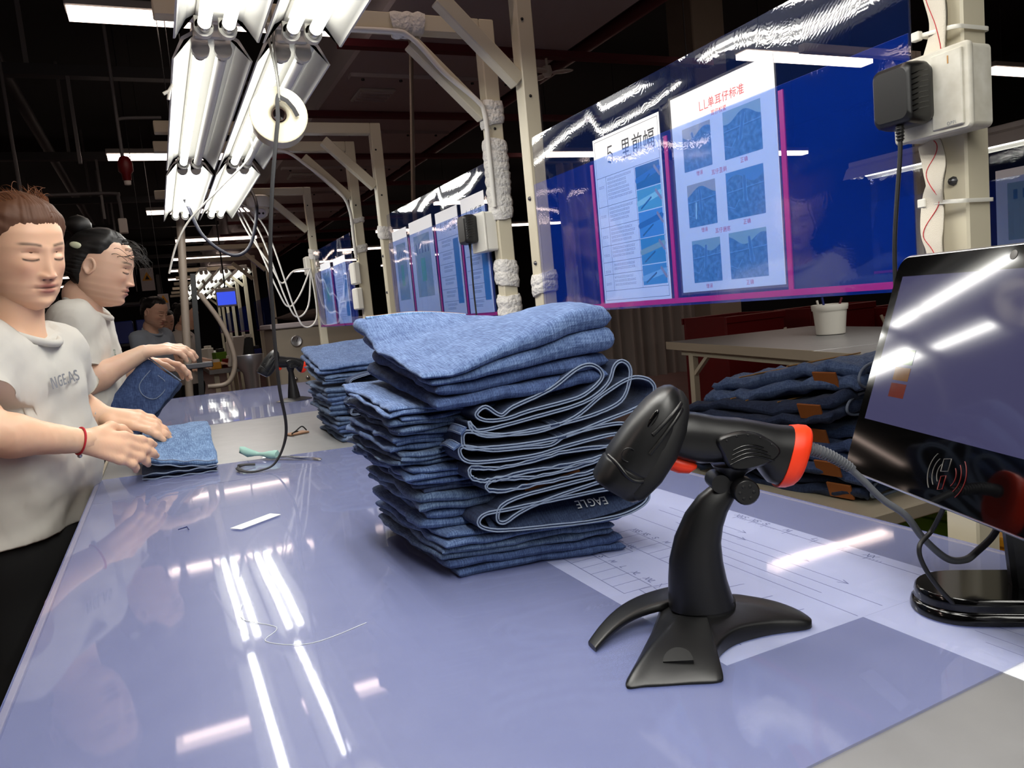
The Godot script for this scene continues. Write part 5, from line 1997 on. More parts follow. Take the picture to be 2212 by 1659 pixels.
	part(t, "rag", b, M.mint_cloth)
	# flap of paper with a lead at the small stack
	b = mb()
	b.box(Transform3D(Basis(Vector3.UP, .3), Vector3(.335, .902, -2.30)), Vector3(.06, .005, .04), .001)
	t = thing("cardboard_tag", "small brown cardboard tag with black cord beside the small stack", "tag", Vector3(.335, .9, -2.30))
	part(t, "card", b, M.cardboard)
	b = mb()
	b.tube(Array(smooth([Vector3(.36, .91, -2.28), Vector3(.345, .925, -2.26), Vector3(.325, .915, -2.25), Vector3(.318, .905, -2.28), Vector3(.34, .906, -2.31)], 6)), .002, 6)
	part(t, "cord", b, M.dark_cable)

# ---------- bodies: tapered bones joined softly and skinned ----------
class Field:
	var A := PackedVector3Array()
	var B := PackedVector3Array()
	var ra := PackedFloat32Array()
	var rb := PackedFloat32Array()
	var k := .02

	func bone(a: Vector3, b: Vector3, r0: float, r1: float):
		A.push_back(a)
		B.push_back(b)
		ra.push_back(r0)
		rb.push_back(r1)

	func chain(pts: Array, rs: Array):
		for i in pts.size() - 1:
			bone(pts[i], pts[i + 1], rs[i], rs[i + 1])

	func one(i: int, p: Vector3) -> float:
		var ab := B[i] - A[i]
		var t := clampf((p - A[i]).dot(ab) / maxf(ab.length_squared(), 1e-9), 0.0, 1.0)
		return p.distance_to(A[i] + ab * t) - lerpf(ra[i], rb[i], t)

	func at(p: Vector3, use: PackedInt32Array) -> float:
		var d := 1e9
		for i in use:
			var e := one(i, p)
			var h := maxf(k - absf(d - e), 0.0) / k
			d = minf(d, e) - h * h * k * .25
		return d

	func all() -> PackedInt32Array:
		return PackedInt32Array(range(A.size()))

	func skin(cell: float, ruffle = null) -> MB:
		var lo := Vector3(1e9, 1e9, 1e9)
		var hi := -lo
		for i in A.size():
			for q in [[A[i], ra[i]], [B[i], rb[i]]]:
				var r = Vector3.ONE * (q[1] + cell * 2.0)
				lo = lo.min(q[0] - r)
				hi = hi.max(q[0] + r)
		const N := 6
		var step := cell * N
		var nb := Vector3i(((hi - lo) / step).ceil())
		var rad := step * .5 * 1.7321 + cell
		var verts := PackedVector3Array()
		var where := {}
		var masks := PackedInt32Array()
		var keys := []
		var s := PackedFloat32Array()
		s.resize((N + 1) * (N + 1) * (N + 1))
		for bx in nb.x:
			for by in nb.y:
				for bz in nb.z:
					var o := lo + Vector3(bx, by, bz) * step
					var c := o + Vector3.ONE * step * .5
					var ds := PackedFloat32Array()
					var dm := 1e9
					for i in A.size():
						var e := one(i, c)
						ds.push_back(e)
						dm = minf(dm, e)
					if dm > rad + k or dm < -rad:
						continue
					var use := PackedInt32Array()
					for i in A.size():
						if ds[i] < dm + 2.0 * rad + k:
							use.push_back(i)
					var n := 0
					for z in N + 1:
						for y in N + 1:
							for x in N + 1:
								s[n] = at(o + Vector3(x, y, z) * cell, use)
								n += 1
					const M1 := N + 1
					for z in N:
						for y in N:
							for x in N:
								var b := x + y * M1 + z * M1 * M1
								var m := 0
								for q in 8:
									if s[b + (q & 1) + ((q >> 1) & 1) * M1 + (q >> 2) * M1 * M1] < 0.0:
										m |= 1 << q
								if m == 0 or m == 255:
									continue
								var sum := Vector3.ZERO
								var cnt := 0
								for e in 12:
									var ax := e >> 2
									var u := e & 1
									var w := (e >> 1) & 1
									var c0 := Vector3i.ZERO
									c0[(ax + 1) % 3] = u
									c0[(ax + 2) % 3] = w
									var c1 := c0
									c1[ax] = 1
									var i0 := c0.x + c0.y * 2 + c0.z * 4
									var i1 := c1.x + c1.y * 2 + c1.z * 4
									if ((m >> i0) & 1) == ((m >> i1) & 1):
										continue
									var v0 := s[b + c0.x + c0.y * M1 + c0.z * M1 * M1]
									var v1 := s[b + c1.x + c1.y * M1 + c1.z * M1 * M1]
									sum += Vector3(c0).lerp(Vector3(c1), v0 / (v0 - v1))
									cnt += 1
								var key := Vector3i(bx * N + x, by * N + y, bz * N + z)
								where[key] = verts.size()
								keys.append(key)
								masks.push_back(m)
								verts.push_back(o + (Vector3(x, y, z) + sum / cnt) * cell)
		var tris := PackedInt32Array()
		for i in keys.size():
			var m := masks[i]
			for ax in 3:
				var far := [1, 2, 4][ax] as int
				var in0 := m & 1
				var in1 := (m >> far) & 1
				if in0 == in1:
					continue
				var d1 := Vector3i.ZERO
				var d2 := Vector3i.ZERO
				d1[(ax + 1) % 3] = -1
				d2[(ax + 2) % 3] = -1
				var k0: Vector3i = keys[i]
				if not (where.has(k0 + d1) and where.has(k0 + d2) and where.has(k0 + d1 + d2)):
					continue
				var q := [i, where[k0 + d1], where[k0 + d1 + d2], where[k0 + d2]]
				if in0 == 1:
					tris.append_array([q[0], q[1], q[2], q[0], q[2], q[3]])
				else:
					tris.append_array([q[0], q[2], q[1], q[0], q[3], q[2]])
		var nrm := PackedVector3Array()
		nrm.resize(verts.size())
		for pass_ in 2:
			nrm.fill(Vector3.ZERO)
			for i in range(0, tris.size(), 3):
				var n := (verts[tris[i + 1]] - verts[tris[i]]).cross(verts[tris[i + 2]] - verts[tris[i]])
				for j in 3:
					nrm[tris[i + j]] += n
			if pass_ == 0 and ruffle != null:
				for i in verts.size():
					verts[i] = ruffle.call(verts[i], nrm[i].normalized())
			elif pass_ == 0:
				break
		var out := MB.new()
		out.v = verts
		for i in verts.size():
			out.nn.push_back(nrm[i].normalized())
			out.uv.push_back(Vector2.ZERO)
		for i in range(0, tris.size(), 3):
			out.ix.append_array([tris[i], tris[i + 2], tris[i + 1]])
		return out

# a hand as bones: wrist, direction of the fingers, outward normal of the back, thumb side, curl of each finger
func hand_bones(f: Field, wrist: Vector3, dir: Vector3, back: Vector3, thumb_side: Vector3, curl: Array, s := 1.0):
	dir = dir.normalized()
	back = (back - dir * back.dot(dir)).normalized()
	var side := dir.cross(back).normalized()
	if side.dot(thumb_side) < 0:
		side = -side
	var base := []
	for i in 4:
		base.append(wrist + dir * (.082 - .006 * absf(i - 1.3)) * s + side * (.028 - .0185 * i) * s)
		f.bone(wrist + side * (.014 - .009 * i) * s, base[i], .0145 * s, .0105 * s)
	f.bone(wrist + dir * .02 * s, wrist + dir * .06 * s, .018 * s, .016 * s)
	for i in 4:
		var p: Vector3 = base[i]
		var ang := 0.0
		var lens := [[.040, .024, .020], [.045, .028, .021], [.041, .026, .020], [.032, .019, .018]][i] as Array
		var r := [.0092, .0092, .0088, .0078][i] as float
		for j in 3:
			ang += float(curl[i]) * [.55, .9, .6][j]
			var d := (dir * cos(ang) - back * sin(ang) + side * (.05 - .04 * i)).normalized()
			var q: Vector3 = p + d * lens[j] * s
			f.bone(p, q, r * s * (1.0 - .07 * j), r * s * (.93 - .07 * j))
			p = q
	var t0 := wrist + dir * .018 * s + side * .022 * s
	var t1 := t0 + (dir * .70 + side * .62 - back * .30).normalized() * .042 * s
	var t2 := t1 + (dir * .93 + side * .12 - back * .36).normalized() * .031 * s
	var t3 := t2 + (dir * .92 - side * .10 - back * .40).normalized() * .024 * s
	f.chain([t0, t1, t2, t3], [.015 * s, .0112 * s, .0098 * s, .0080 * s])

func bump(x: float, y: float, cx: float, cy: float, sx: float, sy: float) -> float:
	return exp(-((x - cx) * (x - cx) / (sx * sx) + (y - cy) * (y - cy) / (sy * sy)))

func tab(t: Array, y: float) -> float:
	for i in t.size() - 1:
		if y >= t[i + 1][0]:
			var w := clampf((y - t[i + 1][0]) / (t[i][0] - t[i + 1][0]), 0.0, 1.0)
			w = w * w * (3.0 - 2.0 * w) * .4 + w * .6
			return lerpf(t[i + 1][1], t[i][1], w)
	return t[t.size() - 1][1]

const WIDTH := [[.118, .004], [.113, .026], [.100, .051], [.080, .067], [.055, .075], [.025, .0775], [.0, .0772], [-.025, .0755], [-.05, .0705], [-.07, .0630], [-.088, .0500], [-.102, .0345], [-.112, .019], [-.118, .004]]
const FRONT := [[.118, .004], [.113, .030], [.100, .056], [.080, .075], [.055, .0855], [.025, .0885], [.0, .0860], [-.025, .0850], [-.05, .0845], [-.07, .0825], [-.088, .0795], [-.102, .070], [-.112, .048], [-.118, .02]]
const REAR := [[.118, .004], [.113, .030], [.100, .060], [.080, .082], [.055, .096], [.025, .101], [.0, .098], [-.025, .088], [-.05, .074], [-.07, .060], [-.088, .046], [-.102, .030], [-.112, .012], [-.118, .0]]

# head in own axes (x to its left, y up, z out of the face): rows of points, with an offset for hair
func head_rows(hair: Callable, cols := 112) -> Array:
	var ys := []
	var y := .118
	while y > -.1179:
		ys.append(y)
		y -= .0014 if y > .112 or y < -.113 else (.0036 if y > .05 else .0020)
	ys.append(-.118)
	var rows := []
	for yy in ys:
		var w := tab(WIDTH, yy)
		var fr := tab(FRONT, yy)
		var re := tab(REAR, yy)
		var ring := PackedVector3Array()
		for c in cols:
			var u := 2.0 * c / cols - 1.0
			var a := PI * (.38 * u + .62 * u * u * u)
			var sx := signf(sin(a)) * pow(absf(sin(a)), .93)
			var sz := signf(cos(a)) * pow(absf(cos(a)), .93)
			var p := Vector3(w * sx, yy, (fr if sz > 0 else re) * sz)
			var off: float = hair.call(p, a)
			if off > -1.0:
				p += Vector3(p.x, p.y * .55, p.z).normalized() * off
			elif sz > 0.0:
				var x := p.x
				var ax := absf(x)
				var dz := 0.0
				dz += .0022 * bump(ax, yy, .028, .028, .018, .008)
				dz -= .0098 * bump(ax, yy, .030, .0125, .0145, .0095)
				dz += .0078 * bump(ax, yy, .031, .0070, .0115, .0070)
				dz -= .0014 * bump(ax, yy, .031, .0010, .012, .0016)
				var ny := clampf((.026 - yy) / .056, 0.0, 1.0)
				var tip := smoothstep(-.0415, -.034, yy)
				if yy > -.0425 and yy < .034:
					dz += (lerpf(.0018, .0185, ny * ny * .55 + ny * .45) * tip) * exp(-pow(x / lerpf(.0075, .0112, ny), 2.0)) * smoothstep(.034, .024, yy)
				dz += .0085 * bump(ax, yy, .0125, -.0325, .0058, .0058)
				dz -= .0045 * bump(ax, yy, .0075, -.0405, .0035, .0024)
				dz += .0065 * bump(ax, yy, .043, -.016, .017, .017)
				dz += .0060 * bump(x, yy, 0, -.0525, .0195, .0046)
				dz += .0066 * bump(x, yy, 0, -.0650, .0165, .0052)
				dz -= .0042 * bump(x, yy, 0, -.0583, .0205, .0017)
				dz -= .0022 * bump(ax, yy, .0235, -.0580, .004, .006)
				dz -= .0015 * bump(x, yy, 0, -.0455, .0035, .004)
				dz -= .0030 * bump(x, yy, 0, -.0770, .018, .005)
				dz += .0060 * bump(x, yy, 0, -.0960, .015, .0115)
				p.z += dz * clampf(sz * 1.6, 0.0, 1.0)
			ring.push_back(p)
		rows.append(ring)
	return rows

func lin(r: float, g: float, b: float) -> Color:
	return Color(r, g, b).srgb_to_linear()

func head_colors(rows: Array, skin: Color) -> Array:
	var out := []
	var lip := lin(.64, .37, .34)
	var brow := lin(.16, .11, .09)
	var lash := lin(.10, .07, .06)
	for r in rows:
		var cs := PackedColorArray()
		for p in r:
			var c := skin
			if p.z > .02:
				var ax := absf(p.x)
				c = c.lerp(lin(.80, .50, .42), .30 * bump(ax, p.y, .043, -.022, .02, .018) + .25 * bump(p.x, p.y, 0, -.033, .014, .012))
				c = c.lerp(lip, clampf(1.35 * bump(p.x, p.y, 0, -.0525, .0195, .0042) + 1.35 * bump(p.x, p.y, 0, -.0648, .0170, .0048), 0.0, .9))
				c = c.lerp(lin(.38, .18, .17), clampf(1.2 * bump(p.x, p.y, 0, -.0585, .0215, .0012), 0.0, .9))
				# brows rise a little towards the temples, then fall
				var by := .0300 + .0035 * sin(clampf((ax - .012) / .040, 0.0, 1.0) * 2.4)
				if ax > .010 and ax < .056:
					c = c.lerp(brow, clampf(1.1 * exp(-pow((p.y - by) / .0026, 2.0)), 0.0, .74) * smoothstep(.010, .016, ax) * smoothstep(.056, .044, ax))
				# lowered lids: only the line of lashes shows
				var ly := .0022 - .0028 * (1.0 - pow((ax - .031) / .0145, 2.0))
				if ax > .0165 and ax < .0465:
					c = c.lerp(lash, clampf(1.2 * exp(-pow((p.y - ly) / .0018, 2.0)), 0.0, .95))
					c = c.lerp(lin(.58, .38, .30), .5 * exp(-pow((p.y - .0165) / .0014, 2.0)))
				c = c.lerp(lin(.25, .13, .11), clampf(1.1 * bump(ax, p.y, .0075, -.0412, .0034, .0018), 0.0, .9))
			cs.push_back(c)
		out.append(cs)
	return out

func make_head(body: MB, f: Transform3D, skin: Color):
	var rows := head_rows(func(_p: Vector3, _a: float) -> float: return -2.0)
	var cs := head_colors(rows, skin)
	for r in rows.size():
		for c in rows[r].size():
			rows[r][c] = f * rows[r][c]
	body.grid(rows, true, false, null, false, true, cs)
	# ears: a rim round a hollow
	for s in [-1.0, 1.0]:
		var er := []
		for q in [[.006, .012, -.004], [.0105, .0165, .0], [.0140, .0215, .003], [.0172, .0265, .0055], [.0178, .0280, .0095], [.0160, .0262, .0125], [.0120, .0205, .0105], [.0080, .0140, .0070], [.0030, .0060, .0055]]:
			var ring := PackedVector3Array()
			for k in 18:
				var a := TAU * k / 18.0
				ring.push_back(f * Vector3(s * (.0705 + q[2]), .0 + sin(a) * q[1] * (1.0 if sin(a) > 0 else .92), -.008 + cos(a) * q[0] * (.75 if sin(a) < -.4 else 1.0) - s * 0.0 - q[2] * .5))
			er.append(ring)
		body.grid(er, true, false, null, false, true)
		while body.col.size() < body.v.size():
			body.col.push_back(skin)

func hair_cap(f: Transform3D, edge: Callable, thick: float, seed_: int) -> MB:
	var b := mb()
	var rows := head_rows(func(p: Vector3, a: float) -> float:
		var m: float = edge.call(p, a)
		if m <= 0.0:
			return -.006
		var ridge := wave.get_noise_3d(atan2(p.x, p.y + .02) * 9.0 + seed_, p.z * 12.0, seed_) * .0035
		return -.004 + (thick + .004 + ridge) * smoothstep(0.0, .055, m)
	, 84)
	for r in rows.size():
		for c in rows[r].size():
			rows[r][c] = f * rows[r][c]
	b.grid(rows, true, false)
	return b

func strands(f: Transform3D, list: Array, r: float) -> MB:
	var b := mb()
	for q in list:
		var pts := []
		for p in q:
			pts.append(f * p)
		var sm := smooth(pts, 3)
		var rad := []
		for k in sm.size():
			rad.append(r * (1.0 - .85 * float(k) / sm.size()))
		b.tube(Array(sm), rad, 4)
	return b

func head_frame(c: Vector3, yaw: float, pitch: float, roll := 0.0) -> Transform3D:
	return Transform3D(Basis(Vector3.UP, yaw) * Basis(Vector3.RIGHT, pitch) * Basis(Vector3(0, 0, 1), roll), c)

# lettering laid on cloth: each point slides along the normal onto the shirt
func lay_text(t: Node3D, text: String, c: Vector3, right: Vector3, up: Vector3, size: float, cloth: Field, m: Material):
	var tm := TextMesh.new()
	tm.text = text
	var fnt := SystemFont.new()
	fnt.font_names = PackedStringArray(["Droid Sans"])
	fnt.font_weight = 700
	tm.font = fnt
	tm.font_size = 16
	tm.pixel_size = size / 12.0
	tm.depth = 0.0
	tm.curve_step = 2.0
	var a := tm.get_mesh_arrays()
	var n := right.cross(up).normalized()
	var b := mb()
	var use := cloth.all()
	var vs: PackedVector3Array = a[Mesh.ARRAY_VERTEX]
	for p in vs:
		var q := c + right * p.x + up * p.y + n * .10
		for i in 24:
			var d := cloth.at(q, use) - .0050
			q -= n * d
			if absf(d) < .0003:
				break
		b.v.push_back(q)
		b.nn.push_back(n)
		b.uv.push_back(Vector2.ZERO)
	b.ix = a[Mesh.ARRAY_INDEX]
	part(t, "lettering", b, m)

func ring_band(c: Vector3, axis: Vector3, r: float, th: float) -> MB:
	var b := mb()
	axis = axis.normalized()
	var x := axis.cross(Vector3.UP).normalized()
	var y := axis.cross(x)
	var path := []
	for k in 28:
		var a := TAU * k / 28.0
		path.append(c + x * cos(a) * r + y * sin(a) * r)
	b.tube(path, th, 6, true)
	return b

func shirt_folds(seed_: float, cuts: Array, amp := .009) -> Callable:
	return func(p: Vector3, n: Vector3) -> Vector3:
		var d := amp * wave.get_noise_3d(p.x * 7.0 + seed_, p.y * 3.0 + p.x * 5.0, p.z * 7.0) + amp * .7 * wave.get_noise_3d(p.x * 4.0, p.y * 13.0 + p.z * 6.0 + seed_, p.z * 4.0)
		var q := p + n * d
		for c in cuts:
			if q.distance_to(c[0]) < c[2]:
				var e: float = (q - c[0]).dot(c[1])
				if e > 0.0:
					q -= c[1] * e
		return q

func person(label: String, J: Dictionary, o: Dictionary) -> Node3D:
	var t := thing("person", label, "person", Vector3(J.hip.x, 0, J.hip.z), "")
	var lat: Vector3 = (J.rsh - J.lsh).normalized()
	var cell: float = o.get("cell", .011)
	# clothing fields
	var sh := Field.new()
	sh.k = .036
	var sl: float = o.get("sleeve", .55)
	sh.bone(J.neck - Vector3(0, .045, 0) + lat * .03, J.rsh, .062, .062)
	sh.bone(J.neck - Vector3(0, .045, 0) - lat * .03, J.lsh, .062, .062)
	for s in [-1.0, 1.0]:
		sh.chain([J.chest + lat * s * .062, J.belly + lat * s * .060, J.hem + lat * s * .068], [.098, o.get("girth", .108), o.get("girth", .108) + .006])
		sh.bone(J.chest + lat * s * .062, (J.rsh if s > 0 else J.lsh) - lat * s * .03, .085, .058)
	var rhem: Vector3 = J.rsh.lerp(J.relb, sl)
	var lhem: Vector3 = J.lsh.lerp(J.lelb, sl)
	sh.bone(J.rsh, rhem + (J.relb - J.rsh).normalized() * .03, .060, .070)
	sh.bone(J.lsh, lhem + (J.lelb - J.lsh).normalized() * .03, .060, .068)
	var cuts := [[rhem, (J.relb - J.rsh).normalized(), .12], [lhem, (J.lelb - J.lsh).normalized(), .12], [J.hem, Vector3.DOWN, .30], [J.neck + Vector3(0, -.010, 0) + J.face * .015, (Vector3.UP + J.face * .55).normalized(), .085]]
	part(t, "shirt", sh.skin(cell, shirt_folds(o.seed, cuts)), o.shirt)
	var cb := mb()
	var cpath := []
	var cn: Vector3 = (Vector3.UP + J.face * .55).normalized()
	var cx: Vector3 = lat
	var cz: Vector3 = cx.cross(cn).normalized()
	for k in 32:
		var a := TAU * k / 32.0
		cpath.append(J.neck + Vector3(0, -.010, 0) + J.face * .015 + cx * cos(a) * .076 + cz * sin(a) * .070)
	cb.tube(cpath, .0085, 8, true)
	part(t, "collar", cb, o.shirt)
	# one skin for the body: trunk, neck, arms and hands
	var bd := Field.new()
	bd.k = .022
	bd.bone(J.chest, J.belly, .085, .085)
	bd.bone(J.belly, J.hip, .085, .09)
	bd.bone(J.rsh, J.lsh, .04, .04)
	bd.bone(J.neck - Vector3(0, .05, 0), J.neck + Vector3(0, .03, 0), .056, .050)
	bd.bone(J.neck + Vector3(0, .03, 0), J.skull - Vector3(0, .035, 0), .050, .052)
	bd.chain([J.rsh, J.relb, J.relb.lerp(J.rwri, .3), J.rwri], [.045, .038, .040, .0245])
	bd.chain([J.lsh, J.lelb, J.lelb.lerp(J.lwri, .3), J.lwri], [.045, .038, .040, .0245])
	var body := bd.skin(cell)
	if o.get("hands", true):
		for q in [[J.rwri, J.rdir, J.rback, J.rthumb, J.rcurl, (J.rwri - J.relb).normalized()], [J.lwri, J.ldir, J.lback, J.lthumb, J.lcurl, (J.lwri - J.lelb).normalized()]]:
			var hf := Field.new()
			hf.k = .009
			hf.bone(q[0] - q[5] * .05, q[0], .028, .0215)
			hand_bones(hf, q[0], q[1], q[2], q[3], q[4], .98)
			body.take(hf.skin(o.get("hand_cell", .0034)))
	for i in body.v.size():
		body.col.push_back(o.skin)
	var hfm := head_frame(J.skull, J.yaw, J.pitch, J.get("roll", 0.0))
	make_head(body, hfm, o.skin)
	part(t, "body", body, M.skin_painted)
	# trousers
	var tr := Field.new()
	tr.k = .05
	for s in [-1.0, 1.0]:
		tr.chain([J.hip + lat * s * .065, Vector3(J.hip.x, .48, J.hip.z) + lat * s * .085, Vector3(J.hip.x - .02, .06, J.hip.z) + lat * s * .09], [.108, .075, .058])
	tr.bone(J.hip + lat * .06, J.hip - lat * .06, .108, .108)
	part(t, "trousers", tr.skin(.018), M.trousers_black)
	for s in [-1.0, 1.0]:
		var sb := mb()
		var fwd: Vector3 = Vector3(J.face.x, 0, J.face.z).normalized()
		var c = Vector3(J.hip.x - .02, .03, J.hip.z) + lat * s * .09
		sb.loft([ellipse_ring(c - fwd * .07, lat, Vector3.UP, .015, .02, 12), ellipse_ring(c - fwd * .05, lat, Vector3.UP, .036, .028, 12), ellipse_ring(c + fwd * .06, lat, Vector3.UP, .042, .026, 12), ellipse_ring(c + fwd * .13, lat, Vector3.UP, .036, .018, 12), ellipse_ring(c + fwd * .15, lat, Vector3.UP, .018, .010, 12)])
		part(t, "shoe", sb, M.black_rubber)
	return t

func build_people():
	var skin1 := lin(.93, .75, .625)
	# worker folding jeans
	var J := {
		"skull": Vector3(-.243, 1.422, -1.93), "neck": Vector3(-.272, 1.275, -1.955), "chest": Vector3(-.285, 1.145, -1.95), "belly": Vector3(-.292, .975, -1.95), "hem": Vector3(-.325, .83, -1.95), "hip": Vector3(-.335, .80, -1.955),
		"rsh": Vector3(-.335, 1.225, -1.81), "lsh": Vector3(-.222, 1.205, -2.065), "relb": Vector3(-.330, 1.075, -1.715), "rwri": Vector3(-.160, 1.020, -1.80), "lelb": Vector3(-.205, 1.055, -2.165), "lwri": Vector3(-.142, 1.040, -2.14),
		"rdir": Vector3(.86, -.38, -.34), "rback": Vector3(.20, .42, .88), "rthumb": Vector3(0, 1, 0), "rcurl": [.28, .36, .45, .55],
		"ldir": Vector3(.92, -.25, .28), "lback": Vector3(.15, .85, .50), "lthumb": Vector3(0, -.2, 1), "lcurl": [.30, .40, .45, .5],
		"face": Vector3(.80, -.1, .58), "yaw": .74, "pitch": .24, "roll": .05}
	var t := person("worker in a white shirt with a red bracelet folding jeans on the table", J, {"seed": 3.0, "shirt": M.shirt_white, "skin": skin1, "girth": .112})
	var hf := head_frame(J.skull, J.yaw, J.pitch, J.roll)
	var edge := func(p: Vector3, a: float) -> float:
		var front := cos(a)
		var line := lerpf(-.085, -.004, smoothstep(-.55, -.12, front)) + .062 * smoothstep(.10, .86, front)
		return p.y - line + .006 * wave.get_noise_1d(a * 9.0) + .003 * wave.get_noise_1d(a * 31.0)
	part(t, "hair", hair_cap(hf, edge, .015, 4), M.hair_brown)
	var list := []
	for i in 46:
		var a := rng.randf_range(-2.2, 2.2)
		var y := rng.randf_range(.06, .118)
		var r := sqrt(maxf(0.0, 1.0 - pow(y / .122, 2.0))) * .09
		var p := Vector3(sin(a) * r * .85, y + .008, cos(a) * r * .9)
		var out := Vector3(p.x, p.y * .8 + .03, p.z - .03).normalized()
		var swirl := Vector3(rng.randf_range(-1, 1), rng.randf_range(-.6, .3), rng.randf_range(-1.2, .4)) * .022
		list.append([p - out * .004, p + out * .016 + swirl * .5, p + out * .024 + swirl * 1.3, p + out * .020 + swirl * 2.2])
	for i in 60:
		var a := rng.randf_range(-1.3, 1.3)
		var p := Vector3(sin(a) * .058, .098, cos(a) * .060)
		list.append([p, p + Vector3(sin(a) * .004, .014, -.006), p + Vector3(sin(a) * .008 + rng.randf_range(-.008, .008), .022 + rng.randf() * .008, -.026), p + Vector3(sin(a) * .014 + rng.randf_range(-.015, .015), .026 + rng.randf() * .022, -.060)])
	for i in 44:
		var s := signf(rng.randf() - .5)
		var p := Vector3(s * .074, rng.randf_range(.0, .06), rng.randf_range(-.03, .035))
		list.append([p, p + Vector3(s * .008, -.015, -.008), p + Vector3(s * .010, -.04, -.020 + rng.randf() * .02), p + Vector3(s * .006, -.06, -.030)])
	var fly := part(t, "loose_hair", strands(hf, list, .0009), M.hair_orange)
	fly.set_meta("kind", "stuff")
	var cloth := Field.new()
	cloth.k = .05
	var lat: Vector3 = (J.rsh - J.lsh).normalized()
	for s in [-1.0, 1.0]:
		cloth.chain([J.chest + lat * s * .062, J.belly + lat * s * .060, J.hem + lat * s * .068], [.098, .112, .118])
		cloth.bone(J.chest + lat * s * .062, (J.rsh if s > 0 else J.lsh) - lat * s * .03, .085, .058)
	var rt := Vector3(.55, .10, -.82).normalized()
	lay_text(t, "NGE.AS", Vector3(-.180, 1.150, -1.890), rt, Vector3(-.10, .99, .03), .024, cloth, M.print_grey)
	# bracelets
	part(t, "red_bracelet", ring_band(J.rwri - Vector3(.012, -.004, -.006), J.rwri - J.relb, .0275, .0022), M.red_thread)
	part(t, "bead", ball(J.rwri + Vector3(-.016, -.026, .008), Vector3(.005, .005, .005), Basis(), 6), M.silver)
	part(t, "silver_bangle", ring_band(J.lwri - (J.lwri - J.lelb).normalized() * .012, J.lwri - J.lelb, .029, .002), M.silver)
	# second worker, seen from the side
	var skin2 := lin(.89, .73, .63)
	J = {
		"skull": Vector3(-.132, 1.452, -2.755), "neck": Vector3(-.200, 1.345, -2.775), "chest": Vector3(-.225, 1.225, -2.78), "belly": Vector3(-.225, 1.06, -2.78), "hem": Vector3(-.235, .90, -2.78), "hip": Vector3(-.245, .86, -2.78),
		"rsh": Vector3(-.232, 1.285, -2.655), "lsh": Vector3(-.195, 1.285, -2.905), "relb": Vector3(-.232, 1.095, -2.615), "rwri": Vector3(-.045, 1.178, -2.68), "lelb": Vector3(-.175, 1.09, -2.92), "lwri": Vector3(-.050, 1.140, -2.85),
		"rdir": Vector3(.92, .05, -.05), "rback": Vector3(-.05, .95, .30), "rthumb": Vector3(0, -.3, -1), "rcurl": [.45, .5, .55, .6],
		"ldir": Vector3(.95, -.15, .15), "lback": Vector3(.1, .9, -.3), "lthumb": Vector3(0, -.2, 1), "lcurl": [.5, .55, .6, .6],
		"face": Vector3(.97, -.25, .12), "yaw": 1.36, "pitch": .30, "roll": 0.0}
	t = person("worker in a white shirt with black hair in a bun holding jeans", J, {"seed": 9.0, "shirt": M.shirt_white, "skin": skin2, "girth": .100, "sleeve": .70})
	hf = head_frame(J.skull, J.yaw, J.pitch)
	var edge2 := func(p: Vector3, a: float) -> float:
		var front := cos(a)
		var line := lerpf(-.080, .022, smoothstep(-.60, -.14, front)) + .050 * smoothstep(.02, .55, front)
		return p.y - line + .004 * wave.get_noise_1d(a * 7.0)
	part(t, "hair", hair_cap(hf, edge2, .012, 8), M.hair_black)
	var bun := ball(hf * Vector3(0, .118, -.085), Vector3(.038, .032, .038), hf.basis, 12)
	for i in bun.v.size():
		bun.v[i] += bun.nn[i] * .005 * wave.get_noise_3d(bun.v[i].x * 60.0, bun.v[i].y * 90.0, bun.v[i].z * 60.0)
	part(t, "hair_bun", bun, M.hair_black)
	part(t, "hair_clip", ball(hf * Vector3(-.078, .055, -.060), Vector3(.006, .010, .018), hf.basis, 8), M.clip_pearl)
	list = []
	for i in 60:
		var a := rng.randf_range(-1.2, 1.2)
		var y := rng.randf_range(.04, .10)
		var r := sqrt(maxf(0.0, 1.0 - pow(y / .122, 2.0))) * .092
		var p := Vector3(sin(a) * r * .85, y + .004, cos(a) * r)
		list.append([p, p + Vector3(p.x * .1, .006, .020), p + Vector3(p.x * .2, rng.randf_range(-.02, .012), .036 + rng.randf() * .02), p + Vector3(p.x * .3, rng.randf_range(-.05, -.01), .045 + rng.randf() * .02)])
	fly = part(t, "loose_hair", strands(hf, list, .0010), M.hair_black)
	fly.set_meta("kind", "stuff")
	cloth = Field.new()
	cloth.k = .05
	lat = (J.rsh - J.lsh).normalized()
	for s in [-1.0, 1.0]:
		cloth.chain([J.chest + lat * s * .062, J.belly + lat * s * .060, J.hem + lat * s * .068], [.098, .100, .106])
	lay_text(t, "TO2", Vector3(-.115, 1.185, -2.735), Vector3(.35, 0, -.94).normalized(), Vector3.UP, .020, cloth, M.print_green)
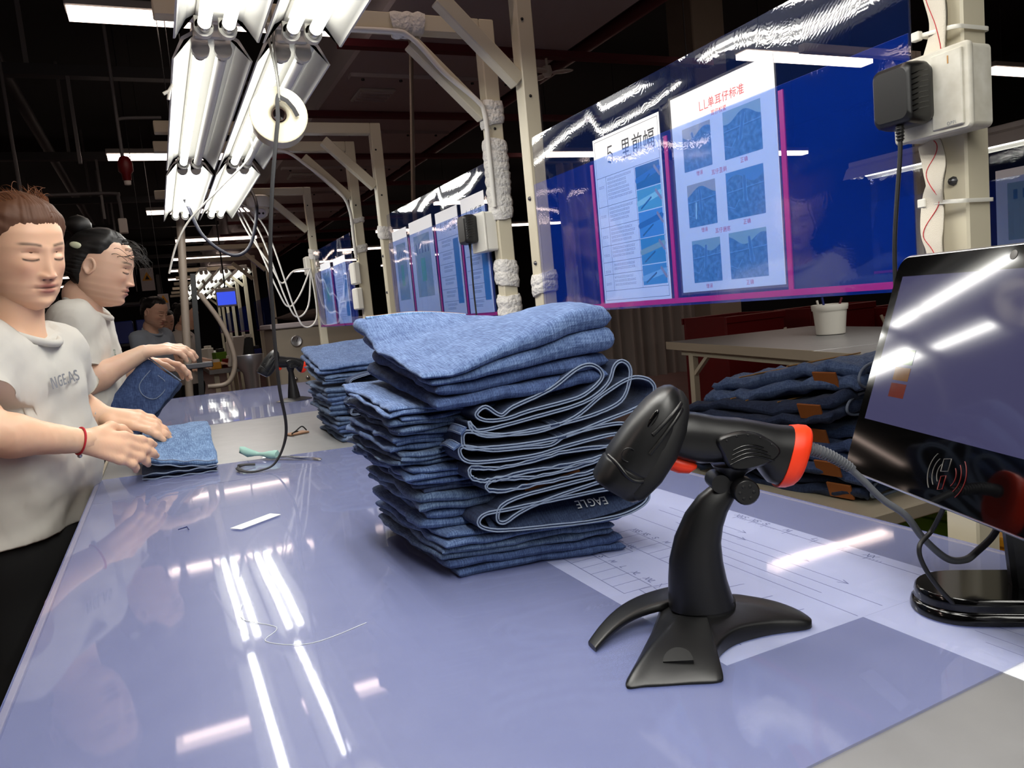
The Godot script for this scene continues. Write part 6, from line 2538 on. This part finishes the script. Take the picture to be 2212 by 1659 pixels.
	# workers farther down the hall, small in the picture
	for q in [[Vector3(-.04, 0, -6.6), 1.15, "worker in a pale blue shirt standing far down the hall", M.shirt_pale, .9], [Vector3(.20, 0, -7.35), 1.12, "worker in a white shirt at a machine far down the hall", M.shirt_white, 1.3], [Vector3(.06, 0, -8.2), 1.10, "worker half hidden between two others far down the hall", M.shirt_white, .4]]:
		var o: Vector3 = q[0]
		var hgt: float = q[1]
		var fw := Vector3(sin(q[4]), 0, cos(q[4]))
		var lt := Vector3(-fw.z, 0, fw.x)
		J = {"skull": o + Vector3(0, hgt + .26, 0) + fw * .06, "neck": o + Vector3(0, hgt + .13, 0), "chest": o + Vector3(0, hgt, 0), "belly": o + Vector3(0, hgt - .18, 0), "hem": o + Vector3(0, hgt - .33, 0), "hip": o + Vector3(0, hgt - .36, 0),
			"rsh": o + lt * .15 + Vector3(0, hgt + .07, 0), "lsh": o - lt * .15 + Vector3(0, hgt + .07, 0), "relb": o + lt * .18 + Vector3(0, hgt - .15, 0) + fw * .04, "lelb": o - lt * .18 + Vector3(0, hgt - .15, 0) + fw * .04, "rwri": o + lt * .1 + Vector3(0, hgt - .18, 0) + fw * .26, "lwri": o - lt * .1 + Vector3(0, hgt - .18, 0) + fw * .26,
			"rdir": fw, "rback": Vector3.UP, "rthumb": -lt, "rcurl": [.3, .3, .3, .3], "ldir": fw, "lback": Vector3.UP, "lthumb": lt, "lcurl": [.3, .3, .3, .3], "face": fw, "yaw": q[4], "pitch": .35}
		t = person(q[2], J, {"seed": o.z, "shirt": q[3], "skin": skin2, "cell": .02, "hand_cell": .008})
		hf = head_frame(J.skull, J.yaw, J.pitch)
		part(t, "hair", hair_cap(hf, edge2, .014, 2), M.hair_black)
		part(t, "hair_bun", ball(hf * Vector3(0, .06, -.11), Vector3(.035, .035, .03), hf.basis, 8), M.hair_black)
	# the jeans the workers are handling
	var f := Transform3D(Basis(Vector3(.96, 0, .27), Vector3.UP, Vector3(.02, 0, -1.0)), Vector3(-.074, .9010, -1.915))
	var jt := thing("folded_jeans", "light jeans being folded, hems to the front, under the worker's hand", "jeans", f * Vector3(.08, 0, .15))
	part(jt, "leg_fold", soft_slab(f, .0, .168, .012, .40, flat(.0), func(u: float, d: float) -> float: return .013 + .045 * smoothstep(.04, .30, d), 31, 16, 20, 2.4), M.denim_dark)
	var lift := func(u: float, d: float) -> float: return .0145 + .026 * pow(clampf(1.0 - u / .17, 0.0, 1.0), 1.5) * smoothstep(.25, .0, d) + .050 * smoothstep(.02, .30, d)
	part(jt, "leg_fold", soft_slab(f, .0, .17, .004, .42, lift, func(u: float, d: float) -> float: return lift.call(u, d) + .012, 32, 16, 20, 2.4, .006, .003), M.denim_light)
	for q in [[.0015, .0012, 0], [.012, .0012, 0], [.0, .0012, 1], [.0125, .0012, 1]]:
		var b := mb()
		var path := []
		for k in 22:
			var s := k / 21.0
			var u := lerpf(.002, .166, s)
			var h: float = (lift.call(u, 0.0) if q[2] == 1 else 0.0) + q[0] + .0015 * sin(s * 21.0 + q[0] * 900.0)
			path.append(f * Vector3(u, h, -.002 + .002 * sin(s * 9.0)))
		b.tube(path, .0016, 6)
		part(jt, "hem_seam", b, M.seam_pale)
	# a limp pair held up by the second worker
	var f3 := Transform3D(Basis(Vector3(.66, -.66, .25).normalized() * 1.0, Vector3(.15, .20, .97).normalized(), Vector3(-.68, -.70, .20).normalized()), Vector3(-.030, 1.150, -2.70))
	jt = thing("folded_jeans", "bleached dark jeans held up in the second worker's hands", "jeans", f3 * Vector3(.05, 0, .1))
	part(jt, "leg_fold", soft_slab(f3, -.01, .125, .0, .20, func(u: float, d: float) -> float: return -.012 - .15 * d * d, func(u: float, d: float) -> float: return .004 - .1 * d * d, 41, 14, 16, 2.4, .008, .006), M.denim_dark)
	part(jt, "leg_fold", soft_slab(f3, -.02, .115, .005, .21, func(u: float, d: float) -> float: return .005 - .1 * d * d, func(u: float, d: float) -> float: return .020 - .1 * d * d, 42, 14, 16, 2.4, .008, .006), M.denim_blue)
	var pk := mb()
	var pp := []
	for q in [[.02, .03], [.085, .035], [.088, .09], [.052, .105], [.022, .085], [.02, .03]]:
		pp.append(f3 * Vector3(q[0], .022 - .1 * q[1] * q[1], q[1]))
	pk.tube(Array(smooth(pp, 4)), .0013, 5)
	part(jt, "pocket_seam", pk, M.seam_pale)
	pk = mb()
	var wp := []
	for k in 12:
		wp.append(f3 * Vector3(-.015 + .128 * k / 11.0, .008 + .002 * sin(k), -.002))
	pk.tube(wp, .0022, 6)
	part(jt, "waist_seam", pk, M.seam_pale)

func lerp_frame(x: Vector3, z: Vector3, o: Vector3) -> Transform3D:
	return Transform3D(Basis(x, Vector3.UP, z), o)

func build_side():
	# neighbouring table with its slim legs
	var e := Vector3(-.198, 0, .980)
	var n := Vector3(.980, 0, .198)
	var A := Vector3(2.81, .9, -3.85)
	var t := thing("side_table", "grey-topped table with cream legs behind the jeans pile", "table", Vector3(3.0, 0, -3.0))
	for q in [[0.0, 1.46, 0.0], [1.47, 1.98, .012]]:
		var b := mb()
		b.box(Transform3D(Basis(e, Vector3.UP, n), A + e * (q[0] + q[1]) * .5 + n * (.5 - q[2]) + Vector3(0, -.02, 0)), Vector3(q[1] - q[0], .04, 1.0), .003)
		part(t, "table_top", b, M.laminate)
		b = mb()
		b.box(Transform3D(Basis(e, Vector3.UP, n), A + e * (q[0] + q[1]) * .5 - n * (.003 + q[2]) + Vector3(0, -.021, 0)), Vector3(q[1] - q[0], .045, .005))
		part(t, "edge_strip", b, M.edge_band)
	for u in [.22, 1.30, 1.62, 1.92]:
		for w in [.06, .94]:
			var b := mb()
			var p = A + e * u + n * w
			b.boxw(Vector3(p.x - .02, 0, p.z - .02), Vector3(p.x + .02, .86, p.z + .02), .002)
			part(t, "leg", b, M.cream_paint)
	for u in [.22, 1.62]:
		var b := mb()
		var p = A + e * u + n * .06
		b.bar(p + Vector3(0, -.20, 0), p + e * .22 + Vector3(0, -.05, 0), .022, .022, n)
		part(t, "brace", b, M.cream_paint)
	var b := mb()
	b.box(Transform3D(Basis(e, Vector3.UP, n), A + e * 1.05 + n * .06 + Vector3(0, -.06, 0)), Vector3(1.9, .04, .03))
	part(t, "rail", b, M.cream_paint)
	# bucket with pens
	var C := Vector3(3.235, .9, -2.98)
	t = thing("plastic_bucket", "white plastic bucket holding pens on the side table", "bucket", C)
	b = mb()
	b.lathe([Vector2(0, .002), Vector2(.070, .002), Vector2(.073, .006), Vector2(.084, .128), Vector2(.090, .130), Vector2(.091, .142), Vector2(.092, .143), Vector2(.093, .160), Vector2(.088, .161), Vector2(.084, .155), Vector2(.072, .012), Vector2(0, .010)], 28, Transform3D(Basis(), C))
	part(t, "tub", b, M.white_plastic)
	for q in [[Vector3(-.03, 0, .02), Vector3(-.05, .20, .0), "blue_plastic"], [Vector3(.03, 0, -.02), Vector3(.07, .19, .02), "maroon"], [Vector3(-.02, 0, -.02), Vector3(-.055, .185, -.03), "white_plastic"]]:
		b = mb()
		b.tube([C + q[0] + Vector3(0, .012, 0), C + q[1]], .006, 8)
		solo("pen", b, M[q[2]], {"blue_plastic": "thick blue pen standing in the white bucket", "maroon": "thin red pen standing in the white bucket", "white_plastic": "white pen standing in the white bucket"}[q[2]], "pen", C + q[0] + Vector3(0, .012, 0), "pens in the bucket")
	# trolley with the jumbled pile of jeans
	t = thing("stool", "cream stool under the jumbled pile of jeans", "stool", Vector3(1.80, 0, -1.75))
	b = mb()
	b.boxw(Vector3(1.55, .56, -2.15), Vector3(2.05, .60, -1.35), .004)
	part(t, "seat", b, M.cream_paint)
	for x in [1.58, 2.02]:
		for z in [-2.11, -1.39]:
			b = mb()
			b.boxw(Vector3(x - .018, 0, z - .018), Vector3(x + .018, .56, z + .018), .002)
			part(t, "leg", b, M.cream_paint)
	for z in [-2.11, -1.39]:
		b = mb()
		b.boxw(Vector3(1.6, .2, z - .012), Vector3(2.0, .23, z + .012))
		part(t, "stretcher", b, M.cream_paint)
	var f := Transform3D(Basis(Vector3(.12, 0, .99), Vector3.UP, Vector3(.99, 0, -.12)), Vector3(1.56, .601, -2.16))
	var specs := [
		["dark jeans at the bottom of the jumbled pile", "denim_dark", .10, .74, .0, .055, 0.0],
		["jeans with a slipped leather patch, second in the jumbled pile", "denim_blue", .02, .76, .056, .120, .02],
		["jeans with a folded-back waist in the middle of the jumbled pile", "denim_blue", .0, .72, .122, .185, .05],
		["jeans with white paint flecks in the jumbled pile", "denim_dark", .0, .68, .19, .255, .09],
		["faded jeans with a tan patch on top of the jumbled pile", "denim_mid", .14, .72, .26, .335, .10]]
	var k := 0
	for q in specs:
		var jt := thing("piled_jeans", q[0], "jeans", f * Vector3((q[2] + q[3]) / 2, q[4], .2), "jeans in the jumbled pile")
		var rise: float = q[6]
		var kk := k
		var droop := func(u: float, d: float) -> float: return rise * (u - .35) - .07 * pow(maxf(0.0, .22 - u) / .22, 2.0) * (1.0 if kk > 1 else 0.0) + .012 * sin(u * 11.0 + kk * 2.0)
		var in0: float = [.0, -.035, .015, -.03, .03][k]
		var lo: float = q[4]
		var hi: float = q[5]
		part(jt, "leg_fold", soft_slab(f, q[2], q[3], in0, .42, func(u: float, d: float) -> float: return lo + droop.call(u, d), func(u: float, d: float) -> float: return (lo + hi) * .5 - .001 + droop.call(u, d), 60 + k, 22, 18, 2.2, .03, .012), M[q[1]])
		part(jt, "leg_fold", soft_slab(f, q[2] + .03, q[3] - .01, in0 + .012, .40, func(u: float, d: float) -> float: return (lo + hi) * .5 + droop.call(u, d), func(u: float, d: float) -> float: return hi + droop.call(u, d), 70 + k, 22, 18, 2.2, .03, .012), M[q[1]])
		# waist rim with its patch at the end towards the terminal
		b = mb()
		var wp := []
		for j in 26:
			var a := TAU * j / 26.0
			wp.append(f * Vector3(q[3] - .005 + .012 * cos(a * 2.0), (lo + hi) * .5 + rise * (q[3] - .35) + (hi - lo) * .46 * sin(a), .14 + .13 * cos(a)))
		b.tube(wp, .004, 6, true)
		part(jt, "waist_seam", b, M.seam_pale)
		b = mb()
		b.box(f * Transform3D(Basis(Vector3(1, 0, 0), -.35), Vector3(q[3] - .075 - .03 * (k % 3), (lo + hi) * .5 + rise * (q[3] - .4), in0 - .004)), Vector3(.075, .045, .006), .001)
		part(jt, "leather_patch", b, M.leather)
		for sx in [.22, .34, .40]:
			b = mb()
			var sp := []
			for j in 10:
				var u: float = q[3] - sx
				var dd := .01 + .35 * j / 9.0
				sp.append(f * Vector3(u, hi + droop.call(u, dd) + .006, dd))
			b.tube(sp, .0022, 5)
			part(jt, "stitching", b, M.stitch_tan)
		k += 1
	# crates and chairs in dull red behind the table
	for q in [[Vector3(3.75, 0, -4.9), Vector3(.55, .98, .5)], [Vector3(4.45, 0, -4.9), Vector3(.6, .62, .5)], [Vector3(4.75, .63, -4.95), Vector3(.7, .33, .4)], [Vector3(5.5, 0, -4.8), Vector3(.6, .9, .5)]]:
		var o: Vector3 = q[0]
		var s: Vector3 = q[1]
		var nm: String = ["tall dark red crate behind the side table", "low dark red crate behind the side table legs", "red crate stacked on the low crate behind the bucket", "dark red crate at the end behind the bucket"][[3.75, 4.45, 4.75, 5.5].find(snappedf(o.x, .01))]
		t = thing("plastic_crate", nm, "crate", o + Vector3(s.x / 2, 0, s.z / 2), "red crates behind the side table")
		for w in [[0, 0, s.x, .02], [0, s.z - .02, s.x, s.z], [0, .02, .02, s.z - .02], [s.x - .02, .02, s.x, s.z - .02]]:
			b = mb()
			b.boxw(o + Vector3(w[0], 0, w[1]), o + Vector3(w[2], s.y, w[3]), .003)
			part(t, "side", b, M.red_plastic)
		b = mb()
		b.boxw(o + Vector3(.02, 0, .02), o + Vector3(s.x - .02, .02, s.z - .02))
		part(t, "bottom", b, M.red_plastic)
		for w in [[-.012, -.012, s.x + .012, .0], [-.012, s.z, s.x + .012, s.z + .012]]:
			b = mb()
			b.boxw(o + Vector3(w[0], s.y - .05, w[1]), o + Vector3(w[2], s.y, w[3]), .003)
			part(t, "rim", b, M.red_plastic)
	for i in 2:
		var o := Vector3(4.35 + i * 1.0, 0, -4.0)
		t = thing("folding_chair", ["red folding chair with a pale frame behind the side table", "red folding chair beside the end crate"][i], "chair", o)
		b = mb()
		b.box(Transform3D(Basis(Vector3.RIGHT, -.08), o + Vector3(0, .45, 0)), Vector3(.42, .04, .38), .01)
		part(t, "seat", b, M.red_plastic)
		b = mb()
		b.box(Transform3D(Basis(Vector3.RIGHT, -.2), o + Vector3(0, .74, -.21)), Vector3(.42, .22, .025), .01)
		part(t, "backrest", b, M.red_plastic)
		for s in [-.2, .2]:
			b = mb()
			b.tube([o + Vector3(s, .0, .2), o + Vector3(s, .45, -.05), o + Vector3(s, .86, -.24)], .012, 8)
			part(t, "frame", b, M.cream_paint)
			b = mb()
			b.tube([o + Vector3(s, .0, -.22), o + Vector3(s, .44, .12)], .012, 8)
			part(t, "leg", b, M.cream_paint)
	# drab curtain and a pillar behind
	b = mb()
	var front := []
	var back := []
	var rows := []
	for i in 90:
		var s := i / 89.0
		var x := lerpf(3.35, 4.75, s)
		var z := -6.0 + .035 * sin(s * 75.0) + .02 * sin(s * 31.0)
		var ring := PackedVector3Array([Vector3(x, .42, z + .012), Vector3(x, 1.2, z), Vector3(x, 2.4, z - .01), Vector3(x, 2.4, z - .02), Vector3(x, 1.2, z - .01), Vector3(x, .42, z + .002)])
		rows.append(ring)
	b.loft(rows)
	var cu := solo("curtain", b, M.curtain, "drab grey pleated curtain hanging behind the side table", "curtain", Vector3(4.05, .42, -6.0))
	b = mb()
	b.tube([Vector3(3.2, 2.41, -6.01), Vector3(4.9, 2.41, -6.01)], .015, 8)
	part(cu, "curtain_rod", b, M.grey_pipe)
	for x in [3.25, 4.85]:
		b = mb()
		b.tube([Vector3(x, 2.41, -6.01), Vector3(x, 4.2, -6.01)], .006, 6)
		part(cu, "rod_hanger", b, M.grey_pipe)
	b = mb()
	b.boxw(Vector3(5.1, 0, -6.6), Vector3(5.5, 4.2, -6.2), .01)
	structure("trim_1", b, M.cabinet_beige)
	# low boxes under the table line
	for q in [["green plastic box on the floor behind the stool", Vector3(2.10, 0, -1.72), Vector3(.27, .44, .22), "green_plastic"], ["yellow plastic box on the floor behind the stool", Vector3(2.10, 0, -1.46), Vector3(.27, .40, .14), "yellow_plastic"], ["brown carton on the floor behind the stool", Vector3(2.10, 0, -2.15), Vector3(.27, .36, .3), "cardboard"]]:
		t = thing("storage_box", q[0], "box", q[1] + Vector3(.15, 0, .1), "boxes on the floor")
		b = mb()
		b.boxw(q[1], q[1] + q[2], .01)
		part(t, "body", b, M[q[3]])
		b = mb()
		b.boxw(q[1] + Vector3(-.01, q[2].y, -.01), q[1] + Vector3(q[2].x + .01, q[2].y + .03, q[2].z + .01), .006)
		part(t, "lid", b, M[q[3]])
	fixture(3.02, -1.35, -2.6, [true, true], "twin tube light of the neighbouring row past the socket box", "tube lights above the table", 1.66, .3, 3.05)

func build_far():
	var t: Node3D
	var b: MB
	# beige machine cabinet with a gauge
	t = thing("machine_cabinet", "beige machine cabinet with a round gauge beyond the second scanner", "cabinet", Vector3(1.0, 0, -5.5))
	b = mb()
	b.boxw(Vector3(.70, .06, -5.8), Vector3(1.35, 1.20, -5.25), .01)
	part(t, "body", b, M.cabinet_beige)
	b = mb()
	b.boxw(Vector3(.68, 1.20, -5.82), Vector3(1.37, 1.235, -5.23), .006)
	part(t, "top", b, M.duct_grey)
	b = mb()
	b.lathe([Vector2(0, .012), Vector2(.030, .012), Vector2(.034, .016), Vector2(.038, .012), Vector2(.038, 0)], 22, Transform3D(Basis(Vector3.RIGHT, PI / 2), Vector3(.835, 1.11, -5.25)))
	var g := part(t, "gauge", b, M.silver)
	b = mb()
	b.bar(Vector3(.835, 1.105, -5.235), Vector3(.845, 1.132, -5.235), .003, .002, Vector3.RIGHT)
	part(g, "needle", b, M.black_rubber)
	for q in [[.80, .86, .0], [.88, .86, .0]]:
		b = mb()
		b.lathe([Vector2(0, .015), Vector2(.012, .014), Vector2(.014, 0)], 12, Transform3D(Basis(Vector3.RIGHT, PI / 2), Vector3(q[0], q[1], -5.25)))
		part(t, "knob", b, M.silver)
	for x in [.74, 1.31]:
		for z in [-5.76, -5.29]:
			b = mb()
			b.boxw(Vector3(x - .02, 0, z - .02), Vector3(x + .02, .06, z + .02))
			part(t, "foot", b, M.black_rubber)
	b = mb()
	var rows := []
	for i in 12:
		var s := i / 11.0
		var ring := PackedVector3Array()
		for k in 12:
			var a := TAU * k / 12.0
			var r := .055 * sin(PI * clampf(s, .03, .97)) * (1.0 + .5 * wave.get_noise_2d(i * 3.0, k * 2.0))
			ring.push_back(Vector3(lerpf(.74, 1.25, s), 1.275 + sin(a) * r * .7, -5.5 + cos(a) * r * 2.0))
		rows.append(ring)
	b.loft(rows)
	solo("cloth_bundle", b, M.cloth_brown, "crumpled dark brown cloth lying on the beige machine cabinet", "cloth", Vector3(1.0, 1.236, -5.5))
	# steel funnel bin by the cabinet
	t = thing("steel_bin", "steel funnel bin on a beige stand in front of the machine cabinet", "bin", Vector3(.50, 0, -5.0))
	b = mb()
	b.lathe([Vector2(.0, .84), Vector2(.045, .84), Vector2(.05, .95), Vector2(.085, 1.0), Vector2(.09, 1.06), Vector2(.086, 1.06), Vector2(.08, 1.0), Vector2(.0, .97)], 20, Transform3D(Basis(), Vector3(.50, 0, -5.0)))
	part(t, "funnel", b, M.silver)
	b = mb()
	b.boxw(Vector3(.46, 0, -5.04), Vector3(.54, .84, -4.96), .006)
	part(t, "stand", b, M.cabinet_beige)
	# pole with a black strip at the table's end
	t = thing("pole", "grey-brown pole with a black strip at the far table end", "pole", Vector3(.15, 0, -4.6))
	b = mb()
	b.tube([Vector3(.10, 0, -4.6), Vector3(.12, .9, -4.6), Vector3(.195, 1.84, -4.6), Vector3(.20, 1.95, -4.6)], .022, 10)
	part(t, "shaft", b, M.pole_brown)
	b = mb()
	b.strap([Vector3(.17, .75, -4.57), Vector3(.19, 1.0, -4.57), Vector3(.205, 1.3, -4.57), Vector3(.22, 1.55, -4.58)], .028, .004, Vector3.RIGHT)
	part(t, "strip", b, M.black_rubber)
	b = mb()
	b.boxw(Vector3(.12, 1.03, -4.63), Vector3(.26, 1.06, -4.54), .004)
	part(t, "clamp", b, M.dark_steel)
	b = mb()
	b.tube(Array(smooth([Vector3(.24, 1.44, -4.6), Vector3(.34, 1.25, -4.6), Vector3(.38, 1.05, -4.6), Vector3(.33, .93, -4.6), Vector3(.22, .92, -4.6)], 6)), .014, 8)
	part(t, "bent_tube", b, M.pole_brown)
	# far table with its clutter
	t = thing("far_table", "long far table with machines and clutter down the hall", "table", Vector3(.7, 0, -9.5))
	b = mb()
	b.boxw(Vector3(.36, .86, -14.5), Vector3(.91, .90, -7.0), .004)
	part(t, "table_top", b, M.laminate)
	for z in [-14.3, -10.6, -7.1]:
		for x in [.42, .86]:
			b = mb()
			b.boxw(Vector3(x - .02, 0, z - .02), Vector3(x + .02, .86, z + .02))
			part(t, "leg", b, M.cream_paint)
	var C := [["yellow_plastic", "small yellow tray on the far table", "tray"], ["green_plastic", "green bottle-sized box on the far table", "box"], ["red_plastic", "small red box on the far table", "box"], ["white_plastic", "white machine head on the far table", "machine"], ["black_plastic", "black machine head on the far table", "machine"], ["blue_plastic", "blue box on the far table", "box"], ["white_plastic", "white carton farther along the far table", "box"]]
	for i in C.size():
		var p := Vector3([.42, .48, .55, .62, .74, .85, .45][i], .9, [-7.12, -7.3, -7.2, -7.6, -7.4, -7.9, -8.6][i])
		var tt := thing("table_item", C[i][1], C[i][2], p)
		b = mb()
		b.box(Transform3D(Basis(Vector3.UP, i * .4), p + Vector3(0, [.03, .07, .04, .11, .12, .06, .08][i], 0)), Vector3(.10, [.06, .14, .08, .22, .24, .12, .16][i], .09), .006)
		part(tt, "body", b, M[C[i][0]])
		b = mb()
		b.box(Transform3D(Basis(Vector3.UP, i * .4 + .2), p + Vector3(.01, [.07, .155, .09, .24, .26, .135, .17][i], 0)), Vector3(.06, .03, .05), .004)
		part(tt, "top", b, M.dark_pipe if i % 2 else M.white_plastic)
	# second scanner-like screens leaning on the far table
	t = thing("leaning_screen", "small white screen leaning on the far table", "screen", Vector3(.60, .9, -7.0))
	b = mb()
	b.box(Transform3D(Basis(Vector3.UP, -.6) * Basis(Vector3(0, 0, 1), -.25), Vector3(.60, 1.04, -7.0)), Vector3(.025, .26, .2), .005)
	part(t, "panel", b, M.white_plastic)
	b = mb()
	b.boxw(Vector3(.56, .9, -7.06), Vector3(.68, .915, -6.94), .003)
	part(t, "foot", b, M.dark_pipe)
	# tubes lighting the far table
	var k := 0
	for z in [-8.6, -10.2, -11.8, -13.6]:
		for x in [.52, .72, .92]:
			fixture(x, z, z - 1.25, [true, true], ["first", "second", "third", "fourth"][k / 3] + " far twin tube light from the cabinet, in the " + ["inner", "middle", "outer"][k % 3] + " row", "tube lights above the far table", 1.84, 0.0, 1.91)
			k += 1
	# hanging screen
	t = thing("hanging_screen", "blue hanging screen down the hall below the far tube lights", "screen", Vector3(.66, 1.46, -8.0))
	b = mb()
	b.boxw(Vector3(.565, 1.455, -8.03), Vector3(.755, 1.64, -8.0), .006)
	part(t, "casing", b, M.white_plastic)
	b = mb()
	b.boxw(Vector3(.575, 1.475, -8.0), Vector3(.745, 1.60, -7.996))
	part(t, "display", b, M.screen_blue)
	b = mb()
	b.tube([Vector3(.66, 1.64, -8.015), Vector3(.66, 4.2, -8.015)], .008, 6)
	part(t, "rod", b, M.dark_pipe)
	# warning signs on rods
	for q in [[Vector3(-.015, 1.77, -8.0), .115, .21, "upper white warning sign with a yellow triangle"], [Vector3(.105, 1.575, -8.6), .10, .16, "smaller white warning sign with a yellow triangle"]]:
		var o: Vector3 = q[0]
		t = thing("warning_sign", q[3], "sign", o)
		b = mb()
		b.boxw(o + Vector3(-q[1] / 2, -q[2] / 2, -.004), o + Vector3(q[1] / 2, q[2] / 2, .0), .002)
		part(t, "plate", b, M.sign_white)
		b = mb()
		b.prism(PackedVector2Array([Vector2(-.045, -.035), Vector2(.045, -.035), Vector2(0, .045)]), .0005, .003, Transform3D(Basis(), o + Vector3(0, .025, 0)))
		var tri := part(t, "triangle", b, M.yellow_plastic)
		b = mb()
		b.prism(PackedVector2Array([Vector2(-.02, -.02), Vector2(.02, -.02), Vector2(0, .02)]), .003, .004, Transform3D(Basis(), o + Vector3(0, .02, 0)))
		part(tri, "pictogram", b, M.black_rubber)
		b = mb()
		b.tube([o + Vector3(0, q[2] / 2, -.002), Vector3(o.x, 4.2, o.z - .002)], .003, 5)
		part(t, "wire", b, M.dark_pipe)
	# red alarm lamp on a bent white pipe
	t = thing("alarm_lamp", "red alarm lamp hanging from a bent white pipe", "lamp", Vector3(-.05, 2.35, -6.2))
	b = mb()
	b.tube([Vector3(-.06, 4.2, -6.2), Vector3(-.06, 2.52, -6.2)], .012, 8)
	b.tube(Array(smooth([Vector3(-.06, 2.76, -6.2), Vector3(-.03, 2.79, -6.2), Vector3(.23, 2.80, -6.2)], 5)), .012, 8)
	part(t, "pipe", b, M.grey_pipe)
	b = mb()
	b.lathe([Vector2(0, 2.35), Vector2(.03, 2.36), Vector2(.032, 2.40), Vector2(.05, 2.42), Vector2(.05, 2.48), Vector2(.03, 2.52), Vector2(0, 2.53)], 16, Transform3D(Basis(), Vector3(-.05, 0, -6.2)))
	part(t, "red_body", b, M.red_plastic)
	b = mb()
	b.lathe([Vector2(0, 2.32), Vector2(.022, 2.325), Vector2(.024, 2.352), Vector2(0, 2.353)], 14, Transform3D(Basis(), Vector3(-.05, 0, -6.2)))
	part(t, "white_tip", b, M.white_plastic)
	t = thing("drop_box", "white junction box on a bent grey pipe under the ceiling", "box", Vector3(-.125, 2.03, -6.5))
	b = mb()
	b.boxw(Vector3(-.155, 2.02, -6.54), Vector3(-.095, 2.13, -6.47), .006)
	part(t, "casing", b, M.white_plastic)
	b = mb()
	b.tube(Array(smooth([Vector3(-.125, 2.13, -6.5), Vector3(-.13, 2.28, -6.5), Vector3(-.18, 2.32, -6.5), Vector3(-.7, 2.32, -6.5), Vector3(-.75, 2.40, -6.5), Vector3(-.75, 4.2, -6.5)], 5)), .012, 8)
	part(t, "pipe", b, M.grey_pipe)
	# domed security camera under the end frame
	C = []
	t = thing("dome_camera", "white dome security camera under the frame at the table end", "camera", Vector3(.585, 1.925, -4.37))
	b = mb()
	b.lathe([Vector2(0, 0), Vector2(.055, 0), Vector2(.062, -.012), Vector2(.058, -.055), Vector2(.05, -.065), Vector2(0, -.066)], 26, Transform3D(Basis(), Vector3(.585, 1.925, -4.37)))
	part(t, "mount", b, M.white_plastic)
	var dome := ball(Vector3(.585, 1.850, -4.365), Vector3(.050, .050, .050), Basis(), 14)
	var dm := part(t, "eyeball", dome, M.white_plastic)
	b = mb()
	b.lathe([Vector2(0, .006), Vector2(.024, .004), Vector2(.027, 0)], 18, Transform3D(Basis(Vector3.RIGHT, PI / 2 + .5), Vector3(.587, 1.828, -4.322)))
	part(dm, "lens_plate", b, M.duct_grey)
	for s in [-1.0, 1.0]:
		part(dm, "lens", ball(Vector3(.587 + s * .010, 1.826, -4.316), Vector3(.006, .006, .004), Basis(), 8), M.black_rubber)
	# conduit and a small fan under the duct
	b = mb()
	b.tube([Vector3(1.70, 3.05, -4.8), Vector3(1.698, 2.904, -4.8), Vector3(1.606, 1.947, -4.8), Vector3(1.58, 1.0, -4.8), Vector3(1.58, 0, -4.8)], .014, 8)
	solo("conduit", b, M.pole_brown, "thin beige conduit dropping from the air duct", "pipe", Vector3(1.58, 0, -4.8))
	t = thing("ceiling_fan", "small white three-bladed fan hanging beside the air duct", "fan", Vector3(2.87, 2.9, -5.16))
	b = mb()
	b.lathe([Vector2(0, .05), Vector2(.03, .045), Vector2(.04, 0), Vector2(.025, -.03), Vector2(0, -.035)], 16, Transform3D(Basis(), Vector3(2.87, 2.9, -5.16)))
	part(t, "hub", b, M.white_plastic)
	for i in 3:
		var a := TAU * i / 3.0 + .5
		part(t, "blade", ball(Vector3(2.87 + cos(a) * .11, 2.895, -5.16 + sin(a) * .11), Vector3(.085, .012, .042), Basis(Vector3.UP, -a), 10), M.white_plastic)
	b = mb()
	b.tube([Vector3(2.87, 2.94, -5.16), Vector3(2.87, 3.06, -5.16)], .01, 8)
	part(t, "rod", b, M.white_plastic)
	# dark racks behind the workers
	for i in 3:
		var o := Vector3(-3.2 + 1.15 * i, 0, -10.5 - .3 * i)
		t = thing("storage_rack", ["dark storage rack with blue bins beside the hall wall", "dark storage rack with blue bins in the middle", "dark storage rack with blue bins beside the aisle"][i], "rack", o, "racks behind the workers")
		for x in [0.0, 1.0]:
			for z in [0.0, .5]:
				b = mb()
				b.boxw(o + Vector3(x - .02, 0, z - .02), o + Vector3(x + .02, 2.0, z + .02))
				part(t, "upright", b, M.dark_pipe)
		for y in [.15, .65, 1.15, 1.65]:
			b = mb()
			b.boxw(o + Vector3(-.02, y, -.02), o + Vector3(1.02, y + .03, .52))
			part(t, "shelf", b, M.dark_pipe)
		for y in [1.18]:
			for x in [.04, .36, .68]:
				b = mb()
				b.boxw(o + Vector3(x, y, .05), o + Vector3(x + .28, y + .28, .48), .01)
				solo("storage_bin", b, M.blue_plastic, ["first", "second", "third"][int(x / .3)] + " dark blue bin on the " + ["rack beside the hall wall", "middle rack", "rack beside the aisle"][i], "bin", o + Vector3(x + .14, y, .26), "blue bins on the racks")
	# stool with a pink cover beside the near table end
	t = thing("covered_stool", "stool with a pink cloth cover beside the worker's legs", "stool", Vector3(-.55, 0, -1.15))
	b = mb()
	b.boxw(Vector3(-.80, .50, -1.42), Vector3(-.27, .62, -.80), .02)
	part(t, "cover", b, M.pink_cloth)
	for x in [-.75, -.32]:
		for z in [-1.37, -.85]:
			b = mb()
			b.boxw(Vector3(x - .02, 0, z - .02), Vector3(x + .02, .50, z + .02), .002)
			part(t, "leg", b, M.dark_pipe)
